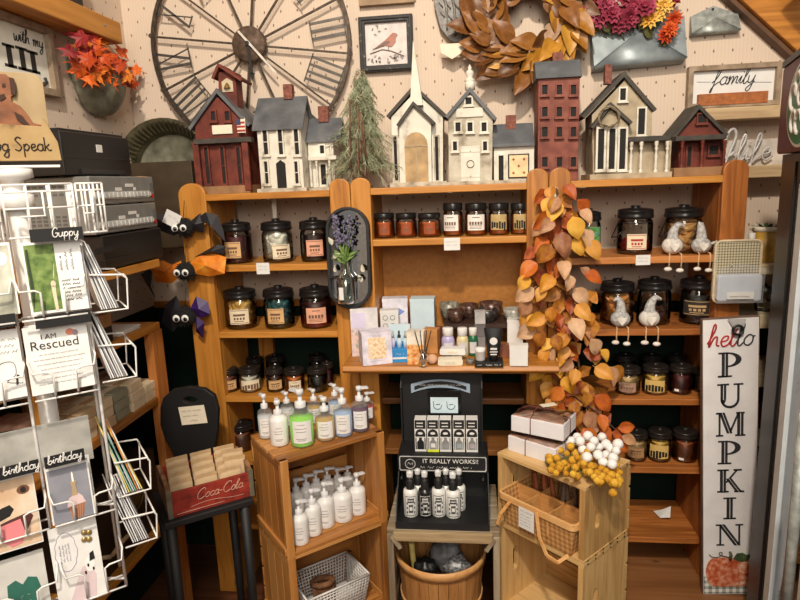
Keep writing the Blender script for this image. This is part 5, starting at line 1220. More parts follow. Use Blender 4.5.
spider(186, 271, 9.5, 1.955, 'orange', 'middle black googly eyed spider with a bright orange bow', [([(182, 262), (172, 266), (163, 262), (155, 268), (158, 281), (172, 282), (181, 275)], 'orange'), ([(190, 264), (198, 258), (210, 256), (222, 259), (221, 273), (206, 276), (192, 273)], 'orange'), ([(193, 259), (206, 252), (214, 248), (221, 250), (219, 256), (206, 257)], 'black'), ([(152, 268), (156, 272), (155, 284), (158, 294), (153, 288), (146, 274)], 'black')])
spider(186, 316, 10, 1.955, 'purple', 'lowest black spider with a purple bow, above the black chair', [([(183, 312), (178, 298), (168, 306), (164, 322), (174, 330), (182, 322)], 'black'), ([(190, 310), (195, 299), (205, 304), (208, 314), (199, 318)], 'purple'), ([(196, 316), (202, 322), (200, 336), (194, 330)], 'purple')])
c = oy(172, 219, 1.93); o = thing('price_tag', 'white paper tag tilted over the topmost spider', 'price tag', c, 0, 'handwritten price tags', rot=(0, rad(28), 0))
g = G(); g.box(-.028, .028, -.001, 0, -.024, .024); q = g.build('card', white, o, local=True)
g = G(); g.scribble((-.016, -.0014, .004), (1, 0, 0), (0, 0, 1), .03, .006, .0004); t = g.build('handwriting', greyink, o, local=True); t.parent = q
# ================================================================ goods on the hutch worktop
ZW = .972
def carton(name, label, cat, x, y, z, w_, d_, h_, rz, mt, group=None, face=None, lidline=True, tilt=None):
    """a closed printed carton with a lid flap, face is drawn on the front"""
    o = thing(name, label, cat, (x, y, z), rz, group)
    g = G(); g.box(-w_/2, w_/2, -d_/2, d_/2, 0, h_); b = g.build('carton', mt, o, local=True, bev=.0015)
    if lidline: g = G(); g.box(-w_/2-.0006, w_/2+.0006, -d_/2-.0006, d_/2+.0006, h_*.93, h_+.0006); q = g.build('lid_flap', mt, o, local=True); q.parent = b
    if face: face(o, b, w_, d_, h_)
    return o
def put_face(o, b, g, nm, mats):
    q = g.build(nm, mats, o, local=True); q.parent = b
lilac = mat('lilac_card', (214, 206, 232), .6, noise=.03); paleblue = mat('pale_blue_card', (202, 222, 232), .6, noise=.03); skyb = mat('sky_blue', (44, 140, 206), .5, noise=.05)
floral = mottled('floral_print', [(.3, (206, 150, 130)), (.42, (232, 206, 186)), (.55, (214, 190, 196)), (.68, (150, 164, 140)), (.8, (226, 214, 214))], 70, .7)
cream_fl = mottled('popcorn_print', [(.3, (214, 160, 96)), (.45, (236, 206, 160)), (.7, (246, 236, 220))], 110, .7)
def base_xy(px, py, Z=ZW): p = oz(px, py, Z); return p.x, p.y
x, y = base_xy(377, 366); s = mpp(377, 350, y)
def f1(o, b, w_, d_, h_):
    g = G(); g.box(-w_*.30, w_*.30, -d_/2-.001, -d_/2, h_*.2, h_*.85); put_face(o, b, g, 'print', cream_fl)
    g = G(); g.scribble((-w_*.12, -d_/2-.0012, h_*.88), (1, 0, 0), (0, 0, 1), w_*.24, .005, .0004); g.scribble((-w_*.25, -d_/2-.0012, h_*.13), (1, 0, 0), (0, 0, 1), w_*.5, .003, .0003); put_face(o, b, g, 'lettering', greyink)
wx = 29*s; carton('gift_carton', 'white cube carton with a cream picture, front left on the worktop', 'box', x-.010, y+.044, ZW, wx*1.04, wx*.72, .108, rad(20), mat('lilac_white', (226, 220, 234), .6), face=f1)
p = oy(365, 336, 1.965); s = mpp(365, 320, 1.965)
def f2(o, b, w_, d_, h_):
    g = G(); g.box(-w_*.48, w_*.48, -d_/2-.001, -d_/2, h_*.02, h_*.58); put_face(o, b, g, 'print', floral)
    g = G(); g.box(-w_*.44, w_*.05, -d_/2-.0014, -d_/2, h_*.6, h_*.92); put_face(o, b, g, 'panel', lilac)
carton('scent_packet', 'flat floral packet standing behind the white cube carton', 'packet', p.x, 1.965, ZW, 27*s, .02, oy(365, 308, 1.965).z-ZW, rad(8), mat('packet_paper', (216, 212, 214), .6), face=f2, lidline=False)
def f3(o, b, w_, d_, h_):
    g = G(); g.prism([(w_*.10, h_*.62), (w_*.38, h_*.72), (w_*.14, h_*.80)], -d_/2-.001, -d_/2); put_face(o, b, g, 'blue_mark', mat('soft_blue', (126, 152, 216), .6))
p = oy(395, 330, 2.10); s = mpp(395, 320, 2.1)
carton('white_carton', 'tall white carton with a small blue mark at the back of the worktop', 'box', p.x, 2.13, ZW, 25*s, .05, oy(395, 299, 2.1).z-ZW, rad(6), mat('lav_white', (224, 222, 236), .6), face=f3)
def f4(o, b, w_, d_, h_):
    g = G()
    for i in (0, 1):
        for j in (0, 1): g.tube([(-w_*.22+i*w_*.40+w_*.13*math.cos(t*PI/8), -d_/2-.001, h_*(.62+.2*j)+w_*.13*math.sin(t*PI/8)) for t in range(16)], .0008, 4, closed=True)
    put_face(o, b, g, 'ring_print', ink)
    g = G(); g.box(-w_/2, w_/2, -d_/2-.001, -d_/2, 0, h_*.34); put_face(o, b, g, 'blue_band', skyb)
p = oy(390, 330, 2.05); s = mpp(390, 320, 2.05)
carton('round_mark_carton', 'small white carton with four rings and a blue band', 'box', p.x, 2.05, ZW, 18*s, .04, oy(390, 310, 2.04).z-ZW, rad(6), white, face=f4)
p = oy(423, 330, 2.10); s = mpp(423, 320, 2.1)
carton('pale_blue_carton', 'pale blue carton with plain front beside the tall white carton', 'box', p.x, 2.13, ZW, 24*s, .06, oy(423, 299, 2.1).z-ZW, rad(-2), paleblue)
# blue tray of roll-on bottles
x, y = base_xy(399, 363); s = mpp(399, 350, y)
o = thing('bottle_tray', 'bright blue carton tray holding three little dropper bottles', 'tray', (x, y+.03, ZW), rad(6)); w_ = 21*s
g = G(); g.box(-w_/2, w_/2, -.025, .025, 0, .045); g.prism([(-w_/2, .045), (w_/2, .045), (w_/2, .055), (0, .062), (-w_/2, .055)], .02, .025); b = g.build('tray', skyb, o, local=True, bev=.001)
g = G(); g.box(-w_*.34, w_*.34, -.0262, -.025, .012, .018, 0); g.scribble((-.014, -.0258, .026), (1, 0, 0), (0, 0, 1), .028, .007, .0006); q = g.build('white_print', white, o, local=True); q.parent = b
for i in range(3):
    t = thing('dropper_bottle', ('leftmost little dropper bottle in the bright blue tray', 'middle little dropper bottle in the bright blue tray', 'rightmost little dropper bottle in the bright blue tray')[i], 'bottle', (x-.021+.021*i, y+.028, ZW+.045), 0, 'dropper bottles in the blue tray')
    g = G(); g.lathe([(0, 0), (.0085, 0), (.0085, .026), (.004, .034), (.004, .036)], n=10); g.build('bottle', paleblue if i else lilac, t, local=True)
    g = G(); g.lathe([(.0055, .034), (.0055, .042), (.003, .044), (.003, .056), (0, .058)], n=10); g.build('dropper_cap', blackm if i == 1 else galv, t, local=True)
g = G(); g.box(x-.035, x+.035, y+.055, y+.06, ZW, ZW+.118); solo(g, 'backing_card', paleblue, 'pale card standing behind the dropper bottles', 'card')
# peach floral carton, kraft carton, diffuser
def f5(o, b, w_, d_, h_):
    g = G(); g.box(-w_*.5, w_*.5, -d_/2-.001, -d_/2, 0, h_*.62); put_face(o, b, g, 'print', mottled('orange_floral', [(.32, (196, 84, 40)), (.45, (226, 160, 90)), (.62, (236, 190, 130)), (.75, (232, 214, 190))], 80, .7))
    g = G(); g.scribble((-w_*.35, -d_/2-.0014, h_*.3), (1, 0, 0), (0, 0, 1), w_*.7, .008, .0007); put_face(o, b, g, 'lettering', mat('rust_ink', (150, 70, 40), .7))
x, y = base_xy(416, 365); s = mpp(416, 350, y)
carton('peach_carton', 'cream carton with an orange floral lower half, beside the blue tray', 'box', x, y+.03, ZW, 17*s, .045, .106, rad(-3), mat('peach_card', (236, 222, 206), .6), face=f5)
x, y = base_xy(431, 356); carton('kraft_carton', 'brown kraft carton just behind the reed diffuser', 'box', x, y+.05, ZW, .052, .04, .085, rad(-12), mat('kraft_brown', (190, 132, 74), .8), lidline=False)
g = G(); x, y = base_xy(432, 366); g.ball((x, y+.02, ZW+.017), .017, 14, 10); solo(g, 'bath_ball', mat('peach_ball', (216, 168, 136), .8, noise=.1), 'small round peach ball at the foot of the kraft carton', 'bath ball')
x, y = base_xy(423, 367); o = thing('reed_diffuser', 'small clear reed diffuser bottle with dark reeds at the worktop edge', 'diffuser', (x, y+.018, ZW))
g = G(); g.lathe([(0, .001), (.016, .001), (.016, .034), (.006, .04), (.006, .05), (.008, .051)], n=14); g.build('bottle', glass('diff_glass', (232, 224, 216), .6), o, local=True)
g = G(); g.lathe([(0, .002), (.014, .002), (.014, .022), (0, .022)], n=14); g.build('oil', liquid('oil', (226, 196, 170), .5), o, local=True)
for a in (-.35, -.1, .2, .4):
    g = G(); g.tube([(0, 0, .01), (a*.07, 0, .115)], .0016, 5); g.build('reed', blackm, o, local=True)
# bath bottles
def bath(px, py, wpx, Y, top, body, label, grp='bath bottles on the worktop'):
    xx = oy(px, py, Y).x; s = mpp(px, py, Y); r = wpx*s/2; H = oy(px, top, Y).z-ZW
    o = thing('bath_bottle', label, 'bottle', (xx, Y, ZW), 0, grp)
    g = G(); g.lathe([(0, 0), (r*.9, 0), (r, .004), (r, H*.60), (r*.8, H*.70), (r*.62, H*.74)], n=18); g.build('bottle', body, o, local=True)
    g = G(); g.lathe([(r*.62, H*.72), (r*.82, H*.735), (r*.82, H*.97), (r*.76, H), (0, H)], n=18); g.build('cap', white, o, local=True)
    g = G(); a = to_cam(xx, Y); g.grid(lambda u, v: ((r+.0008)*math.cos(a-.7+1.4*u), (r+.0008)*math.sin(a-.7+1.4*u), H*(.12+.4*v)), 6, 1); g.build('label', mat('pale_label', (224, 218, 222), .6), o, local=True)
bath(448, 340, 13, 1.955, 327.5, mat('lilac_liquid', (184, 176, 216), .3), 'lilac bath bottle with white cap on the worktop')
bath(462.5, 340, 12, 1.955, 327.5, mat('cream_liquid', (224, 206, 160), .3), 'cream yellow bath bottle with white cap on the worktop')
bath(473, 340, 10, 1.965, 327.5, mat('green_liquid', (32, 104, 70), .3), 'dark green bath bottle with white cap on the worktop')
g = G(); x, y = base_xy(439, 352); g.box(x-.012, x+.012, y+.03, y+.05, ZW, ZW+.08); solo(g, 'slim_carton', mat('wine_card', (92, 34, 36), .6), 'slim wine red carton beside the lilac bottle', 'box', bev=.001)
for i, (px, py, w_, zz, lb, m_) in enumerate(((450, 366.5, 25, 0, 'cream wrapped soap bar in front on the worktop', cream), (453, 363, 26, .022, 'pale wrapped soap bar lying on the cream one', white), (458, 356, 22, 0, 'pale wrapped soap bar behind the front one', white))):
    x, y = base_xy(px, py); s = mpp(px, py, y); o = thing('soap_bar', lb, 'soap', (x, y+.025+(.006 if zz else .02 if i == 2 else 0), ZW+zz), rad((3, -4, 5)[i]), 'wrapped soap bars on the worktop')
    g = G(); g.prism(rrect(-w_*s/2, w_*s/2, 0, .021, .006), -.016, .016); b = g.build('bar', m_, o, local=True)
    g = G(); g.box(-w_*s*.22, w_*s*.22, -.0172, -.0165, .005, .016, 0); g.scribble((-w_*s*.18, -.0176, .008), (1, 0, 0), (0, 0, 1), w_*s*.36, .004, .0004, 1); q = g.build('label', [cream, greyink], o, local=True); q.parent = b
g = G(); x, y = base_xy(470, 366); g.lathe([(0, 0), (.012, 0), (.014, .014), (.013, .016), (0, .012)], (x, y+.02, ZW), 14); solo(g, 'tea_light', mat('tin_grey', (150, 146, 140), .4, .5), 'little grey tin beside the black stand', 'tin')
# grey box, jar, black tube on the black stand
x, y = base_xy(489, 367); s = mpp(489, 350, y); o = thing('product_stand', 'low black stand with white lettering under the black tube', 'stand', (x, y+.03, ZW), 0)
g = G(); g.box(-14.5*s, 14.5*s, -.03, .03, 0, .014); b = g.build('base', blackm, o, local=True, bev=.001)
g = G(); 
for k in range(3): g.scribble((-12*s+k*8.5*s, -.0308, .004), (1, 0, 0), (0, 0, 1), 6.5*s, .006, .0008)
q = g.build('lettering', white, o, local=True); q.parent = b
zt = ZW+.014; yy = y+.03
o = thing('lotion_tube', 'black squeeze tube with a white round mark', 'tube', (x+5*s, yy, zt), 0); Ht = oy(494, 328, yy).z-zt
g = G(); g.lathe([(0, 0), (.014, 0), (.014, .016)], n=16); g.build('cap', blackm, o, local=True)
g = G(); g.grid(lambda u, v: ((.018+.012*v)*math.cos(2*PI*u), .017*(1-.88*v)*math.sin(2*PI*u), .016+(Ht-.016)*v), 20, 6, closed_u=True); tb = g.build('tube', mat('tube_black', (26, 26, 28), .35, noise=.05), o, local=True)
g = G(); g.prism(ell(0, Ht*.62, .012, .012), -.0125, -.0115); g.box(-.010, .010, -.0165, -.0155, Ht*.36, Ht*.42); g.box(-.012, .012, -.0158, -.0148, Ht*.28, Ht*.31); g.box(-.010, .010, -.0165, -.0158, Ht*.2, Ht*.235); q = g.build('white_mark', white, o, local=True); q.parent = tb
xx = x-8.5*s; o = thing('cream_jar', 'small grey lidded cream jar on the black stand', 'jar', (xx, yy, zt), 0)
g = G(); g.lathe([(0, 0), (.015, 0), (.016, .004), (.016, .03)], n=16); g.build('jar', mat('stone_grey', (186, 180, 176), .4), o, local=True)
g = G(); g.lathe([(.0165, .03), (.0165, .042), (0, .043)], n=16); g.build('lid', white, o, local=True)
x2, y2 = base_xy(480.5, 352); yb = y2+.05
for k in range(3):
    lb = ('lowest of the stacked small grey boxes behind the cream jar', 'middle of the stacked small grey boxes behind the cream jar', 'topmost of the stacked small grey boxes behind the cream jar')[k]
    carton('small_grey_box', lb, 'box', x2, yb, ZW+.045*k, .036, .03, .044, rad(2*k-2), (mat('grey_box', (150, 146, 146), .6), mat('grey_box2', (112, 108, 110), .6), mat('grey_box3', (184, 180, 178), .6))[k], 'stacked small grey boxes', lidline=True)
x, y = base_xy(517, 352); s = mpp(517, 340, y); carton('white_box', 'taller plain white box behind, near the leaf garland', 'box', x-.002, y+.05, ZW, 16*s, .04, .104, rad(-6), white)
x, y = base_xy(519, 367); carton('white_box', 'short plain white box in front, at the right of the worktop', 'box', x+.001, y+.025, ZW, 17*s, .035, .066, rad(-4), white)
g = G(); x, y = base_xy(505, 360); g.box(x-.015, x+.015, y+.02, y+.05, ZW, ZW+.045); solo(g, 'brown_block', mat('brown_block', (132, 78, 54), .6), 'small brown block between the black tube and the white boxes', 'box', bev=.001)
# bowls on a riser
g = G(); g.box(-.10, .165, 2.06, 2.205, ZW+.07, ZW+.085); g.box(-.10, -.085, 2.06, 2.205, ZW, ZW+.07); g.box(.15, .165, 2.06, 2.205, ZW, ZW+.07); solo(g, 'wooden_riser', mat('dark_riser', (58, 38, 28), .6), 'dark riser carrying the bowls at the back of the worktop', 'stand')
ZR = ZW+.085
def bowl(px, py, wpx, Y, m_, label, h_=.048):
    xx = oy(px, py, Y).x; r = mpp(px, py, Y)*wpx/2; o = thing('candle_bowl', label, 'bowl', (xx, Y, ZR), 0, 'candle bowls on the dark riser')
    g = G(); g.lathe([(0, 0), (r*.55, 0), (r*.6, .003), (r*.85, h_*.4), (r, h_), (r*.95, h_), (r*.8, h_*.5), (r*.7, h_*.42)], n=22); g.build('bowl', m_, o, local=True)
    g = G(); g.lathe([(r*.86, h_*.72), (0, h_*.74)], n=22); g.build('wax', mat('bowl_wax', (206, 196, 178), .5), o, local=True)
dk = mottled('mercury_dark', [(.3, (44, 28, 26)), (.55, (92, 64, 54)), (.75, (150, 128, 112))], 60, .3, .2); gr = mottled('mercury_grey', [(.3, (96, 94, 86)), (.55, (146, 142, 130)), (.75, (190, 186, 174))], 90, .35, .2); pl = mottled('mercury_pale', [(.3, (130, 130, 124)), (.6, (186, 186, 178)), (.8, (214, 214, 206))], 60, .35, .2)
bowl(449.5, 312, 20, 2.165, gr, 'grey speckled bowl at the back left of the riser', .056)
bowl(469, 314, 20, 2.165, dk, 'dark mottled bowl at the back, second from the left', .05); bowl(491, 312, 24, 2.165, dk, 'large dark mottled bowl at the back right of the riser', .056)
bowl(456, 321, 18, 2.098, dk, 'dark bowl in front on the left of the riser', .044); bowl(487, 320, 22, 2.098, mottled('mercury_black', [(.3, (30, 28, 30)), (.6, (66, 62, 62)), (.8, (130, 126, 122))], 60, .3, .2), 'black mottled bowl in front, over the black tube', .046); bowl(513.5, 319, 21, 2.098, pl, 'pale silvery bowl in front at the right end of the riser', .046)
# ================================================================ black display stand with little cartons and spray bottles
YB_, x0, x1 = 1.90, *[PX(px, 420, 1.90)[0] for px in (403, 482)]
ZM = .502
ds = thing('display_stand', 'black cardboard display stand with banner, on the weathered crate under the worktop', 'display stand', ((x0+x1)/2, 1.82, ZM))
ztp = .938
g = G(); g.box(x0, x1, YB_, YB_+.006, ZM, ztp-.008); g.build('back_board', blackm, ds)
for sx in (x0, x1):
    g = G(); g.prism([(YB_, .60), (YB_, ztp-.008), (YB_-.03, ztp-.05), (YB_-.035, .66), (1.80, .60)], sx-.002, sx+.002, 'x'); g.build('side_wing', blackm, ds)
g = G()
hx0, hx1 = [PX(px, 385, YB_)[0] for px in (411, 470)]; cx = (hx0+hx1)/2
zA, zB = oy(440, 388, YB_).z, min(oy(440, 379, YB_).z, ztp-.002)
top = [(hx0+(hx1-hx0)*t/10, zB-.016*((t-5)/5)**2) for t in range(11)]; bot = [(hx1-(hx1-hx0)*(t/10), zA-.020*((t-5)/5)**2+.004) for t in range(11)]
g.prism(top+bot, YB_-.006, YB_-.002, mi=0); hd = g.build('arched_header', mat('header_blue', (150, 168, 186), .6, noise=.05), ds)
g = G(); mid = [(hx0+.012+(hx1-hx0-.024)*t/10, (zA+zB)/2+.004-.018*((t-5)/5)**2) for t in range(11)]
g.prism([(a, b+.006) for a, b in mid]+[(a, b-.006) for a, b in reversed(mid)], YB_-.008, YB_-.006, mi=0); bn = g.build('black_band', blackm, ds); bn.parent = hd
g = G(); g.scribble((mid[1][0], YB_-.0085, mid[2][1]-.002), (1, 0, .0), (0, 0, 1), (hx1-hx0)*.7, .005, .0005); q = g.build('header_lettering', white, ds); q.parent = hd
# framed picture on the back board
xa, xb, za, zb = RC(428, 391, 461, 415, YB_-.02); g = G(); g.box(xa, xb, YB_-.02, YB_, za, zb); fr = g.build('picture_panel', mat('panel_black', (14, 14, 15), .3), ds)
xa, xb, za, zb = RC(430.5, 397.5, 458, 413, YB_-.022); g = G(); g.box(xa, xb, YB_-.022, YB_-.02, za, zb); q = g.build('picture', paleblue, ds); q.parent = fr
g = G(); zc_ = (za+zb)/2; 
for sx in (-1, 1):
    ccx = (xa+xb)/2+sx*.022; g.tube([(ccx+.013*math.cos(rad(170+200*t/12)), YB_-.0225, zc_-.002+.012*math.sin(rad(170+200*t/12))) for t in range(13)], .0014, 4); g.tube([(ccx-.012, YB_-.0225, zc_), (ccx-.014, YB_-.0225, zc_+.014)], .0012, 4); g.tube([(ccx-.006, YB_-.0225, zc_+.002), (ccx+.008, YB_-.0225, zc_+.004)], .0012, 4)
g.build('face_print', mat('slate_ink', (70, 84, 96), .6), ds).parent = q
# upper tier + banner
zt1 = oy(444, 454, 1.80).z; tx0, tx1 = [PX(px, 460, 1.79)[0] for px in (399, 487)]
g = G(); g.box(tx0, tx1, 1.79, YB_, zt1-.006, zt1); g.build('tier', blackm, ds)
zbt = oy(444, 471, 1.79).z
g = G(); g.prism(rrect(tx0-.003, tx1+.003, zbt, zt1+.004, .006), 1.782, 1.79, mi=0); bn = g.build('banner', blackm, ds)
g = G(); lo, li = rrect(tx0+.002, tx1-.002, zbt+.004, zt1, .006), rrect(tx0+.0045, tx1-.0045, zbt+.0065, zt1-.0025, .005); g.ring(lo, li, 1.7805, 1.782)
ccx = tx0+.037; zm_ = (zbt+zt1)/2; g.tube([(ccx+.016*math.cos(t*PI/10), 1.781, zm_+.016*math.sin(t*PI/10)) for t in range(20)], .0016, 4, closed=True); g.tube([(ccx-.009, 1.781, zm_-.004), (ccx-.006, 1.781, zm_+.005), (ccx+.002, 1.781, zm_-.002), (ccx+.008, 1.781, zm_+.004), (ccx+.008, 1.781, zm_-.006)], .0014, 4)
g.build('banner_trim', mat('silver_ink', (196, 196, 196), .5), ds).parent = bn
g = G(); g.text('IT REALLY WORKS!!', ((tx0+.062+tx1-.012)/2, 1.781, zm_+.004), (1, 0, 0), (0, 0, 1), .0205, .001, sx=.98)
g.scribble((tx0+.068, 1.781, zm_-.014), (1, 0, 0), (0, 0, 1), .165, .008, .0007); g.build('banner_lettering', white, ds).parent = bn
# lower tier
g = G(); g.box(tx0-.003, tx1+.003, 1.672, YB_, ZM, ZM+.012); g.build('base_tray', blackm, ds)
g = G(); g.box(tx0-.003, tx1+.003, 1.670, 1.674, ZM, ZM+.022); g.build('front_lip', blackm, ds)
g = G(); g.box(tx0, tx1, 1.86, 1.864, ZM+.012, zt1-.006); g.build('riser_panel', mat('panel_dark', (30, 30, 31), .5), ds)
for sx in (tx0-.003, tx1+.001):
    g = G(); g.prism([(1.672, ZM), (YB_, ZM), (YB_, zt1), (1.785, zt1), (1.785, zbt), (1.70, ZM+.06)], sx, sx+.003, 'x'); g.build('side_wing', blackm, ds)
# five little cartons
bwp = mottled('black_white_print', [(.40, (28, 28, 30)), (.5, (120, 120, 120)), (.6, (214, 214, 212))], 120, .6)
for i, (px, lb, acc) in enumerate(((420.5, 'leftmost small black and white carton in the display, dark bottle picture', blackm), (433, 'small carton with a lime strip at its foot, second from the left', mat('lime', (212, 222, 60), .6)), (445.5, 'middle small black and white carton in the display', mat('grey_pic', (150, 150, 152), .6)), (459, 'small black and white carton, fourth from the left', mat('bluegrey_pic', (160, 172, 180), .6)), (472, 'rightmost small black and white carton in the display', mat('mauve_pic', (178, 168, 174), .6)))):
    xx = oy(px, 440, 1.815).x; w_ = .0375; hh = oy(px, 420, 1.815).z-zt1
    o = thing('spray_carton', lb, 'box', (xx, 1.835, zt1), 0, 'small black and white cartons in the display')
    g = G(); g.box(-w_/2, w_/2, -.02, .02, 0, hh); b = g.build('carton', white, o, local=True, bev=.001)
    g = G(); g.box(-w_*.46, w_*.46, -.021, -.0195, hh*.73, hh*.995, 0); g.prism(archp(-w_*.44, w_*.44, hh*.48, hh*.715, 6), -.021, -.0195, mi=0)
    for k in range(2): g.box(-w_*.3, w_*.25, -.0215, -.021, hh*(.79+.1*k), hh*(.82+.1*k), 1)
    g.prism(ell(0, hh*.585, w_*.22, hh*.04, 12), -.0215, -.021, mi=1); g.build('dark_print', [mat('print_black', (30, 30, 32), .6), white], o, local=True).parent = b
    g = G(); g.box(-w_*.44, -w_*.34, -.021, -.0195, hh*.08, hh*.44, 0); g.box(w_*.34, w_*.44, -.021, -.0195, hh*.08, hh*.44, 0); g.prism([(-w_*.3, hh*.08), (w_*.3, hh*.08), (w_*.3, hh*.3), (w_*.12, hh*.38), (w_*.12, hh*.45), (-w_*.12, hh*.45), (-w_*.12, hh*.38), (-w_*.3, hh*.3)], -.021, -.0195, mi=0); g.box(-w_*.2, w_*.2, -.0215, -.0205, hh*.14, hh*.27, 1)
    if i == 1: g.box(-w_*.5, w_*.5, -.0212, -.0195, 0, hh*.07, 2)
    g.build('bottle_print', [blackm if i == 0 else mat('grey_print', (140, 140, 140), .6), acc if i not in (1,) else white, acc], o, local=True).parent = b
def sprayb(px, base_y, top_y, wpx, Y, dark, label):
    z0 = ZM+.012; xx = oy(px, base_y-20, Y).x; s = mpp(px, base_y-20, Y); r = wpx*s/2; H = oy(px, top_y, Y).z-z0
    o = thing('spray_bottle', label, 'bottle', (xx, Y, z0), 0, 'spray bottles on the display stand')
    body = mat('black_bottle', (28, 28, 30), .3) if dark else mat('white_bottle', (226, 226, 222), .35, noise=.02)
    g = G(); pr = [(0, 0), (r*.95, 0), (r, .004), (r, H*.52), (r*.9, H*.58), (r*.5, H*.60), (r*.5, H*.62)]
    g.lathe(pr, n=16); b = g.build('bottle', body, o, local=True)
    g = G(); g.lathe([(r*.58, H*.59), (r*.58, H*.78), (r*.5, H*.80), (r*.34, H*.81), (r*.34, H*.86)], n=14); g.build('collar', blackm, o, local=True)
    g = G(); g.lathe([(r*.42, H*.85), (r*.46, H*.9), (r*.46, H*.97), (0, H)], n=14, mi=0); g.box(-r*.3, r*.3, -r*.75, 0, H*.9, H*.96, 0); g.build('nozzle', mat('nozzle_silver', (206, 206, 206), .35), o, local=True)
    a = to_cam(xx, Y); R1 = r*1.015; g = G()
    def A(t0, t1, h0, h1, mi): g.grid(lambda u, v: (R1*math.cos(a+t0+(t1-t0)*u), R1*math.sin(a+t0+(t1-t0)*u), H*(h0+(h1-h0)*v)), 6, 1, mi)
    for h0, h1 in ((.05, .065), (.47, .485)): A(-.8, .8, h0, h1, 0)
    for t in (-.8, .74): A(t, t+.06, .05, .485, 0)
    A(-.45, .45, .34, .44, 0); A(-.3, .3, .12, .30, 0)
    for k in range(3): A(-.6, -.42, .1+.1*k, .15+.1*k, 0); A(.42, .6, .1+.1*k, .15+.1*k, 0)
    R1 = r*1.025; A(-.2, .2, .17, .25, 1); A(-.35, .35, .38, .40, 1)
    g.build('label_print', [mat('print_white', (206, 206, 204), .5) if dark else mat('print_grey', (84, 84, 88), .5), body], o, local=True)
sprayb(410.5, 515, 470, 14.5, 1.735, 0, 'white spray bottle at the left end of the display')
sprayb(425, 515, 470, 13.5, 1.735, 1, 'black spray bottle among the white ones')
sprayb(438.5, 512, 469, 14, 1.74, 0, 'white spray bottle just right of the black one')
sprayb(453, 513, 471, 15, 1.735, 0, 'white spray bottle at the right end of the front row')
for px, lb in ((418, 'white spray bottle behind the leftmost and the black one'), (446, 'white spray bottle half hidden behind the front right pair'), (459, 'white spray bottle behind the rightmost one')): sprayb(px, 505, 464, 14, 1.80, 0, lb) if 0 else sprayb(px, 507, 468, 13, 1.785-.008, 0, lb)
# ================================================================ crates
def slat_crate(name, label, C0, ang, W_, D_, z0, h_, mats, group, solid_end=False, nplank=4):
    """wooden crate lying on its side, open to the front; local x along the front, y inwards"""
    mx, my, mz = mats
    o = thing(name, label, 'crate', (C0[0], C0[1], z0), ang, group)
    t = .011; e = .016
    for side_ in (0, 1):
        xa, xb = (0, e) if side_ == 0 else (W_-e, W_)
        if solid_end:
            g = G(); yc, zc_ = D_*.28, h_*.5; hw, hh = .012, h_*.14
            oc = rrect(0, D_, t, h_-t, .002, 6); slot = rrect(yc-hw, yc+hw, zc_-hh, zc_+hh, hw*.98, 6)
            g.ring(oc, slot, xa, xb, 'x'); g.build('end_panel', mz, o, local=True)
        else:
            for k in range(nplank):
                ya, yb = D_*k/nplank, D_*(k+1)/nplank-.002
                g = G(); g.box(xa+.002, xb-.002, ya, yb, t, h_-t); g.build('end_plank', mz, o, local=True, bev=.001)
            for zz in (t, h_-t-.022):
                g = G(); g.box(xa-(.006 if side_ == 0 else 0), xb+(.006 if side_ else 0), 0, D_, zz, zz+.022) if zz == t else g.box(xa, xb, 0, D_, zz, zz+.022); g.build('end_rail', my, o, local=True, bev=.001)
            g = G(); g.box(xa-.001, xb+.008 if side_ == 0 else xb+.001, -.004, .014, 0, h_) if side_ == 0 else g.box(xa-.008, xb+.001, -.004, .014, 0, h_); g.build('corner_post', mz, o, local=True, bev=.0015)
    n = 5 if not solid_end else 3
    for (zz, nm) in ((0, 'bottom_slat'), (h_-t, 'top_slat')):
        for k in range(n):
            gap = .007 if not solid_end else .003
            ya, yb = (D_+gap)*k/n, (D_+gap)*(k+1)/n-gap
            g = G(); g.box(-.002, W_+.002, ya, yb, zz, zz+t); g.build(nm, mx, o, local=True, bev=.001)
    for k in range(4 if not solid_end else 3):
        nn_ = 4 if not solid_end else 3; za, zb = t+(h_-2*t)*k/nn_, t+(h_-2*t)*(k+1)/nn_-.010
        g = G(); g.box(0, W_, D_, D_+.009, za, zb); g.build('back_slat', mx, o, local=True, bev=.001)
    if solid_end:
        for zz in (t*.5, h_-t*.5):
            for side_ in (0, 1):
                for k in range(6):
                    g = G(); x_ = W_+.002 if side_ else -.002; g.cyl((x_, D_*(k+.5)/6, zz), (x_+(.001 if side_ else -.001), D_*(k+.5)/6, zz), .003, n=8)
                    if side_: g.build('nail', wirem, o, local=True)
    return o
CL, AL = (-.565, 1.575), rad(40)
LW, LD, LH, LZ = .355, .245, .317, .448
gcr = 'slatted crates on the left'
slat_crate('wooden_crate', 'upper slatted wooden crate on the left with white lotion bottles inside', CL, AL, LW, LD, LZ, LH, (cr_x, cr_y, cr_z), gcr)
slat_crate('wooden_crate', 'lower slatted wooden crate on the left holding a white wire basket', CL, AL, LW, LD, LZ-LH, LH, (cr_x, cr_y, cr_z), gcr)
def loc_w(C0, ang, x, y): return C0[0]+x*math.cos(ang)-y*math.sin(ang), C0[1]+x*math.sin(ang)+y*math.cos(ang)
def plinth(C0, ang, W_, D_, z, label):
    o = thing('low_platform', label, 'platform', (C0[0], C0[1], 0), ang); g = G(); g.box(.01, W_-.01, .01, D_, 0, z); g.build('block', mat('dark_block', (60, 40, 28), .7), o, local=True)
plinth(CL, AL, LW, LD, LZ-LH, 'low dark platform under the left crates')
AR = rad(-43); RW2, RD = .308, .235; RZ, RH = .483, .235
C3 = Vector((.297, 1.55)); CR = (C3.x-RW2*math.cos(AR), C3.y-RW2*math.sin(AR))
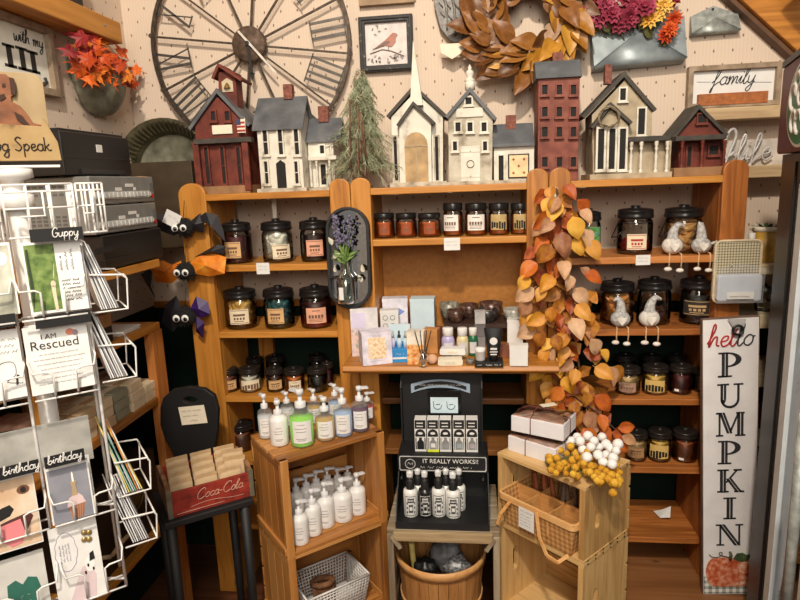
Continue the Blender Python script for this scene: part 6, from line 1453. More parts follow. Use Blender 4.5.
slat_crate('wooden_crate', 'upper pale wooden crate on the right with a picnic basket inside', CR, AR, RW2, RD, RZ, RH, (pl_x, pl_y, pl_z), 'pale crates on the right', True)
slat_crate('wooden_crate', 'lower empty pale wooden crate on the right', CR, AR, RW2, RD, RZ-.30, .30, (pl_x, pl_y, pl_z), 'pale crates on the right', True)
plinth(CR, AR, RW2, RD, RZ-.30, 'low dark platform under the right crates')
# weathered crate in the middle
MX0, MX1, MY0, MY1 = -.262, .060, 1.665, 1.97
wc_ = thing('weathered_crate', 'weathered grey crate carrying the black display stand, bushel basket inside', 'crate', ((MX0+MX1)/2, 1.8, 0))
for k in range(4):
    ya = MY0+(MY1-MY0)*k/4+.004; g = G(); g.box(MX0-.012, MX1+.012, ya, ya+(MY1-MY0)/4-.010, ZM-.016, ZM); g.build('top_slat', we_x, wc_, bev=.002)
for sx, xx in ((-1, MX0), (1, MX1)):
    g = G(); g.box(xx-.012 if sx < 0 else xx-.008, xx+.008 if sx < 0 else xx+.012, MY0, MY0+.022, 0, ZM-.016); g.build('corner_post', we_z, wc_, bev=.002)
    for k in range(5):
        za = .03+k*.095; g = G(); g.box(xx-.012 if sx < 0 else xx+.002, xx-.002 if sx < 0 else xx+.012, MY0+.022, MY1, za, za+.075); g.build('side_slat', we_y, wc_, bev=.002)
    g = G(); g.bar((xx-sx*.004, MY0-.004, ZM-.02), (xx-sx*.03, MY0-.004, ZM-.06), .012, .008) ; g.build('corner_bracket', we_z, wc_)
g = G(); g.box(MX0+.010, MX1-.010, MY0-.008, MY0+.004, ZM-.034, ZM-.004); g.build('front_rail', wood('rail_wood', (136, 112, 80), (172, 148, 112), (194, 172, 138), 'x'), wc_, bev=.001)
# ---- bushel basket
bx, by = oz(440, 548, .365).x, 1.80; BH = .36
bb = thing('bushel_basket', 'round wooden bushel basket with two hoops inside the weathered crate', 'basket', (bx, by, 0))
bas = wood('basket_wood', (140, 92, 48), (180, 126, 72), (200, 150, 94), 'z', rnd=.4)
RT, RB = .146, .112
g = G()
for k in range(28):
    a0, a1 = 2*PI*k/28+.006, 2*PI*(k+1)/28-.006
    vs = [];
    for z, r in ((0, RB), (BH, RT)):
        for a in (a0, a1):
            for q in (0, .003): vs.append(((r-q)*math.cos(a), (r-q)*math.sin(a), z))
    g.add(vs, [(0, 2, 6, 4), (3, 1, 5, 7), (1, 0, 4, 5), (2, 3, 7, 6), (4, 6, 7, 5), (2, 0, 1, 3)])
g.build('stave', bas, bb, local=True)
for z0, z1 in ((BH-.03, BH+.004), (.19, .213), (.05, .075)):
    r0, r1 = RB+(RT-RB)*z0/BH+.002, RB+(RT-RB)*z1/BH+.002
    g = G(); g.lathe([(r0, z0), (r0+.004, z0), (r1+.004, z1), (r1, z1)], n=40); g.build('hoop', wood('hoop_wood', (170, 116, 64), (204, 150, 92), (220, 172, 116), 'x'), bb, local=True)
g = G(); g.lathe([(0, .01), (RB, .01)], n=24); g.build('base', bas, bb, local=True)
stf = mat('bag_grey', (110, 110, 112), .5, noise=.3)
def lump(name, mt, label, cat, c, r, sc, seed):
    random.seed(seed); g = G(); g.ball((0, 0, 0), r, 20, 14, sc)
    g.v = [p*(1+.10*math.sin(9*p.x/r+seed)+.08*math.sin(11*p.y/r+7*p.z/r)) for p in g.v]; g.v = [p+Vector(c) for p in g.v]
    return solo(g, name, mt, label, cat)
g = G(); g.lathe([(0, .24), (RT-.03, .24)], (bx, by, 0), 20); g.box(bx-.05, bx+.05, by-.05, by+.05, .06, .239)
solo(g, 'packing_paper', mat('packing', (96, 74, 50), .9, noise=.3), 'brown packing paper filling the bushel basket', 'paper')
lump('plush_bundle', stf, 'grey plastic-wrapped bundle in the bushel basket', 'bundle', (bx+.02, by+.02, .315), .055, (1, .8, 1), 3)
lump('plush_bundle', mottled('silver_wrap', [(.3, (70, 70, 72)), (.55, (130, 130, 132)), (.7, (206, 206, 206))], 120, .35), 'glittering silver bundle at the right of the bushel basket', 'bundle', (bx+.055, by-.02, .30), .045, (1, .8, .9), 5)
lump('plush_bundle', mat('bag_black', (24, 24, 26), .4), 'black bundle at the left of the bushel basket', 'bundle', (bx-.05, by-.02, .29), .042, (1, .8, .9), 8)
g = G(); g.cyl((bx-.085, by-.02, .25), (bx-.094, by-.02, .385), .009); solo(g, 'yellow_stick', mat('stick_yellow', (206, 182, 104), .6), 'pale yellow stick standing at the left in the bushel basket', 'stick')
random.seed(21)
# ================================================================ pump bottles
clearp = liquid('clear_plastic', (244, 246, 246), .10); wpl = mat('white_plastic', (232, 230, 228), .35, noise=.02); spl = mat('satin_pump', (222, 222, 224), .35, noise=.02)
def pump(x, y, z, r, H, label, group, body, lab=None, liq=None, pumpm=None, rz=0, name='pump_bottle', frost=False):
    o = thing(name, label, 'bottle', (x, y, z), rz, group); hb = H*.70
    g = G(); g.lathe([(0, .001), (r*.94, .001), (r, .006), (r, hb*.80), (r*.93, hb*.88), (r*.6, hb*.95), (r*.36, hb*.98), (r*.36, hb)], n=20); g.build('bottle', body, o, local=True)
    if liq: g = G(); g.lathe([(0, .003), (r*.90, .003), (r*.95, .008), (r*.95, hb*.74), (0, hb*.74)], n=18); g.build('liquid', liq, o, local=True)
    pm = pumpm or spl
    g = G(); g.lathe([(r*.46, hb*.98), (r*.46, hb*1.10), (r*.40, hb*1.12), (r*.18, hb*1.13), (r*.18, H*.90)], n=14); g.build('collar', pm, o, local=True)
    g = G(); g.lathe([(r*.2, H*.90), (r*.32, H*.905), (r*.34, H*.985), (r*.26, H), (0, H)], n=12); g.prism([(r*.1, H*.93), (r*1.05, H*.935), (r*1.1, H*.955), (r*.9, H*.985), (r*.1, H*.985)], -r*.18, r*.18, 'y'); g.build('pump_head', pm, o, local=True)
    if lab:
        a = to_cam(x, y)-rz; w2 = .80; R1 = r*1.012; g = G()
        g.grid(lambda u, v: (R1*math.cos(a-w2+2*w2*u), R1*math.sin(a-w2+2*w2*u), hb*(.14+.56*v)), 10, 1, 0)
        R2 = r*1.02
        for zz, wd in ((.60, .4), (.50, .6), (.42, .5), (.24, .55), (.2, .4)): g.grid(lambda u, v: (R2*math.cos(a-wd+.0+2*wd*u*.8), R2*math.sin(a-wd+2*wd*u*.8), hb*(zz+.022*v)), 5, 1, 1)
        g.build('label', [lab, mat('label_grey', (176, 168, 164), .6)], o, local=True)
    return o
ZC1 = LZ+LH
wl_ = mat('soap_label', (234, 232, 230), .6, noise=.02); liqs = dict(green=liquid('green_soap', (150, 232, 70), .92), gold=liquid('gold_soap', (206, 164, 84), .9), blue=liquid('blue_soap', (166, 190, 226), .9), plum=liquid('plum_soap', (88, 38, 78), .95), clear=liquid('clear_soap', (232, 232, 234), .8), red=liquid('red_soap', (200, 50, 48), .92), white=mat('white_soap', (230, 224, 220), .5, noise=.02))
def pumps(px, by_, top, wpx, z, lb, kind, group, rz, body=None, name='pump_bottle', lab=True):
    p = oz(px, by_-3, z); s = mpp(px, by_-25, p.y); r = wpx*s/2*1.1; y = p.y+r*.6; x = oy(px, by_-20, y).x
    return pump(x, y, z, r, oy(px, top, y).z-z, lb, group, body or (clearp if kind not in ('white',) else wpl), wl_ if lab else None, liqs[kind] if kind != 'white' else None, None, rz, name)
gsp = 'soap pump bottles on the left crate'
pumps(265.5, 442, 394, 13.5, ZC1, 'clear soap pump bottle with white label, leftmost on the left crate', 'clear', gsp, 2.4)
pumps(279, 449, 400, 17, ZC1, 'short white soap pump bottle in front of the clear one', 'white', gsp, 2.0)
pumps(302, 450, 389, 22, ZC1, 'soap pump bottle of bright green soap on the left crate', 'green', gsp, 2.6)
pumps(325, 444, 397, 18, ZC1, 'soap pump bottle of golden soap beside the green one', 'gold', gsp, 2.2)
pumps(343, 440, 388, 17, ZC1, 'soap pump bottle of pale blue soap on the left crate', 'blue', gsp, 2.5)
pumps(360, 435, 386, 16, ZC1, 'soap pump bottle of dark plum soap at the right end of the crate', 'plum', gsp, .2)
for px, b, t_, kd, lb in ((287, 430, 392, 'clear', 'clear soap pump bottle behind the white and green ones'), (314, 428, 389, 'gold', 'golden soap pump bottle in the back row behind the green one'), (335, 424, 384, 'blue', 'blue soap pump bottle in the back row behind the golden one'), (367, 423, 392, 'red', 'red soap pump bottle peeping out behind the plum one')):
    pumps(px, b, t_, 13, ZC1, lb, kd, gsp, 2.4 if px != 367 else .3)
ZI = LZ+.011; glo = 'white lotion pump bottles inside the upper left crate'
for px, b, t_, w_, lb, rz in ((300, 548, 500, 15.5, 'white lotion bottle, first of the front row at the left inside the crate', .3), (313, 539, 489, 15, 'white lotion bottle, second of the front row inside the crate', .4), (325.5, 531, 482, 15.5, 'white lotion bottle, third of the front row inside the crate', .3), (342.5, 525, 478, 18, 'white lotion bottle, fourth of the front row inside the crate', .5), (357.5, 518, 473, 15, 'white lotion bottle at the right end of the front row inside the crate', .6)):
    pumps(px, b, t_, w_, ZI, lb, 'white', glo, rz, wpl, 'lotion_bottle')
for px, b, t_, lb in ((297, 525, 478, 'white lotion bottle in the back row, leftmost'), (307, 518, 474, 'white lotion bottle in the back row behind the second front one'), (317, 514, 470, 'white lotion bottle in the back row behind the third front one'), (328, 509, 467, 'white lotion bottle in the back row, middle'), (338, 505, 468, 'white lotion bottle in the back row behind the fourth front one'), (348, 500, 466, 'white lotion bottle in the back row, rightmost')):
    pumps(px, b, t_, 14, ZI, lb, 'white', glo, .3, wpl, 'lotion_bottle')
# slat hanging behind in the crate, white wire basket below
zb_ = LZ-LH+.011
wbx, wby = loc_w(CL, AL, LW*.52, LD*.5)
wbk = thing('wire_basket', 'white painted wire basket in the lower left crate', 'basket', (wbx, wby, zb_), AL)
hw, hd, hh = .115, .080, .105
def wall_mesh(a0, a1, n, nz):
    g = G()
    for k in range(n+1):
        f = k/n; p0, p1 = (a0[0]+(a1[0]-a0[0])*f, a0[1]+(a1[1]-a0[1])*f), None
        g.tube([(p0[0]*.86, p0[1]*.86, 0), (p0[0], p0[1], hh)], .0022, 4)
    for k in range(nz+1):
        z = hh*k/nz; sc_ = .86+.14*k/nz; g.tube([(a0[0]*sc_, a0[1]*sc_, z), (a1[0]*sc_, a1[1]*sc_, z)], .0022 if k < nz else .004, 4)
    return g
cs_ = [(-hw, -hd), (hw, -hd), (hw, hd), (-hw, hd)]
for i in range(4): wall_mesh(cs_[i], cs_[(i+1) % 4], 20 if i % 2 == 0 else 14, 9).build('wire_wall', whitewire, wbk, local=True)
g = G(); g.box(-hw*.84, hw*.84, -hd*.84, hd*.84, 0, .003); g.build('base', whitewire, wbk, local=True)
g = G(); g.tube([(wbx-.02+.035*math.cos(t*PI/10), wby-.01+.022*math.sin(t*PI/10), zb_+.085+.006*math.cos(t*PI/10)) for t in range(20)], .010, 8, closed=True); g.box(wbx-.05, wbx+.02, wby-.03, wby+.02, zb_+.006, zb_+.07); solo(g, 'rope_ring', mottled('brown_rope', [(.3, (84, 52, 32)), (.7, (136, 92, 60))], 60, .8), 'brown ring lying in the white wire basket', 'rope ring')
# ================================================================ on the right crates
ZR1 = RZ+RH
def giftbox(px, py, label, z, x_, y_, rz):
    o = thing('gift_box', label, 'gift box', (x_, y_, z), rz, 'clear-lidded gift boxes on the right crate'); w_, d_, h_ = .165, .115, .050
    g = G(); g.box(-w_/2, w_/2, -d_/2, d_/2, 0, h_); b = g.build('box', mat('box_white', (226, 224, 228), .5, noise=.02), o, local=True, bev=.002)
    g = G(); g.box(-w_*.47, w_*.47, -d_*.46, d_*.46, h_, h_+.002); g.build('tissue', mat('tissue_pink', (196, 156, 138), .8, noise=.2), o, local=True)
    g = G()
    def dome(u, v): return ((u-.5)*w_*.98, (v-.5)*d_*.98, h_+.003+.014*math.sin(PI*u)**.5*math.sin(PI*v)**.5+.002*math.sin(14*u+9*v))
    g.grid(dome, 14, 10); g.build('clear_lid', glass('cello', (244, 240, 236), .5, .08), o, local=True)
    g = G(); 
    for a in (0, 1):
        if a == 0: pts = [(-.02, -d_/2-.001, 0), (-.02, -d_/2-.001, h_), (-.02, -d_*.2, h_+.016), (-.02, d_*.2, h_+.016), (-.02, d_/2, h_)]
        else: pts = [(w_/2+.001, .0, 0), (w_/2+.001, .0, h_), (w_*.2, 0, h_+.019), (-w_*.3, 0, h_+.018), (-w_/2-.001, 0, h_), (-w_/2-.001, 0, 0)]
        g.tube(pts, .0016, 5)
    g.build('cord', mat('cord_brown', (120, 62, 50), .7), o, local=True)
    return o
gx, gy = loc_w(CR, AR, .088, .10)
giftbox(0, 0, 'lower white gift box with a clear lid under another on the right crate', ZR1, gx, gy, AR+rad(6))
giftbox(0, 0, 'upper white gift box tied with brown cord on top of the other', ZR1+.070, gx+.008, gy+.006, AR+rad(16))
g = G(); g.box(-.025, .025, -.012, .012, 0, .001); q = solo(g, 'paper_tag', cream, 'small paper tag lying on the upper gift box', 'tag'); q.location = (gx+.025, gy+.03, ZR1+.070+.070); q.rotation_euler = (0, 0, .4)
# yellow craspedia and white berries
cy = thing('yellow_ball_bunch', 'bunch of yellow ball flowers lying over the front edge of the right crate', 'artificial flowers', oz(575, 470, ZR1))
cm = mottled('craspedia', [(.3, (168, 112, 16)), (.5, (204, 150, 34)), (.75, (222, 178, 66))], 200, .85, rnd=.3, bump=.8)
g = G(); g.ball((0, 0, 0), .0112, 14, 10); b0 = g.build('yellow_ball', cm, cy, local=True)
pts = []
for k in range(94):
    f = random.random(); px = 548+f*72; lo_ = 465+(px-548)*.22; top_ = 445+max(0, (px-575))*.42
    pts.append((px, random.uniform(top_, lo_+6)))
pts += [(608, 481), (613, 493), (600, 478), (551, 470), (556, 473)]
for k, (px, py) in enumerate(pts):
    hgt = .018+.040*random.random()*(1-abs(px-585)/60)
    q = oz(px, py, ZR1+hgt)
    # keep over or just beyond the crate edges
    c_ = b0 if k == 0 else b0.copy()
    if k: C.objects.link(c_); c_.parent = cy
    c_.location = q-Vector(cy.location); c_.scale = (random.uniform(.8, 1.1),)*3
g = G(); e = oz(545, 462, ZR1+.012)
for px, py in pts[::2]: g.tube([oz(px, py, ZR1+.02), e], .0011, 4)
g.build('stem', mat('dry_stem', (110, 104, 50), .8), cy)
wb = thing('white_berry_bunch', 'bunch of white cotton ball berries behind the yellow ball flowers', 'artificial flowers', oz(595, 455, ZR1))
g = G(); g.ball((0, 0, 0), .0145, 14, 10); b0 = g.build('white_ball', mat('berry_white', (232, 230, 228), .8, noise=.03, bump=.3), wb, local=True)
for k, (px, py) in enumerate(((580, 441), (588, 436), (594, 441), (602, 437), (583, 450), (591, 447), (599, 447), (606, 444), (611, 449), (616, 451), (587, 457), (598, 455), (606, 455), (613, 458), (618, 444), (577, 437), (571, 441), (603, 462), (612, 464))):
    c_ = b0 if k == 0 else b0.copy()
    if k: C.objects.link(c_); c_.parent = wb
    c_.location = oz(px, py, ZR1+.035+.03*random.random())-Vector(wb.location); c_.scale = (random.uniform(.85, 1.15),)*3
g = G(); e = oz(560, 440, ZR1+.02)
for px, py in ((580, 441), (594, 441), (606, 444), (591, 447), (612, 464), (598, 455)): g.tube([oz(px, py, ZR1+.04), e], .0012, 4)
g.build('stem', mat('dry_stem', (110, 104, 50), .8), wb)
# picnic basket in the crate
bxx, byy = loc_w(CR, AR, RW2*.49, RD*.33); ZB2 = RZ+.011
pb_ = thing('picnic_basket', 'woven wooden picnic basket with dividers, sticking out of the upper right crate', 'basket', (bxx, byy, ZB2), AR)
bw_, bd_, bh_ = .134, .092, .105
wv = checker('woven_splint', (206, 160, 100), (160, 108, 58), 62, .7, 'xz'); wvy = checker('woven_splint_side', (206, 160, 100), (160, 108, 58), 62, .7, 'yz'); rim_ = wood('rim_wood', (176, 122, 66), (210, 156, 94), (226, 178, 120), 'x')
for sy in (-1, 1):
    g = G(); g.add([(-bw_*.88, sy*bd_*.86, 0), (bw_*.88, sy*bd_*.86, 0), (bw_, sy*bd_, bh_), (-bw_, sy*bd_, bh_)], [(0, 1, 2, 3)]); g.build('woven_side', wv, pb_, local=True, solid=.003)
for sx in (-1, 1):
    g = G(); g.add([(sx*bw_*.88, -bd_*.86, 0), (sx*bw_*.88, bd_*.86, 0), (sx*bw_, bd_, bh_), (sx*bw_, -bd_, bh_)], [(0, 1, 2, 3)]); g.build('woven_side', wvy, pb_, local=True, solid=.003)
g = G(); g.box(-bw_*.88, bw_*.88, -bd_*.86, bd_*.86, 0, .003); g.build('base', rim_, pb_, local=True)
ro, ri_ = rrect(-bw_-.006, bw_+.006, -bd_-.006, bd_+.006, .02), rrect(-bw_+.002, bw_-.002, -bd_+.002, bd_-.002, .014)
g = G(); g.ring(ro, ri_, bh_-.018, bh_+.002, 'z'); g.build('rim', rim_, pb_, local=True, bev=.001)
for xx in (-bw_*.33, bw_*.33): g = G(); g.box(xx-.002, xx+.002, -bd_*.98, bd_*.98, .03, bh_-.004); g.build('divider', rim_, pb_, local=True)
g = G(); g.box(-bw_*.98, bw_*.98, -.002, .002, .03, bh_-.004); g.build('divider', rim_, pb_, local=True)
for sy in (-1,):
    g = G(); hp_ = [(-bw_*.62, -bd_-.009, bh_-.01), (-bw_*.78, -bd_-.03, bh_*.5), (-bw_*.80, -bd_-.04, .02), (-bw_*.5, -bd_-.044, -.002)]
    hp2 = [(bw_*.1, -bd_-.009, bh_-.004), (bw_*.3, -bd_-.03, bh_*.4), (bw_*.55, -bd_-.040, .004), (bw_*.8, -bd_-.036, -.004), (bw_*.97, -bd_-.018, bh_*.2)]
    for a, b in zip(hp_[:3], hp_[1:3]): g.bar(a, b, .010, .004)
    g.build('handle', rim_, pb_, local=True)
    g = G()
    for a, b in zip(hp2, hp2[1:]): g.bar(a, b, .010, .004)
    g.build('handle', rim_, pb_, local=True)
o = thing('price_tag', 'white paper label hung on the front of the picnic basket', 'price tag', loc_w((bxx, byy), AR, -.02, -bd_-.012)+(ZB2+.030,), AR, 'handwritten price tags')
g = G(); g.box(-.028, .028, -.0012, 0, 0, .066); b = g.build('card', white, o, local=True)
g = G(); g.scribble((-.022, -.0018, .054), (1, 0, 0), (0, 0, 1), .044, .006, .0005)
for k in range(4): g.scribble((-.022, -.0018, .042-.010*k), (1, 0, 0), (0, 0, 1), .038, .004, .0004)
g.build('handwriting', greyink, o, local=True).parent = b
stkm = mottled('cinnamon', [(.3, (120, 60, 32)), (.7, (176, 98, 56))], 60, .8)
for k in range(9):
    xx = -.10+.019*k+random.uniform(-.004, .004); c0 = loc_w((bxx, byy), AR, xx, .035+random.uniform(-.02, .02)); g = G()
    a = random.uniform(-.25, .25); g.cyl((c0[0], c0[1], ZB2+.035), (c0[0]+a*.05, c0[1]+.015, ZB2+.138+random.uniform(-.01, .012)), .008, .007, 8)
    lbs = ('first', 'second', 'third', 'fourth', 'fifth', 'sixth', 'seventh', 'eighth', 'ninth')[k]
    solo(g, 'scent_stick', stkm if k < 5 else mottled('ash_stick', [(.3, (84, 62, 50)), (.7, (136, 110, 92))], 60, .8), 'brown scent stick in the picnic basket, %s from the left' % lbs, 'scent stick', 'brown scent sticks in the picnic basket')
# paper bits on the lowest right shelf
g = G(); q = oz(664, 516, ZS['e']); g.add([(q.x-.02, q.y-.02, ZS['e']+.004), (q.x+.012, q.y-.03, ZS['e']+.012), (q.x+.026, q.y+.01, ZS['e']+.035), (q.x-.006, q.y+.012, ZS['e']+.018), (q.x-.03, q.y+.03, ZS['e']+.002)], [(0, 1, 2, 3), (0, 3, 4)]); solo(g, 'paper_scrap', white, 'crumpled white paper scrap on the lowest right shelf', 'paper', solid=.001, origin=(q.x, q.y, ZS['e']))
# ================================================================ black chair with the red soda crate
KC, KA, KZ = (-.890, 1.532), rad(36.5), .60
ch = thing('black_chair', 'black chair with a rounded slotted back carrying the red soda crate', 'chair', (KC[0], KC[1], 0), KA)
g = G(); g.box(-.03, .235, -.02, .20, KZ-.022, KZ); g.build('seat', blackm, ch, local=True, bev=.004)
for lx, ly in ((-.01, 0), (.21, 0), (-.01, .18), (.21, .18)): g = G(); g.cyl((lx, ly, 0), (lx, ly, KZ-.022), .012, .016, 10); g.build('leg', blackm, ch, local=True)
yb = 1.80
prof = [(160, 408), (160, 425), (165, 440), (174, 456), (176, 500), (212, 500), (213, 456), (217, 432), (218, 410), (214, 396), (204, 389), (188, 387), (172, 390), (163, 398)]
P = [(oy(a, b, yb).x, oy(a, b, yb).z) for a, b in prof]
hx, hz = PX(190, 400, yb); slot = ell(hx, hz, .022, .012, len(P))
# align the slot loop start with the outline
cxp, czp = sum(p[0] for p in P)/len(P), sum(p[1] for p in P)/len(P)
a0 = math.atan2(P[0][1]-hz, P[0][0]-hx); slot = [(hx+.024*math.cos(math.atan2(p[1]-hz, p[0]-hx)), hz+.012*math.sin(math.atan2(p[1]-hz, p[0]-hx))) for p in P]
g = G(); g.ring(P, slot, yb, yb+.02); g.build('backrest', blackm, ch, bev=.004)
o = thing('price_tag', 'handwritten card on the back of the black chair', 'price tag', oy(193, 415, yb-.002), 0, 'handwritten price tags', rot=(0, -rad(6), 0)); s = mpp(193, 415, yb)
g = G(); g.box(-13*s, 13*s, -.0012, 0, -9*s, 9*s); b = g.build('card', cream, o, local=True)
g = G()
for k, w_ in enumerate((20, 15, 9)): g.scribble((-10*s+(6*s if k == 2 else 0), -.002, (4-5*k)*s), (1, 0, 0), (0, 0, 1), w_*s, .006, .0006)
g.build('handwriting', greyink, o, local=True).parent = b
# soda crate
kr = thing('soda_crate', 'red wooden soda crate with white script lettering, full of kraft packets', 'crate', (KC[0], KC[1], KZ), KA)
kw, kd, kh = .232, .205, .092
krd = mottled('soda_red', [(.28, (92, 30, 22)), (.5, (150, 46, 34)), (.8, (166, 62, 44))], 30, .6); kwood = mottled('worn_crate', [(.3, (88, 60, 40)), (.5, (132, 92, 62)), (.75, (170, 128, 92))], 26, .75)
g = G(); g.box(0, kw, 0, .010, 0, kh*.86); fp = g.build('front_panel', krd, kr, local=True, bev=.001)
g = G(); g.box(0, kw, kd-.01, kd, 0, kh*.86); g.build('back_panel', krd, kr, local=True, bev=.001)
g = G(); g.box(0, kw, .01, kd-.01, 0, .008); g.build('base', kwood, kr, local=True)
for xx in (-.012, kw):
    g = G(); g.prism([(0, 0), (kd, 0), (kd, kh*.95), (kd*.8, kh*1.12), (kd*.2, kh*1.12), (0, kh*.95)], xx, xx+.012, 'x'); ep = g.build('end_panel', kwood, kr, local=True, bev=.001)
    g = G(); g.prism(rrect(kd*.36, kd*.64, kh*.72, kh*.9, .006), xx-.0008, xx+.0128, 'x'); g.build('hand_slot', hole, kr, local=True).parent = ep
    g = G(); g.box(xx-.001, xx+.013, -.002, .012, 0, kh*.95); g.build('metal_strap', galvd, kr, local=True)
g = G(); g.script('Coca-Cola', (kw*.60, -.0012, kh*.42), (1, 0, .0), (0, 0, 1), .0150, .0012, slant=.35)
g.tube([(kw*.22+kw*.7*t, -.0012, kh*.22+.006*math.sin(5*t)) for t in [i/14 for i in range(15)]], .0008, 4); g.tube([(.012+kw*.6*t, -.0012, kh*.10) for t in (0, .5, 1)], .0012, 4)
g.build('lettering', mat('soda_white', (212, 166, 146), .6, noise=.1), kr, local=True).parent = fp
def sachet(x_, y_, z_, rz, label, tilt):
    p = loc_w(KC, KA, x_, y_); o = thing('kraft_packet', label, 'packet', (p[0], p[1], KZ+z_), 0, 'kraft packets in the red soda crate', rot=(rad(tilt), 0, KA+rz)); w_, h_ = .066, .085
    g = G()
    def fn(sgn): return lambda u, v: ((u-.5)*w_, sgn*.008*math.sin(PI*u)**.6*math.sin(PI*min(1, v*1.15))**.6 if v < .87 else 0, v*h_)
    g.grid(fn(-1), 8, 10); g.grid(fn(1), 8, 10); b = g.build('packet', kraft, o, local=True)
    g = G(); g.box(-w_/2, w_/2, -.001, .001, h_*.86, h_*.99); g.build('seal_strip', mat('kraft_dark', (188, 156, 116), .8), o, local=True).parent = b
    g = G(); g.prism(ell(0, h_*.46, .015, .012, 14), -.0092, -.0085); g.tube([(-.012, -.0096, h_*.46), (-.004, -.0096, h_*.5), (.004, -.0096, h_*.43), (.012, -.0096, h_*.48)], .0008, 4); g.build('stamp', mat('kraft_stamp', (150, 120, 92), .8), o, local=True).parent = b
    return o
rowlab = ('front row', 'second row', 'third row', 'back row'); collab = ('leftmost', 'middle', 'right')
for r_ in range(4):
    for c_ in range(3):
        sachet(.038+c_*.074+.003*r_, .030+r_*.036, .010+.010*r_, random.uniform(-.05, .05), '%s kraft packet in the %s of the red soda crate' % (collab[c_], rowlab[r_]), -8-3*random.random())
for k in range(2): sachet(.205+.004*k, .055+.04*k, .034+.008*k, -.25, ('kraft packet standing tall at the right end of the soda crate, in front', 'kraft packet standing tall at the right end of the soda crate, behind')[k], -4)
# ================================================================ white card spinner, front left
PP = Vector((-.80, .99)); FA = rad(40); FN = Vector((math.sin(FA), -math.cos(FA))); FU = Vector((math.cos(FA), math.sin(FA)))
F0 = PP+FN*.075
def onface(px, py, d=0.0):
    """local (u, z) on the rack's front face, d in front of it"""
    o = F0+FN*d; r = ray(px, py); t = (o.x*FN.x+o.y*FN.y)/(r.x*FN.x+r.y*FN.y); p = EYE+r*t
    return (p.x-PP.x)*FU.x+(p.y-PP.y)*FU.y, p.z
rk = thing('card_spinner', 'white wire greeting card spinner rack on a white pole, front left', 'card rack', (PP.x, PP.y, 0), FA)
# local frame: x along the face, y away from the viewer, z up; the face lies at y=-.075
g = G(); g.cyl((0, 0, 0), (0, 0, 1.60), .016, n=16); g.build('pole', whitewire, rk, local=True)
g = G(); g.lathe([(.20, 0), (.20, .02), (.03, .05), (.016, .06)], n=24); g.build('base', whitewire, rk, local=True)
g = G(); g.lathe([(.024, 1.53), (.030, 1.535), (.030, 1.555), (.018, 1.56), (.018, 1.58), (.034, 1.585), (.034, 1.60), (0, 1.602)], n=18); g.build('pole_cap', whitewire, rk, local=True)
uR = onface(92, 350)[0]; uM = onface(24, 350)[0]; uL = uM-(uR-uM)-.01
y0 = -.075
rows = []
for pyb, pyt in ((313, 238), (392, 321), (519, 459), (602, 522)):
    zb = onface(58, pyb)[1]; zt = onface(58, pyt)[1]; rows.append((zb, zt))
zt0, zb0 = onface(50, 184)[1], onface(50, 236)[1]
WR = .0019
def tubep(pts, name, r=WR): g = G(); g.tube(pts, r, 6); return g.build(name, whitewire, rk, local=True)
# uprights
for u in (uL, uM-.004, uR+.004):
    for yy in (y0+.02, y0+.10):
        tubep([(u, yy, rows[-1][0]-.03), (u, yy, zt0)], 'upright', .003)
for z in (rows[0][0]-.01, rows[2][0]-.012, rows[3][0]-.012):
    for u in (uM-.004, uR+.004): tubep([(0, 0, z), (u, y0+.02, z)], 'spoke_arm', .003)
def pocket(ua, ub, zb, zt, name='wire_pocket', y=y0):
    h = zt-zb; w_ = ub-ua; g = G()
    for s in (-1, 1):
        um = (ua+ub)/2; e = um+s*w_*.52; m = um+s*w_*.18
        g.tube([(e, y+.02, zb+h*.52), (e, y-.022, zb+h*.50), (e-s*.004, y-.026, zb+h*.36), (m+s*.008, y-.028, zb+h*.36), (m, y-.028, zb+h*.33), (m, y-.026, zb+h*.02), (m, y+.02, zb-.004)], WR, 6)
    g.tube([(ua, y-.02, zb-.004), (ub, y-.02, zb-.004)], WR, 6); g.tube([(ua, y+.02, zb-.004), (ub, y+.02, zb-.004)], WR, 6)
    g.build(name, whitewire, rk, local=True)
for zb, zt in rows:
    pocket(uM+.004, uR, zb, zt); pocket(uL+.004, uM-.006, zb, zt)
# empty top baskets
def topcage(ua, ub, y):
    g = G(); hh = zt0-zb0
    for z in (zb0, zb0+hh*.55, zt0-.012, zt0): g.tube([(ua, y, z), (ub, y, z)], WR, 6)
    for k in range(4): u = ua+(ub-ua)*k/3; g.tube([(u, y, zb0), (u, y, zt0)], WR, 6); g.tube([(u, y, zb0), (u, y+.05, zb0), (u, y+.06, zt0)], WR, 6)
    g.tube([(ua+(ub-ua)*.55, y-.012, zt0-.012), (ua+(ub-ua)*.55, y-.014, zb0+hh*.4), (ua+(ub-ua)*.2, y-.014, zb0+hh*.4)], WR, 6)
    g.build('wire_basket', whitewire, rk, local=True)
topcage(uM+.004, uR+.004, y0); topcage(uL, uM-.006, y0); topcage(uR+.012, uR+.055, y0+.03)
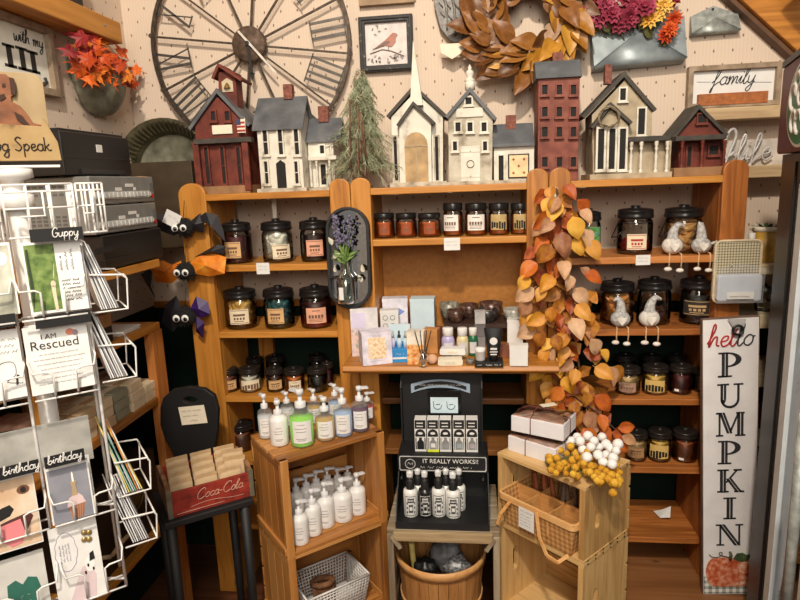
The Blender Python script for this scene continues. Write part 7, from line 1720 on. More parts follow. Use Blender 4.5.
# header strips and grey sheets
def strip(pa, pb, txt, kind, name='header_strip'):
    xm, ym = (pa[0]+pb[0])/2, (pa[1]+pb[1])/2; ua = onface(pa[0], ym)[0]; ub = onface(pb[0], ym)[0]; zc_ = onface(xm, ym)[1]; za, zb = zc_+.011, zc_-.011; g = G(); g.box(ua, ub, y0-.020, y0-.018, zb, za); q = g.build(name, blackm, rk, local=True)
    if txt:
        g = G(); o = ((ua+ub)/2+(.012 if kind == 'r' else 0), y0-.0205, zb+(za-zb)*.32)
        g.script(txt, o, (1, 0, 0), (0, 0, 1), (za-zb)*.36, .0009, slant=.1); g.build('lettering', white, rk, local=True).parent = q
strip((29, 227), (82, 241), 'Guppy', 'r'); strip((34, 312), (90, 323), '', ''); strip((43, 448), (84, 462), 'birthday', ''); strip((-30, 462), (40, 476), 'py birthday', 'r'); strip((-20, 316), (16, 324), '', '')
sheet = mat('grey_sheet', (168, 166, 160), .5)
ua, za = onface(44, 428); ub, zb = onface(94, 452); g = G(); g.box(uL, ub, y0+.020, y0+.022, zb-.02, za); g.build('back_sheet', sheet, rk, local=True)
# ---- cards in the front pockets
def to_world(u, yy, z): p = PP+FU*u-FN*yy; return (p.x, p.y, z)
def card(pl, label, mt=white, draw=None, d=.004, group=None, tilt=7):
    """pl: measured left, right (at mid height), top, bottom of the card"""
    x0_, x1_, yt, yb = pl; ym = (yt+yb)/2; xm = (x0_+x1_)/2
    ua, _ = onface(x0_, ym); ub, _ = onface(x1_, ym); zt = onface(xm, yt)[1]; zb = onface(xm, yb)[1]; w_, h_ = ub-ua, zt-zb
    o = thing('greeting_card', label, 'greeting card', to_world((ua+ub)/2, y0-.012-d, zb), 0, group, rot=(rad(-tilt), 0, FA))
    g = G(); g.box(-w_/2, w_/2, 0, .0022, 0, h_); b = g.build('card', mt, o, local=True)
    if draw: draw(o, b, w_, h_)
    return o
YF_ = -.0006
def pr(o, b, g, nm, mats): g.build(nm, mats, o, local=True).parent = b
pk = lambda n, c: mat('card_'+n, c, .7, noise=.05)
def flat(g, poly, w_, h_, lay=0, mi=0): g.prism([(a*w_, b_*h_) for a, b_ in poly], YF_*(1+lay), YF_*lay+.0001, mi=mi)
def d_resc(o, b, w_, h_):
    g = G(); g.text('I AM', (-.12*w_, YF_, .80*h_), (1, 0, 0), (0, 0, 1), .0125, .0006); g.script('Rescued' if 0 else '', (0, YF_, 0), (1, 0, 0), (0, 0, 1), .01, .001); g.text('Rescued', (-.04*w_, YF_, .655*h_), (1, 0, 0), (0, 0, 1), .0225, .0006, sx=1.0)
    pr(o, b, g, 'lettering', ink); g = G()
    for k in range(7): L = (.62, .8, .72, .62, .6, .66, .74)[k]; g.scribble((-L*w_/2, YF_, h_*(.565-.072*k)), (1, 0, 0), (0, 0, 1), w_*L, .0022, .00035)
    pr(o, b, g, 'small_lettering', greyink); g = G()
    flat(g, [(a, c) for a, c in ell(.22, .86, .07, .05, 10)], w_, h_); flat(g, ell(.30, .84, .05, .045, 10), w_, h_, 1, 1); pr(o, b, g, 'flower_print', [pk('coral', (214, 130, 100)), pk('mauve', (150, 130, 140))])
card((26, 90.5, 323, 389), 'square white card reading I AM Rescued, in the middle front pocket', pk('white', (226, 225, 222)), d_resc)
def d_grass(o, b, w_, h_):
    g = G(); flat(g, [(-.46, .04), (.04, .04), (.04, .96), (-.46, .96)], w_, h_); pr(o, b, g, 'photo', mottled('meadow_photo', [(.3, (44, 66, 26)), (.5, (96, 122, 52)), (.72, (140, 158, 92))], 60, .6))
    g = G(); flat(g, [(-.44, .05), (-.38, .3), (-.40, .9), (-.44, .9)], w_, h_, 1); pr(o, b, g, 'dark_tree_print', pk('dkgreen', (40, 56, 24)))
    g = G(); flat(g, ell(-.06, .40, .045, .05, 10), w_, h_, 1); flat(g, [(-.08, .03), (-.03, .03), (-.03, .38), (-.10, .38)], w_, h_, 1); flat(g, [(-.06, .44), (-.02, .52), (.0, .7), (-.05, .46)], w_, h_, 1); pr(o, b, g, 'dog_print', pk('dogwhite', (214, 198, 172)))
    g = G()
    for k in range(3): g.scribble((w_*(.14+.10*k), YF_, h_*.58), (0, 0, 1), (-1, 0, 0), h_*(.2+.05*k), .0045, .0006)
    for k in range(6): g.scribble((w_*.10, YF_, h_*(.42-.055*k)), (1, 0, 0), (0, 0, 1), w_*.30, .004, .0007)
    pr(o, b, g, 'lettering', ink)
card((25, 84, 240, 311), 'white card with a green meadow photo of a dog and sideways writing', pk('white', (236, 235, 232)), d_grass)
def d_cup(o, b, w_, h_):
    g = G(); flat(g, [(-.46, .0), (.46, .0), (.46, .93), (-.46, .93)], w_, h_); pr(o, b, g, 'photo', mottled('cup_back', [(.3, (116, 118, 130)), (.7, (150, 150, 160))], 12, .6))
    g = G(); flat(g, [(-.04, .02), (.22, .02), (.30, .26), (-.10, .26)], w_, h_, 1, 0); flat(g, [(-.12, .24), (-.06, .38), (.04, .42), (.02, .44), (.18, .44), (.26, .38), (.32, .26)], w_, h_, 2, 1)
    flat(g, [(.02, .42), (.16, .42), (.14, .60), (.18, .66), (.02, .66), (.05, .58)], w_, h_, 3, 2); flat(g, [(.07, .66), (.12, .66), (.115, .80), (.095, .84), (.075, .80)], w_, h_, 3, 3)
    for k in range(6): x_ = -.02+.045*k; flat(g, [(x_, .02), (x_+.008, .02), (x_*1.25+.008, .25), (x_*1.25, .25)], w_, h_, 2, 4)
    pr(o, b, g, 'cupcake_print', [pk('case', (170, 120, 92)), pk('icing', (214, 190, 190)), pk('candle', (176, 150, 118)), pk('flame', (244, 240, 226)), pk('casedk', (128, 84, 62))])
card((47, 91.5, 461, 517), 'grey photo card of a cupcake with one candle under the birthday header', white, d_cup)
def d_dog(o, b, w_, h_):
    g = G(); flat(g, [(-.48, .02), (.48, .02), (.48, .95), (-.48, .95)], w_, h_); pr(o, b, g, 'photo', mottled('dog_fur', [(.3, (190, 152, 116)), (.5, (218, 192, 164)), (.7, (232, 220, 206))], 14, .7))
    g = G(); flat(g, ell(.30, .78, .11, .06, 14), w_, h_, 1, 0); flat(g, ell(.30, .78, .05, .04, 12), w_, h_, 2, 1); flat(g, [(-.30, .52), (-.1, .60), (.04, .62), (.10, .55), (.02, .47), (-.22, .42)], w_, h_, 1, 1)
    flat(g, [(-.34, .36), (.0, .42), (.34, .46), (.40, .40), (.28, .24), (.06, .22), (-.2, .2)], w_, h_, 1, 2); flat(g, [(-.20, .36), (.18, .40), (.22, .24), (.16, .08), (-.02, .05), (-.14, .14)], w_, h_, 2, 3)
    pr(o, b, g, 'dog_print', [pk('eyering', (110, 70, 46)), blackm, pk('mouth', (84, 44, 40)), pk('tongue', (222, 130, 136))])
card((-24, 39, 476, 548), 'close-up photo card of a pale dog with its pink tongue out', white, d_dog)
def d_bubble(o, b, w_, h_):
    g = G(); pts = [(-.2+.22*math.cos(t*PI/20)*(1+.06*math.cos(t*.9*2)), .68+.24*math.sin(t*PI/20)) for t in range(40)]; g.tube([(a*w_, YF_, c*h_) for a, c in pts], .0006, 4, closed=True)
    for k in range(4): g.scribble((w_*(-.30+.06*k), YF_, h_*.56), (0, 0, 1), (-1, 0, 0), h_*.22, .003, .0004)
    pr(o, b, g, 'thought_bubble', pk('violet', (170, 160, 190)))
    g = G(); flat(g, [(-.30, -.02+.03), (.28, .03), (.34, .30), (.22, .46), (.08, .44), (-.06, .30)], w_, h_, 0, 0); flat(g, ell(.24, .44, .10, .09, 12), w_, h_, 1, 1); flat(g, [(.24, .48), (.36, .50), (.34, .60), (.26, .58)], w_, h_, 2, 2)
    for a, c in ((.20, .44), (.30, .38), (.13, .36)): flat(g, ell(a, c, .022, .022, 8), w_, h_, 2, 2)
    pr(o, b, g, 'dog_print', [pk('blush', (216, 196, 200)), pk('dogpale', (240, 236, 232)), blackm])
    g = G()
    for k in range(4): t = k*PI/2+.6; g.ball((w_*(.26+.07*math.cos(t)), -.002, h_*(.80+.06*math.sin(t))), .0055, 8, 6, (1, .4, 1))
    pr(o, b, g, 'gold_bow', mat('gold_foil', (170, 146, 92), .35, .6))
card((52, 102, 522, 600), 'white card of a little dog with a thought bubble and a gold bow', pk('white', (234, 230, 228)), d_bubble)
def d_bone(o, b, w_, h_):
    g = G(); pts = [(-.05, .0), (-.05, .38), (-.16, .48), (-.14, .66), (.0, .70), (.10, .62), (.20, .70), (.34, .66), (.38, .52), (.28, .42), (.30, .0)]
    flat(g, pts, w_, h_); pr(o, b, g, 'bone_print', mat('teal_felt', (42, 100, 86), .8, noise=.1))
    g = G(); g.scribble((w_*.08, YF_*2, h_*.06), (0, 0, 1), (-1, 0, 0), h_*.42, .005, .0006); g.scribble((w_*.2, YF_*2, h_*.06), (0, 0, 1), (-1, 0, 0), h_*.42, .005, .0006); pr(o, b, g, 'lettering', pk('mint', (130, 170, 150)))
card((-16, 50, 556, 630), 'pale card with a teal dog bone shape, bottom left pocket', pk('pale', (200, 198, 193)), d_bone)
def d_left(o, b, w_, h_):
    g = G()
    for k in range(3): g.scribble((w_*.05, YF_, h_*(.84-.09*k)), (1, 0, 0), (0, 0, 1), w_*.4, .005, .0005)
    pr(o, b, g, 'lettering', greyink); g = G(); g.tube([(w_*q[0], YF_, h_*q[1]) for q in smooth_line([(-.4, .25), (0, .2), (.1, .5), (.34, .52), (.36, .34), (.2, .25), (.46, .2)], 4)], .0005, 4); flat(g, [(.34, .18), (.38, .2), (.39, .30), (.42, .32), (.38, .34), (.35, .28)], w_, h_, 1); pr(o, b, g, 'line_drawing', ink)
card((-40, 23, 331, 400), 'white card with a thin line drawing and tiny bird at the left edge', pk('white', (238, 238, 236)), d_left)
def d_fl(o, b, w_, h_):
    g = G(); flat(g, [(-.48, .0), (.46, .0), (.46, .96), (-.48, .96)], w_, h_); pr(o, b, g, 'photo', mottled('grey_photo', [(.35, (70, 70, 66)), (.5, (176, 176, 158)), (.65, (222, 220, 210))], 12, .7))
    g = G(); flat(g, ell(.28, .78, .14, .10, 10), w_, h_, 1); pr(o, b, g, 'white_cloud', white)
card((-40, 15, 243, 316), 'black and white photo card at the left edge, beside the meadow card', white, d_fl)
# spare cards behind the front ones
for (pl, lb) in (((28, 93, 322, 390), 'plain card tucked behind the I AM Rescued card'), ((29, 87, 240, 312), 'plain card tucked behind the meadow dog card'), ((50, 94, 460, 518), 'plain card tucked behind the cupcake card')):
    card(pl, lb, pk('env', (222, 220, 218)), None, -.008)
# ---- side pockets with fanned cards
def side_stack(px, zb, zt, n, label, cols, group):
    # pockets on the right-hand face: cards stand edge-on to the view and splay outwards
    h_ = zt-zb; u0 = onface(px, 0*0+((600-0)/2))[0]
    for k in range(n):
        o_u = uR+.022+.0040*k
        o = thing('greeting_card', label, 'greeting card', to_world(o_u+.006, y0+.075, zb), 0, group)
        tl = rad(-13+random.uniform(-1.5, 1.5)-k*.5)
        o.rotation_euler = (Matrix.Rotation(FA, 3, 'Z') @ Matrix.Rotation(tl, 3, 'Y')).to_euler(); W[o.name] = Matrix.Translation(o.location) @ o.rotation_euler.to_matrix().to_4x4()
        g = G(); hh = h_*random.uniform(.93, 1.03); g.box(-.0011, .0011, -.052, .052, 0, hh); g.build('card', cols[k % len(cols)], o, local=True)
    g = G(); u1 = uR+.034+.0040*n
    for yy in (y0+.02, y0+.13):
        g.tube([(uR+.012, yy, zb+h_*.5), (u1+.006, yy, zb+h_*.46), (u1+.010, yy, zb+h_*.40), (u1+.006, yy, zb-.004), (uR+.012, yy, zb-.004)], WR, 6)
    g.tube([(u1+.008, y0+.02, zb+h_*.42), (u1+.008, y0+.13, zb+h_*.42)], WR, 6); g.tube([(u1+.006, y0+.02, zb-.004), (u1+.006, y0+.13, zb-.004)], WR, 6)
    g.build('side_pocket', whitewire, rk, local=True)
wcs = [pk('w1', (226, 224, 222)), pk('w2', (198, 198, 200)), pk('w3', (236, 236, 234)), pk('w4', (150, 150, 156))]
ccs = [pk('w1', (226, 224, 222)), pk('lem', (226, 206, 110)), pk('sage', (140, 182, 160)), pk('w2', (198, 198, 200)), pk('aqua', (120, 180, 176)), pk('oran', (206, 136, 66))]
z1 = lambda py: onface(100, py)[1]
side_stack(100, z1(312), z1(238), 8, 'white card edge in the fanned stack of the top side pocket', wcs, 'cards fanned in the top side pocket')
side_stack(100, z1(384), z1(312), 8, 'pale card edge in the fanned stack of the second side pocket', wcs[1:]+wcs[:1], 'cards fanned in the second side pocket')
side_stack(100, z1(506), z1(436), 8, 'yellow, green or white card edge in the third side pocket', ccs, 'cards fanned in the third side pocket')
side_stack(100, z1(560), z1(502), 8, 'white card edge in the lowest fanned side pocket', wcs, 'cards fanned in the lowest side pocket')
# ---- dog sign on top of the spinner
o = thing('dog_sign', 'beige cut-out sign with a burnt brown dog and lettering on top of the card spinner', 'sign', to_world(onface(20, 160)[0], 0, 1.602), FA)
def LP(px, py, d=-.07):
    u, z = onface(px, py, d); return u-onface(20, 160)[0], z-1.602
zt_ = LP(20, 72)[1]; bd = mottled('burnt_pale_wood', [(.3, (146, 122, 88)), (.6, (164, 142, 106)), (.8, (176, 154, 120))], 16, .7)
xr = LP(47, 110)[0]; xl = xr-.16
g = G(); g.prism(rrect(xl, xr, .030, zt_, .018), -.002, .008); g.build('board', bd, o, local=True, bev=.001)
g = G(); xr2 = LP(60, 150)[0]; za, zb = LP(30, 122)[1], LP(30, 161)[1]
g.prism([(xl, max(zb, .004)), (xr2, max(zb, .004)), (xr2-.002, za*.55), (xr2-.02, za*1.1), (xr-.012, za*.9), (xl, za)], -.012, -.004); g.build('name_plate', mottled('scorched_wood', [(.30, (74, 44, 24)), (.42, (160, 130, 84)), (.7, (174, 148, 102))], 18, .7), o, local=True, bev=.001)
fg = [(-8, 78), (-2, 74), (5, 74), (9, 77), (13, 78), (15, 86), (15, 95), (11, 97), (12, 102), (20, 106), (27, 114), (33, 123), (41, 125), (44, 129), (38, 132), (30, 130), (22, 129), (-8, 129)]
g = G(); g.prism([LP(a, b) for a, b in fg], -.008, -.001); g.build('dog_figure', mottled('scorched_dog', [(.3, (66, 36, 22)), (.55, (128, 78, 48)), (.8, (164, 110, 72))], 30, .7), o, local=True, bev=.001)
g = G()
for poly in ([(9, 78), (14, 79), (16, 88), (15, 96), (11, 94), (10, 86)], [(-2, 96), (4, 94), (6, 98), (1, 101), (-4, 100)], [(2, 84), (5, 84), (5, 87), (2, 87)], [(14, 112), (22, 116), (30, 126), (26, 127), (17, 120)], [(38, 126), (43, 127), (42, 130), (37, 129)]): g.prism([LP(a, b) for a, b in poly], -.010, -.007)
g.build('burnt_marking', mat('burnt_brown', (58, 34, 22), .8), o, local=True)
q = LP(24, 151); g = G(); g.script('Dog Speak', (q[0]-.008, -.0125, q[1]), (1, 0, 0), (0, 0, 1), .0115, .0012, slant=0); g.build('lettering', mat('scorch', (40, 26, 18), .8), o, local=True)
g = G(); g.box(xl, xr2-.004, -.014, .014, 0, .004); g.build('foot', whitewire, o, local=True)
# ================================================================ things on the left wall shelving
def ximg(px, py, X): return ox(px, py, X)
zS = 1.35
def deck(name, label, x0, x1, y0_, y1_, z0, z1_, body, draw): 
    o = thing(name, label, 'electronics', ((x0+x1)/2, (y0_+y1_)/2, z0)); g = G(); g.box(x0, x1, y0_, y1_, z0+.004, z1_); b = g.build('case', body, o, bev=.003)
    for fx in (x0+.03, x1-.03):
        for fy in (y0_+.03, y1_-.03): g = G(); g.cyl((fx, fy, z0), (fx, fy, z0+.005), .008, n=8); g.build('foot', blackm, o)
    draw(o, b); return o
sgrey = mat('deck_silver', (134, 136, 134), .45, .25, noise=.06); dkg = mat('deck_grey', (92, 94, 92), .5, noise=.08); redb = mat('red_button', (190, 40, 34), .4)
h1 = .094; hd_ = .077
def dr_black(o, b):
    g = G(); g.box(-.953, -.951, 1.40, 1.63, zS+.03, zS+.032); g.box(-.953, -.951, 1.42, 1.5, zS+.05, zS+.066); g.build('front_slot', mat('deck_slot', (40, 40, 42), .3), o).parent = b
yA, yB2 = 1.455, 1.768
deck('black_deck', 'wide black electronics case under the two silver recorders', -1.22, -.957, 1.47, 1.772, zS, zS+h1, mat('deck_black', (24, 24, 25), .3, noise=.05), dr_black)
def dr_silver(z0, z1_):
    def f(o, b):
        xf = -.9625
        g = G(); g.box(xf-.0005, xf+.002, yA, yB2-.03, z0+.017, z0+.036)
        for k in range(14): g.box(xf+.002, xf+.005, yA+.012+k*.020, yA+.026+k*.020, z0+.021, z0+.033)
        g.build('button_row', mat('deck_bright', (206, 208, 206), .4, .1), o).parent = b
        g = G(); g.box(xf, xf+.003, yB2-.022, yB2-.008, z0+.016, z0+.026); g.build('red_button', redb, o, label='red button').parent = b
        for a, c, w_ in ((yA+.16, z0+.048, .04), (yA+.11, z0+.038, .03), (yA+.20, z0+.038, .012)): g = G(); g.box(xf, xf+.001, a, a+w_, c, c+.009); g.build('sticker', white, o).parent = b
        g = G()
        for k in range(4): g.box(xf, xf+.0015, yB2-.024+.005*k, yB2-.022+.005*k, z0+.034, z0+.060)
        for k in range(7):
            if k == 0: g.build('front_grille', dkg, o).parent = b; g = G()
            for j in range(3): g.box(-1.14+.018*k, -1.128+.018*k, yA-.001, yA, z0+.03+.010*j, z0+.036+.010*j)
        g.build('side_grille', dkg, o).parent = b
    return f
z2 = zS+h1
deck('video_recorder', 'lower of the two stacked silver video recorders with a red button', -1.21, -.9625, yA, yB2, z2, z2+hd_, sgrey, dr_silver(z2, z2+hd_))
deck('video_recorder', 'upper of the two stacked silver video recorders, an orange sticker on top', -1.21, -.9625, yA, yB2, z2+hd_, z2+2*hd_, sgrey, dr_silver(z2+hd_, z2+2*hd_))
z3 = z2+2*hd_
g = G(); g.box(-.995, -.9615, yB2-.05, yB2-.015, z3-.004, z3+.001); 
def dr_print(o, b):
    xf = -1.0
    g = G(); g.box(xf, xf+.002, 1.42, 1.72, z3+.048, z3+.050); g.box(xf-.02, xf+.004, 1.48, 1.68, z3+.008, z3+.02); g.build('paper_slot', mat('deck_slot', (40, 40, 42), .3), o).parent = b
    g = G(); g.box(xf+.0005, xf+.002, 1.56, 1.585, z3+.065, z3+.085); g.build('sticker', white, o).parent = b
    g = G(); g.box(-1.22, xf-.01, 1.43, 1.71, z3+.112, z3+.119); g.build('top_lid', mat('deck_black', (24, 24, 25), .3), o).parent = b
deck('printer', 'black printer on top of the silver recorders', -1.235, -1.0, 1.42, 1.722, z3, z3+.112, mat('deck_black', (24, 24, 25), .3), dr_print)
g = G(); g.box(-.995, -.967, yB2-.055, yB2-.02, z3, z3+.0012); solo(g, 'orange_sticker', mat('sticker_orange', (226, 150, 50), .6), 'small orange label lying on the upper silver recorder', 'label')
# black and yellow box one shelf lower
o = thing('boxed_goods', 'black box with kraft top and a yellow oval, on the shelf below the electronics', 'box', (-1.14, 1.55, 1.118))
g = G(); g.box(-1.21, -1.075, 1.44, 1.64, 1.118, 1.165); b = g.build('carton', blackm, o, bev=.001)
g = G(); g.box(-1.211, -1.074, 1.439, 1.641, 1.165, 1.205); g.build('lid', mat('kraft_lid', (172, 128, 80), .7), o, bev=.001)
g = G(); g.prism(ell(1.57, 1.145, .03, .016), -1.0745, -1.073, 'x'); g.build('yellow_oval', mat('oval_yellow', (214, 180, 60), .6), o).parent = b
g = G(); g.box(-1.2, -1.08, 1.68, 1.80, 1.119, 1.123); g.box(-1.2, -1.085, 1.70, 1.81, 1.124, 1.129); solo(g, 'paper_sheaf', white, 'white papers lying beside the black and kraft box', 'paper')
# wrapped soap stacks
sm_ = [kraft, mat('soap_ivory', (226, 208, 176), .8, noise=.06), mat('soap_tan', (196, 158, 116), .8, noise=.08), mat('soap_sage', (150, 150, 130), .8, noise=.08)]
ordn = ('first', 'second', 'third', 'fourth', 'fifth', 'sixth', 'seventh'); lv = ('bottom', 'middle', 'top')
for i in range(7):
    for j in range(2):
        for k in range(3 if i > 0 or j == 1 else 2):
            x_, y_, z_ = -1.115-.098*j+random.uniform(-.004, .004), 1.80-.082*i+random.uniform(-.003, .003), .872+.030*k
            o = thing('soap_bar', 'paper wrapped soap bar, %s of the %s stack from the corner post, %s row' % (lv[k], ordn[i], ('front', 'wall')[j]), 'soap', (x_, y_, z_), random.uniform(-.05, .05), 'paper wrapped soap bars on the left shelf')
            mt = sm_[3] if i == 2 else (sm_[1] if i in (0, 1) else random.choice((sm_[0], sm_[0], sm_[2], sm_[1])))
            g = G(); g.box(-.045, .045, -.036, .036, 0, .029); b = g.build('wrapped_bar', mt, o, local=True, bev=.002)
            g = G(); g.box(-.012, .012, -.0368, .0368, -.0003+.0004, .0296); g.build('paper_band', sm_[1] if mt != sm_[1] else sm_[2], o, local=True).parent = b
# brown packets hanging by the pole, wrapped bundles behind
for k, (px, py, lb) in enumerate(((62, 402, 'brown kraft bag nearest the spinner pole on the soap shelf'), (74, 400, 'brown kraft bag, second from the spinner pole on the soap shelf'), (86, 396, 'brown kraft bag, third from the spinner pole, against the soap stacks'))):
    o = thing('kraft_bag', lb, 'bag', (-1.10-.01*k, 1.09+.075*k, .872), .5, 'brown bags on the soap shelf')
    g = G(); g.grid(lambda u, v: (.03*math.cos(2*PI*u)*(1-.35*v), .026*math.sin(2*PI*u)*(1-.8*v), .11*v), 16, 6, closed_u=True); b = g.build('bag', mottled('bag_brown', [(.3, (120, 80, 50)), (.7, (176, 128, 88))], 40, .8), o, local=True)
    g = G(); g.box(-.02, .02, -.03, -.026, .03, .07); g.build('label', cream, o, local=True)
    g = G(); g.box(-.022, .022, -.006, .006, .1, .125); g.build('tie', blackm, o, local=True)
for k, lb in enumerate(('lowest pink wrapped bundle stacked at the left edge behind the spinner', 'middle pink wrapped bundle stacked at the left edge behind the spinner', 'topmost pink wrapped bundle stacked at the left edge behind the spinner')):
    p = ox(20, 440, -1.16); g = G(); g.prism(rrect(p.y-.05, p.y+.05, .872+.042*k, .872+.042*k+.041, .014), -1.22, -1.10, 'x'); solo(g, 'wrapped_bundle', mottled('pink_wrap', [(.3, (176, 128, 104)), (.6, (208, 166, 140)), (.8, (226, 194, 172))], 40, .7), lb, 'bundle', 'pink wrapped bundles', bev=.006)
# dark trunk on the low shelf
o = thing('dark_case', 'dark case with a round gold emblem under the soap shelf', 'case', (-1.17, 1.60, .43))
g = G(); g.box(-1.27, -1.085, 1.40, 1.80, .43, .70); b = g.build('case', mat('trunk_brown', (44, 30, 22), .5, noise=.2), o, bev=.006)
g = G(); g.ring(ell(1.66, .60, .055, .055), ell(1.66, .60, .046, .046), -1.0855, -1.083, 'x'); g.prism(ell(1.66, .60, .038, .038), -1.0855, -1.084, 'x'); g.build('emblem', mat('dull_gold', (116, 92, 54), .5, .3), o).parent = b
g = G(); g.tube([(-1.06, 1.47, .51), (-1.045, 1.50, .535), (-1.045, 1.56, .535), (-1.06, 1.59, .51), (-1.083, 1.60, .51)], .007, 6); g.tube([(-1.06, 1.47, .51), (-1.086, 1.46, .51)], .007, 6); g.build('handle', mat('rope_pale', (176, 150, 116), .8), o)
# ================================================================ hello pumpkin sign
sx_t, sz_t = PX(726.5, 318, 1.90); SW, SH = .165, .955
sg = thing('pumpkin_sign', 'tall white hello PUMPKIN porch sign with a painted pumpkin at its foot', 'sign', (.842, 1.90, .152), 0, rot=(0, -rad(3.3), 0))
spw = mottled('sign_white_paint', [(.3, (232, 228, 231)), (.6, (244, 242, 243)), (.8, (248, 247, 248))], 12, .6)
g = G(); g.box(-SW/2, SW/2, 0, .018, 0, SH); bd_ = g.build('board', spw, sg, local=True, bev=.001)
g = G(); g.ring([(-SW/2-.001, -.001+.001), (SW/2+.001, 0), (SW/2+.001, SH+.001), (-SW/2-.001, SH+.001)], [(-SW/2+.001, .002), (SW/2-.001, .002), (SW/2-.001, SH-.001), (-SW/2+.001, SH-.001)], -.0005, .0185); g.build('edge', mat('sign_edge', (120, 96, 84), .7), sg, local=True).parent = bd_
inkd = mat('sign_black', (46, 46, 50), .6, noise=.15, nscale=120)
def L_(ch, zc_, hh, ww):
    g = G(); y1, y2 = -.0012, -.0022
    def X(a): return (a-.5)*ww
    def Z(b): return zc_+(b-.5)*hh
    def poly(ps, mi=0, dy=0): g.prism([(X(a), Z(b)) for a, b in ps], y1-dy, 0, mi=mi)
    def stem(a, w_=.22, thin=False):
        poly([(a-w_/2, .0), (a+w_/2, .0), (a+w_/2, 1), (a-w_/2, 1)])
        if not thin: poly([(a-w_*.02, .05), (a+w_*.06, .05), (a+w_*.06, .95), (a-w_*.02, .95)], 1, .0008)
    def ser(a, b, w_=.42): poly([(a-w_/2, b-.035), (a+w_/2, b-.035), (a+w_/2, b+.035), (a-w_/2, b+.035)])
    def diag(a0, b0, a1, b1, w_, inl=True):
        poly([(a0-w_/2, b0), (a0+w_/2, b0), (a1+w_/2, b1), (a1-w_/2, b1)])
        if inl and w_ > .15: poly([(a0-w_*.02, b0), (a0+w_*.06, b0), (a1+w_*.06, b1), (a1-w_*.02, b1)], 1, .0008)
    def band(cx, cz, a, b, ia, ib, t0, t1, mi=0):
        n = 14; ps = [(cx+a*math.cos(t0+(t1-t0)*i/n), cz+b*math.sin(t0+(t1-t0)*i/n)) for i in range(n+1)]; qs = [(cx+ia*math.cos(t0+(t1-t0)*i/n), cz+ib*math.sin(t0+(t1-t0)*i/n)) for i in range(n, -1, -1)]
        poly(ps+qs, mi)
    if ch == 'P':
        stem(.3); ser(.3, .03, .5); ser(.25, .97, .36); band(.38, .70, .50, .30, .30, .24, -PI/2, PI/2); poly([(.3, .94), (.42, .94), (.42, 1), (.3, 1)]); poly([(.3, .40), (.42, .40), (.42, .46), (.3, .46)])
    elif ch == 'U':
        poly([(.15, .35), (.35, .35), (.35, 1), (.15, 1)]); poly([(.24, .35), (.26, .35), (.26, .95), (.24, .95)], 1, .0008); poly([(.74, .35), (.82, .35), (.82, 1), (.74, 1)]); ser(.24, .97, .42); ser(.78, .97, .34); band(.485, .36, .335, .38, .255, .28, PI, 2*PI); poly([(.15, .34), (.35, .34), (.30, .2), (.2, .2)])
    elif ch == 'M':
        stem(.12, .07, True); stem(.86, .22); diag(.20, 1, .48, .12, .20); diag(.48, .12, .80, 1, .07, False); ser(.12, .03, .26); ser(.86, .03, .36); ser(.14, .97, .3); ser(.86, .97, .3)
    elif ch == 'K':
        stem(.25); ser(.25, .03, .42); ser(.25, .97, .42); diag(.36, .42, .78, 1, .08, False); diag(.84, 0, .46, .60, .22); ser(.84, .03, .36); ser(.78, .97, .3)
    elif ch == 'I':
        stem(.5, .26); ser(.5, .03, .54); ser(.5, .97, .54)
    elif ch == 'N':
        stem(.16, .07, True); stem(.86, .07, True); diag(.80, .0, .20, 1, .24); ser(.16, .03, .28); ser(.12, .97, .26); ser(.86, .97, .28)
    o_ = g.build('letter', [inkd, spw], sg, local=True); o_.parent = bd_
def zpy(py): return (597-py)/280*SH
for ch, ya, yb in (('P', 349, 372), ('U', 379, 402), ('M', 407, 430), ('P', 435, 458), ('K', 464, 487), ('I', 493, 515), ('N', 521, 543)):
    L_(ch, zpy((ya+yb)/2), (yb-ya)/280*SH*1.02, .084 if ch != 'I' else .072)
g = G(); g.script('hel', (-.069, -.001, zpy(343)), (1, 0, 0.0), (0, 0, 1), .034, .0026, slant=.2, align='LEFT'); g.build('script_letter', mat('hello_red', (176, 44, 44), .6), sg, local=True, label='red script letters').parent = bd_
g = G(); g.script('lo', (.014, -.001, zpy(343)), (1, 0, 0.0), (0, 0, 1), .034, .0022, slant=.2, align='LEFT'); g.build('script_letter', inkd, sg, local=True, label='black script letters').parent = bd_
g = G(); g.box(-SW/2+.002, SW/2-.002, -.0008, 0, .004, zpy(577)); g.build('gingham_band', checker('gingham', (238, 238, 236), (120, 126, 118), 46, .7), sg, local=True).parent = bd_
pz = zpy(572); prd = SW*.44
pm_ = [mottled('pumpkin_paint', [(.30, (170, 64, 30)), (.48, (208, 104, 64)), (.66, (232, 170, 140))], 60, .7), mottled('pumpkin_paint_light', [(.32, (186, 84, 46)), (.5, (220, 136, 100)), (.66, (242, 206, 184))], 60, .7)]
for k, (cx, a) in enumerate(((-.60, .42), (.60, .42), (-.30, .46), (.32, .46), (0, .42))):
    g = G(); g.prism(ell(cx*prd, pz, a*prd, prd*.74), -.0014-.0006*k, 0); g.build('pumpkin_lobe', pm_[k % 2], sg, local=True).parent = bd_
g = G(); g.tube([(0, -.004, pz+prd*.66), (.004, -.004, pz+prd*.85), (.001, -.004, pz+prd*1.05)], .006, 6, taper=.004); g.tube([(0, -.003, pz+prd*.75)]+[(-.02-.012*math.cos(t*.8)-.004*t, -.003, pz+prd*.9+.010*math.sin(t*.8)) for t in range(9)], .0016, 4); g.build('pumpkin_stem', mat('stem_green', (84, 82, 54), .7), sg, local=True).parent = bd_
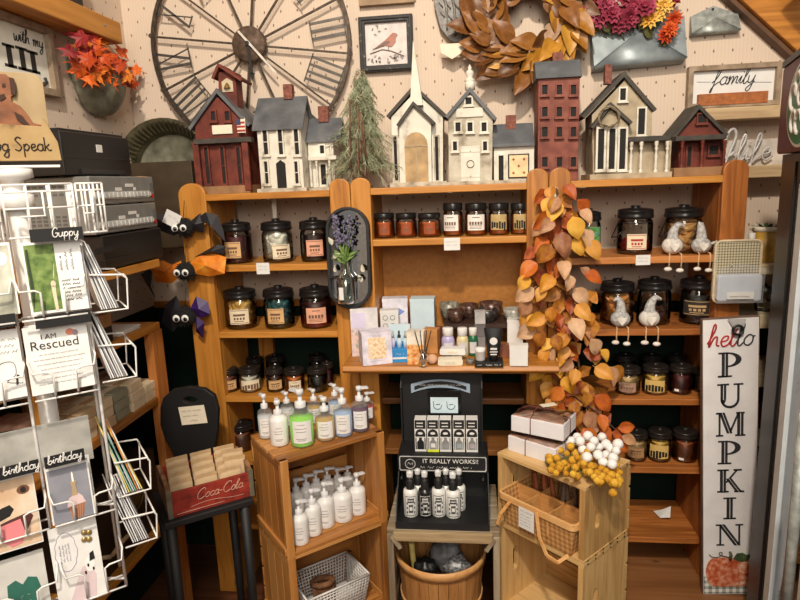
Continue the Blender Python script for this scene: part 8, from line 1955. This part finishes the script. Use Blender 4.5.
g = G(); lp = [(.010, pz+prd*.72), (.022, pz+prd*.98), (.040, pz+prd*1.0), (.050, pz+prd*.9), (.066, pz+prd*.92), (.058, pz+prd*.66), (.040, pz+prd*.56), (.022, pz+prd*.62)]; g.prism(lp, -.006, -.004); g.build('pumpkin_leaf', mottled('leaf_paint', [(.3, (44, 62, 36)), (.6, (86, 104, 64)), (.8, (120, 136, 92))], 60, .7), sg, local=True).parent = bd_
# little grey hanger clipped to the sign's top
o = thing('metal_hanger', 'small dark metal ring hanger at the top of the pumpkin sign', 'hanger', oy(738, 330, 1.885))
c = oy(738, 330, 1.888); g = G(); g.tube([(c.x+.015*math.cos(t*PI/8), 1.888, c.z+.014*math.sin(t*PI/8)) for t in range(16)], .004, 6, closed=True); g.build('ring', wirem, o)
g = G(); g.prism([PX(728, 319, 1.89), PX(746, 319, 1.89), PX(744, 327, 1.89), PX(734, 329, 1.89)], 1.889, 1.892); g.build('tab', mat('tab_grey', (190, 188, 188), .5), o)
# ================================================================ checked pad and its plastic packet on the right post
xl, xr, zb, zt = RC(716, 241, 762, 303, 1.965)
def plaid():
    t = NT('checked_cloth'); tc = t.n('ShaderNodeTexCoord'); sp = t.n('ShaderNodeSeparateXYZ'); t.l(tc.outputs['Object'], sp.inputs[0])
    f = lambda i: t.math('LESS_THAN', t.math('FRACT', t.math('MULTIPLY', sp.outputs[i], 118)), .34)
    s = t.math('MULTIPLY', t.math('ADD', f(0), f(2)), .5); t.pb(t.ramp(s, [(0, (206, 196, 170)), (.5, (150, 140, 112)), (1, (96, 90, 70))]), .9); return t.m
o = thing('checked_pad', 'olive and cream checked cloth pad hanging on the right pine post', 'cloth pad', ((xl+xr)/2, 1.965, zb))
g = G(); g.prism(rrect(xl, xr, zb, zt, .018), 1.976, 1.9995); g.build('pad', plaid(), o, bev=.004)
g = G(); lp = rrect(xl, xr, zb, zt, .018); g.tube([(a, 1.977, b) for a, b in lp], .004, 6, closed=True); g.build('piping', mat('pad_piping', (214, 196, 166), .8), o)
xl, xr, zb, zt = RC(718, 271, 763, 303, 1.95)
o = thing('plastic_packet', 'clear plastic packet of white cloth with a paper strip, in front of the checked pad', 'packet', ((xl+xr)/2, 1.94, zb))
g = G(); g.prism(rrect(xl, xr, zb+.004, zt-.012, .01), 1.952, 1.975); g.build('white_cloth', mat('packet_cloth', (222, 226, 232), .7, noise=.04), o, bev=.006)
g = G(); g.grid(lambda u, v: (xl-.003+(xr-xl+.006)*u, 1.948+.003*math.sin(13*u+5*v)*math.sin(9*v), zb+(zt+.022-zb)*v*(1-.12*(2*u-1)**2)), 16, 12); g.build('plastic_bag', liquid('bag_plastic', (238, 240, 244), .18), o)
xa, xb, za, zb2 = RC(729, 293, 756, 300, 1.928); g = G(); g.box(xa, xb, 1.942, 1.944, za, zb2); b = g.build('paper_strip', white, o)
g = G(); g.scribble((xa+.008, 1.9415, za+.006), (1, 0, 0), (0, 0, 1), (xb-xa)*.75, .006, .0007); g.build('lettering', ink, o).parent = b
g = G(); q = oy(734, 268, 1.93); g.tube([(q.x-.01, 1.93, q.z), (q.x, 1.928, q.z+.018), (q.x+.012, 1.93, q.z+.004)], .0015, 4); g.build('bag_tie', clear, o)
# ================================================================ corner shelf goods
zq = oy(760, 268, 2.05).z+.01
px_ = oy(768, 240, 2.12).x
o = thing('plant_pot', 'mustard yellow pot with a white rim band on the corner shelf', 'pot', (px_, 2.13, zq))
H = oy(768, 226, 2.13).z-zq; r = .042
g = G(); g.lathe([(0, 0), (r*.8, 0), (r*.86, .003), (r, H*.9), (r*.95, H*.9), (r*.9, H*.8), (0, H*.78)], n=24); g.build('pot', mat('mustard', (196, 152, 66), .4), o, local=True)
g = G(); g.lathe([(r*.99, H*.86), (r*1.06, H*.87), (r*1.06, H), (r*.98, H), (r*.92, H*.88)], n=24); g.build('rim', cream, o, local=True)
o = thing('potted_succulent', 'small green plant growing in the mustard pot', 'plant', (px_, 2.13, zq+H*.8)); l0 = leaf_oval('leaf', .045, .022, mottled('succulent', [(.3, (40, 66, 40)), (.6, (74, 104, 62)), (.8, (110, 140, 90))], 40, .5), o, .3, .2)
for k in range(16):
    c_ = l0 if k == 0 else l0.copy()
    if k: C.objects.link(c_); c_.parent = o
    a = k*2.4; el = .3+.05*k; c_.location = (.012*math.cos(a), .012*math.sin(a), 0); d = Vector((math.cos(a)*math.cos(el), math.sin(a)*math.cos(el), math.sin(el))); nn_ = Vector((0, 0, 1)); nn_ = (nn_-d*nn_.dot(d)).normalized(); c_.rotation_euler = Matrix((d.cross(nn_), d, nn_)).transposed().to_euler()
x_ = oy(752, 234, 2.10).x; o = thing('white_bottle', 'slim white bottle beside the mustard pot', 'bottle', (x_, 2.10, zq)); g = G(); g.lathe([(0, 0), (.015, 0), (.016, .004), (.016, .06), (.008, .075), (.008, .08)], n=14); g.build('bottle', wpl, o, local=True); g = G(); g.lathe([(.010, .078), (.010, .1), (0, .101)], n=12); g.build('cap', white, o, local=True)
for py, lb, c_, nm, h_ in ((322, 'dark glass jar on the corner shelf beside the black cabinet edge', None, 'glass_jar', .07), (440, 'dark red box on the corner shelf, lower half', (84, 30, 32), 'red_box', .07)):
    zz = oy(760, py, 2.05).z+.024; x_ = oy(764, py-12, 2.12).x
    if c_: g = G(); g.box(x_-.03, x_+.03, 2.09, 2.16, zz, zz+h_); solo(g, nm, mat(nm, c_, .6), lb, 'box', bev=.002)
    else:
        o = thing(nm, lb, 'jar', (x_, 2.12, zz)); g = G(); g.lathe([(0, .001), (.028, .001), (.03, .005), (.03, .05), (.02, .06), (.02, .066)], n=18); g.build('jar', clear, o, local=True); g = G(); g.lathe([(.022, .06), (.022, .075), (.008, .085), (0, .095)], n=14); g.build('lid', wirem, o, local=True)
zz = oy(760, 496, 2.05).z+.024; x_ = oy(764, 478, 2.12).x; g = G(); g.lathe([(0, 0), (.03, 0), (.034, .02), (.03, .05), (.02, .07), (.024, .085), (.02, .085), (.016, .07), (.0, .06)], (x_, 2.12, zz), 18); solo(g, 'patterned_vase', mottled('blue_white', [(.4, (60, 66, 90)), (.55, (210, 210, 206))], 40, .4), 'blue and white patterned vase low on the corner shelf', 'vase')
# ================================================================ cold cabinet at the right edge
KP = Vector((.803, 1.70)); KD = Vector((-.27, -.963)).normalized(); kang = math.atan2(KD.y, KD.x)
fr = thing('cold_cabinet', 'tall black glass-door cold cabinet with burgundy header at the right edge', 'cold cabinet', (KP.x, KP.y, 0), kang)
# local: x along the front towards the viewer, y to the cabinet's inside (away from the room)
LN, DP, HB = .62, .60, 1.585; blk = mat('cabinet_black', (24, 23, 24), .4, noise=.05)
g = G(); g.box(0, LN, .03, DP, 0, .12); g.build('base', blk, fr, local=True)
g = G(); g.box(0, .03, .03, DP, .12, HB); g.build('side_panel', blk, fr, local=True)
g = G(); g.box(LN-.03, LN, .03, DP, .12, HB); g.build('side_panel', blk, fr, local=True)
g = G(); g.box(.03, LN-.03, DP-.03, DP, .12, HB); g.build('back_panel', mat('liner_white', (226, 232, 236), .5, noise=.02), fr, local=True)
g = G(); g.box(.03, LN-.03, .03, DP, HB-.04, HB); g.build('top_panel', blk, fr, local=True)
g = G(); g.box(.03, .034, .04, DP-.03, .12, HB-.04); g.build('liner', mat('liner_white', (226, 232, 236), .5), fr, local=True)
g = G(); FW = .21; FR = .06; g.ring([(0, .02), (LN, .02), (LN, HB), (0, HB)], [(FW, .12), (LN-FR, .12), (LN-FR, HB-.07), (FW, HB-.07)], 0, .03); dr = g.build('door_frame', blk, fr, local=True, bev=.003)
g = G(); g.box(FW*.86, FW*.89, -.004, .002, .04, HB-.02); g.build('frame_groove', mat('groove_black', (10, 10, 10), .6), fr, local=True).parent = dr
g = G(); a_, b_ = FW, FW+.06; g.ring([(a_, .12), (LN-FR, .12), (LN-FR, HB-.07), (a_, HB-.07)], [(b_, .155), (LN-FR-.035, .155), (LN-FR-.035, HB-.105), (b_, HB-.105)], .002, .03); g.build('door_trim', mat('trim_alu', (228, 238, 246), .5, 0, noise=.02), fr, local=True, label='pale aluminium trim').parent = dr
g = G(); g.box(FW+.055, LN-FR-.033, .012, .018, .15, HB-.1); g.build('door_glass', clear, fr, local=True).parent = dr
g = G(); g.cyl((LN-FR*.5, -.03, .6), (LN-FR*.5, -.03, 1.1), .010, n=10); g.cyl((LN-FR*.5, -.03, .62), (LN-FR*.5, .0, .62), .008, n=8); g.cyl((LN-FR*.5, -.03, 1.08), (LN-FR*.5, 0, 1.08), .008, n=8); g.build('handle', galv, fr, local=True).parent = dr
g = G(); g.cyl((.25, .075, .16), (.25, .075, HB-.1), .012, n=10); g.build('light_tube', mat('cabinet_light', (206, 228, 244), .5, noise=0, emit=22), fr, local=True)
for z in (.45, .8, 1.15):
    g = G(); g.box(.034, LN-.034, .06, DP-.04, z, z+.006); g.build('inner_shelf', whitewire, fr, local=True)
g = G(); g.box(-.012, LN+.01, -.012, DP, HB+.002, 1.80); hd = g.build('header', mat('header_burgundy', (92, 24, 34), .45, noise=.08), fr, local=True, bev=.006)
g = G(); g.box(-.014, LN+.012, -.014, DP, 1.80, 1.815); g.build('header_cap', blk, fr, local=True).parent = hd
g = G(); cx, cz = .25, 1.69; g.prism(ell(cx, cz, .155, .095, 36), -.0145, -.012, mi=0); g.prism(ell(cx, cz, .146, .088, 36), -.0155, -.0145, mi=1)
for dx, dz, r in ((-.07, .02, .035), (-.03, .045, .03), (.01, .02, .03), (-.05, -.035, .028), (0, -.04, .03), (.05, .03, .035), (.07, -.02, .03)): g.tube([(cx+dx+r*math.cos(t*PI/8), -.016, cz+dz+r*.8*math.sin(t*PI/8)) for t in range(13)], .006, 6, 0)
g.build('oval_logo', [white, mat('logo_green', (24, 120, 66), .4, noise=.03)], fr, local=True).parent = hd
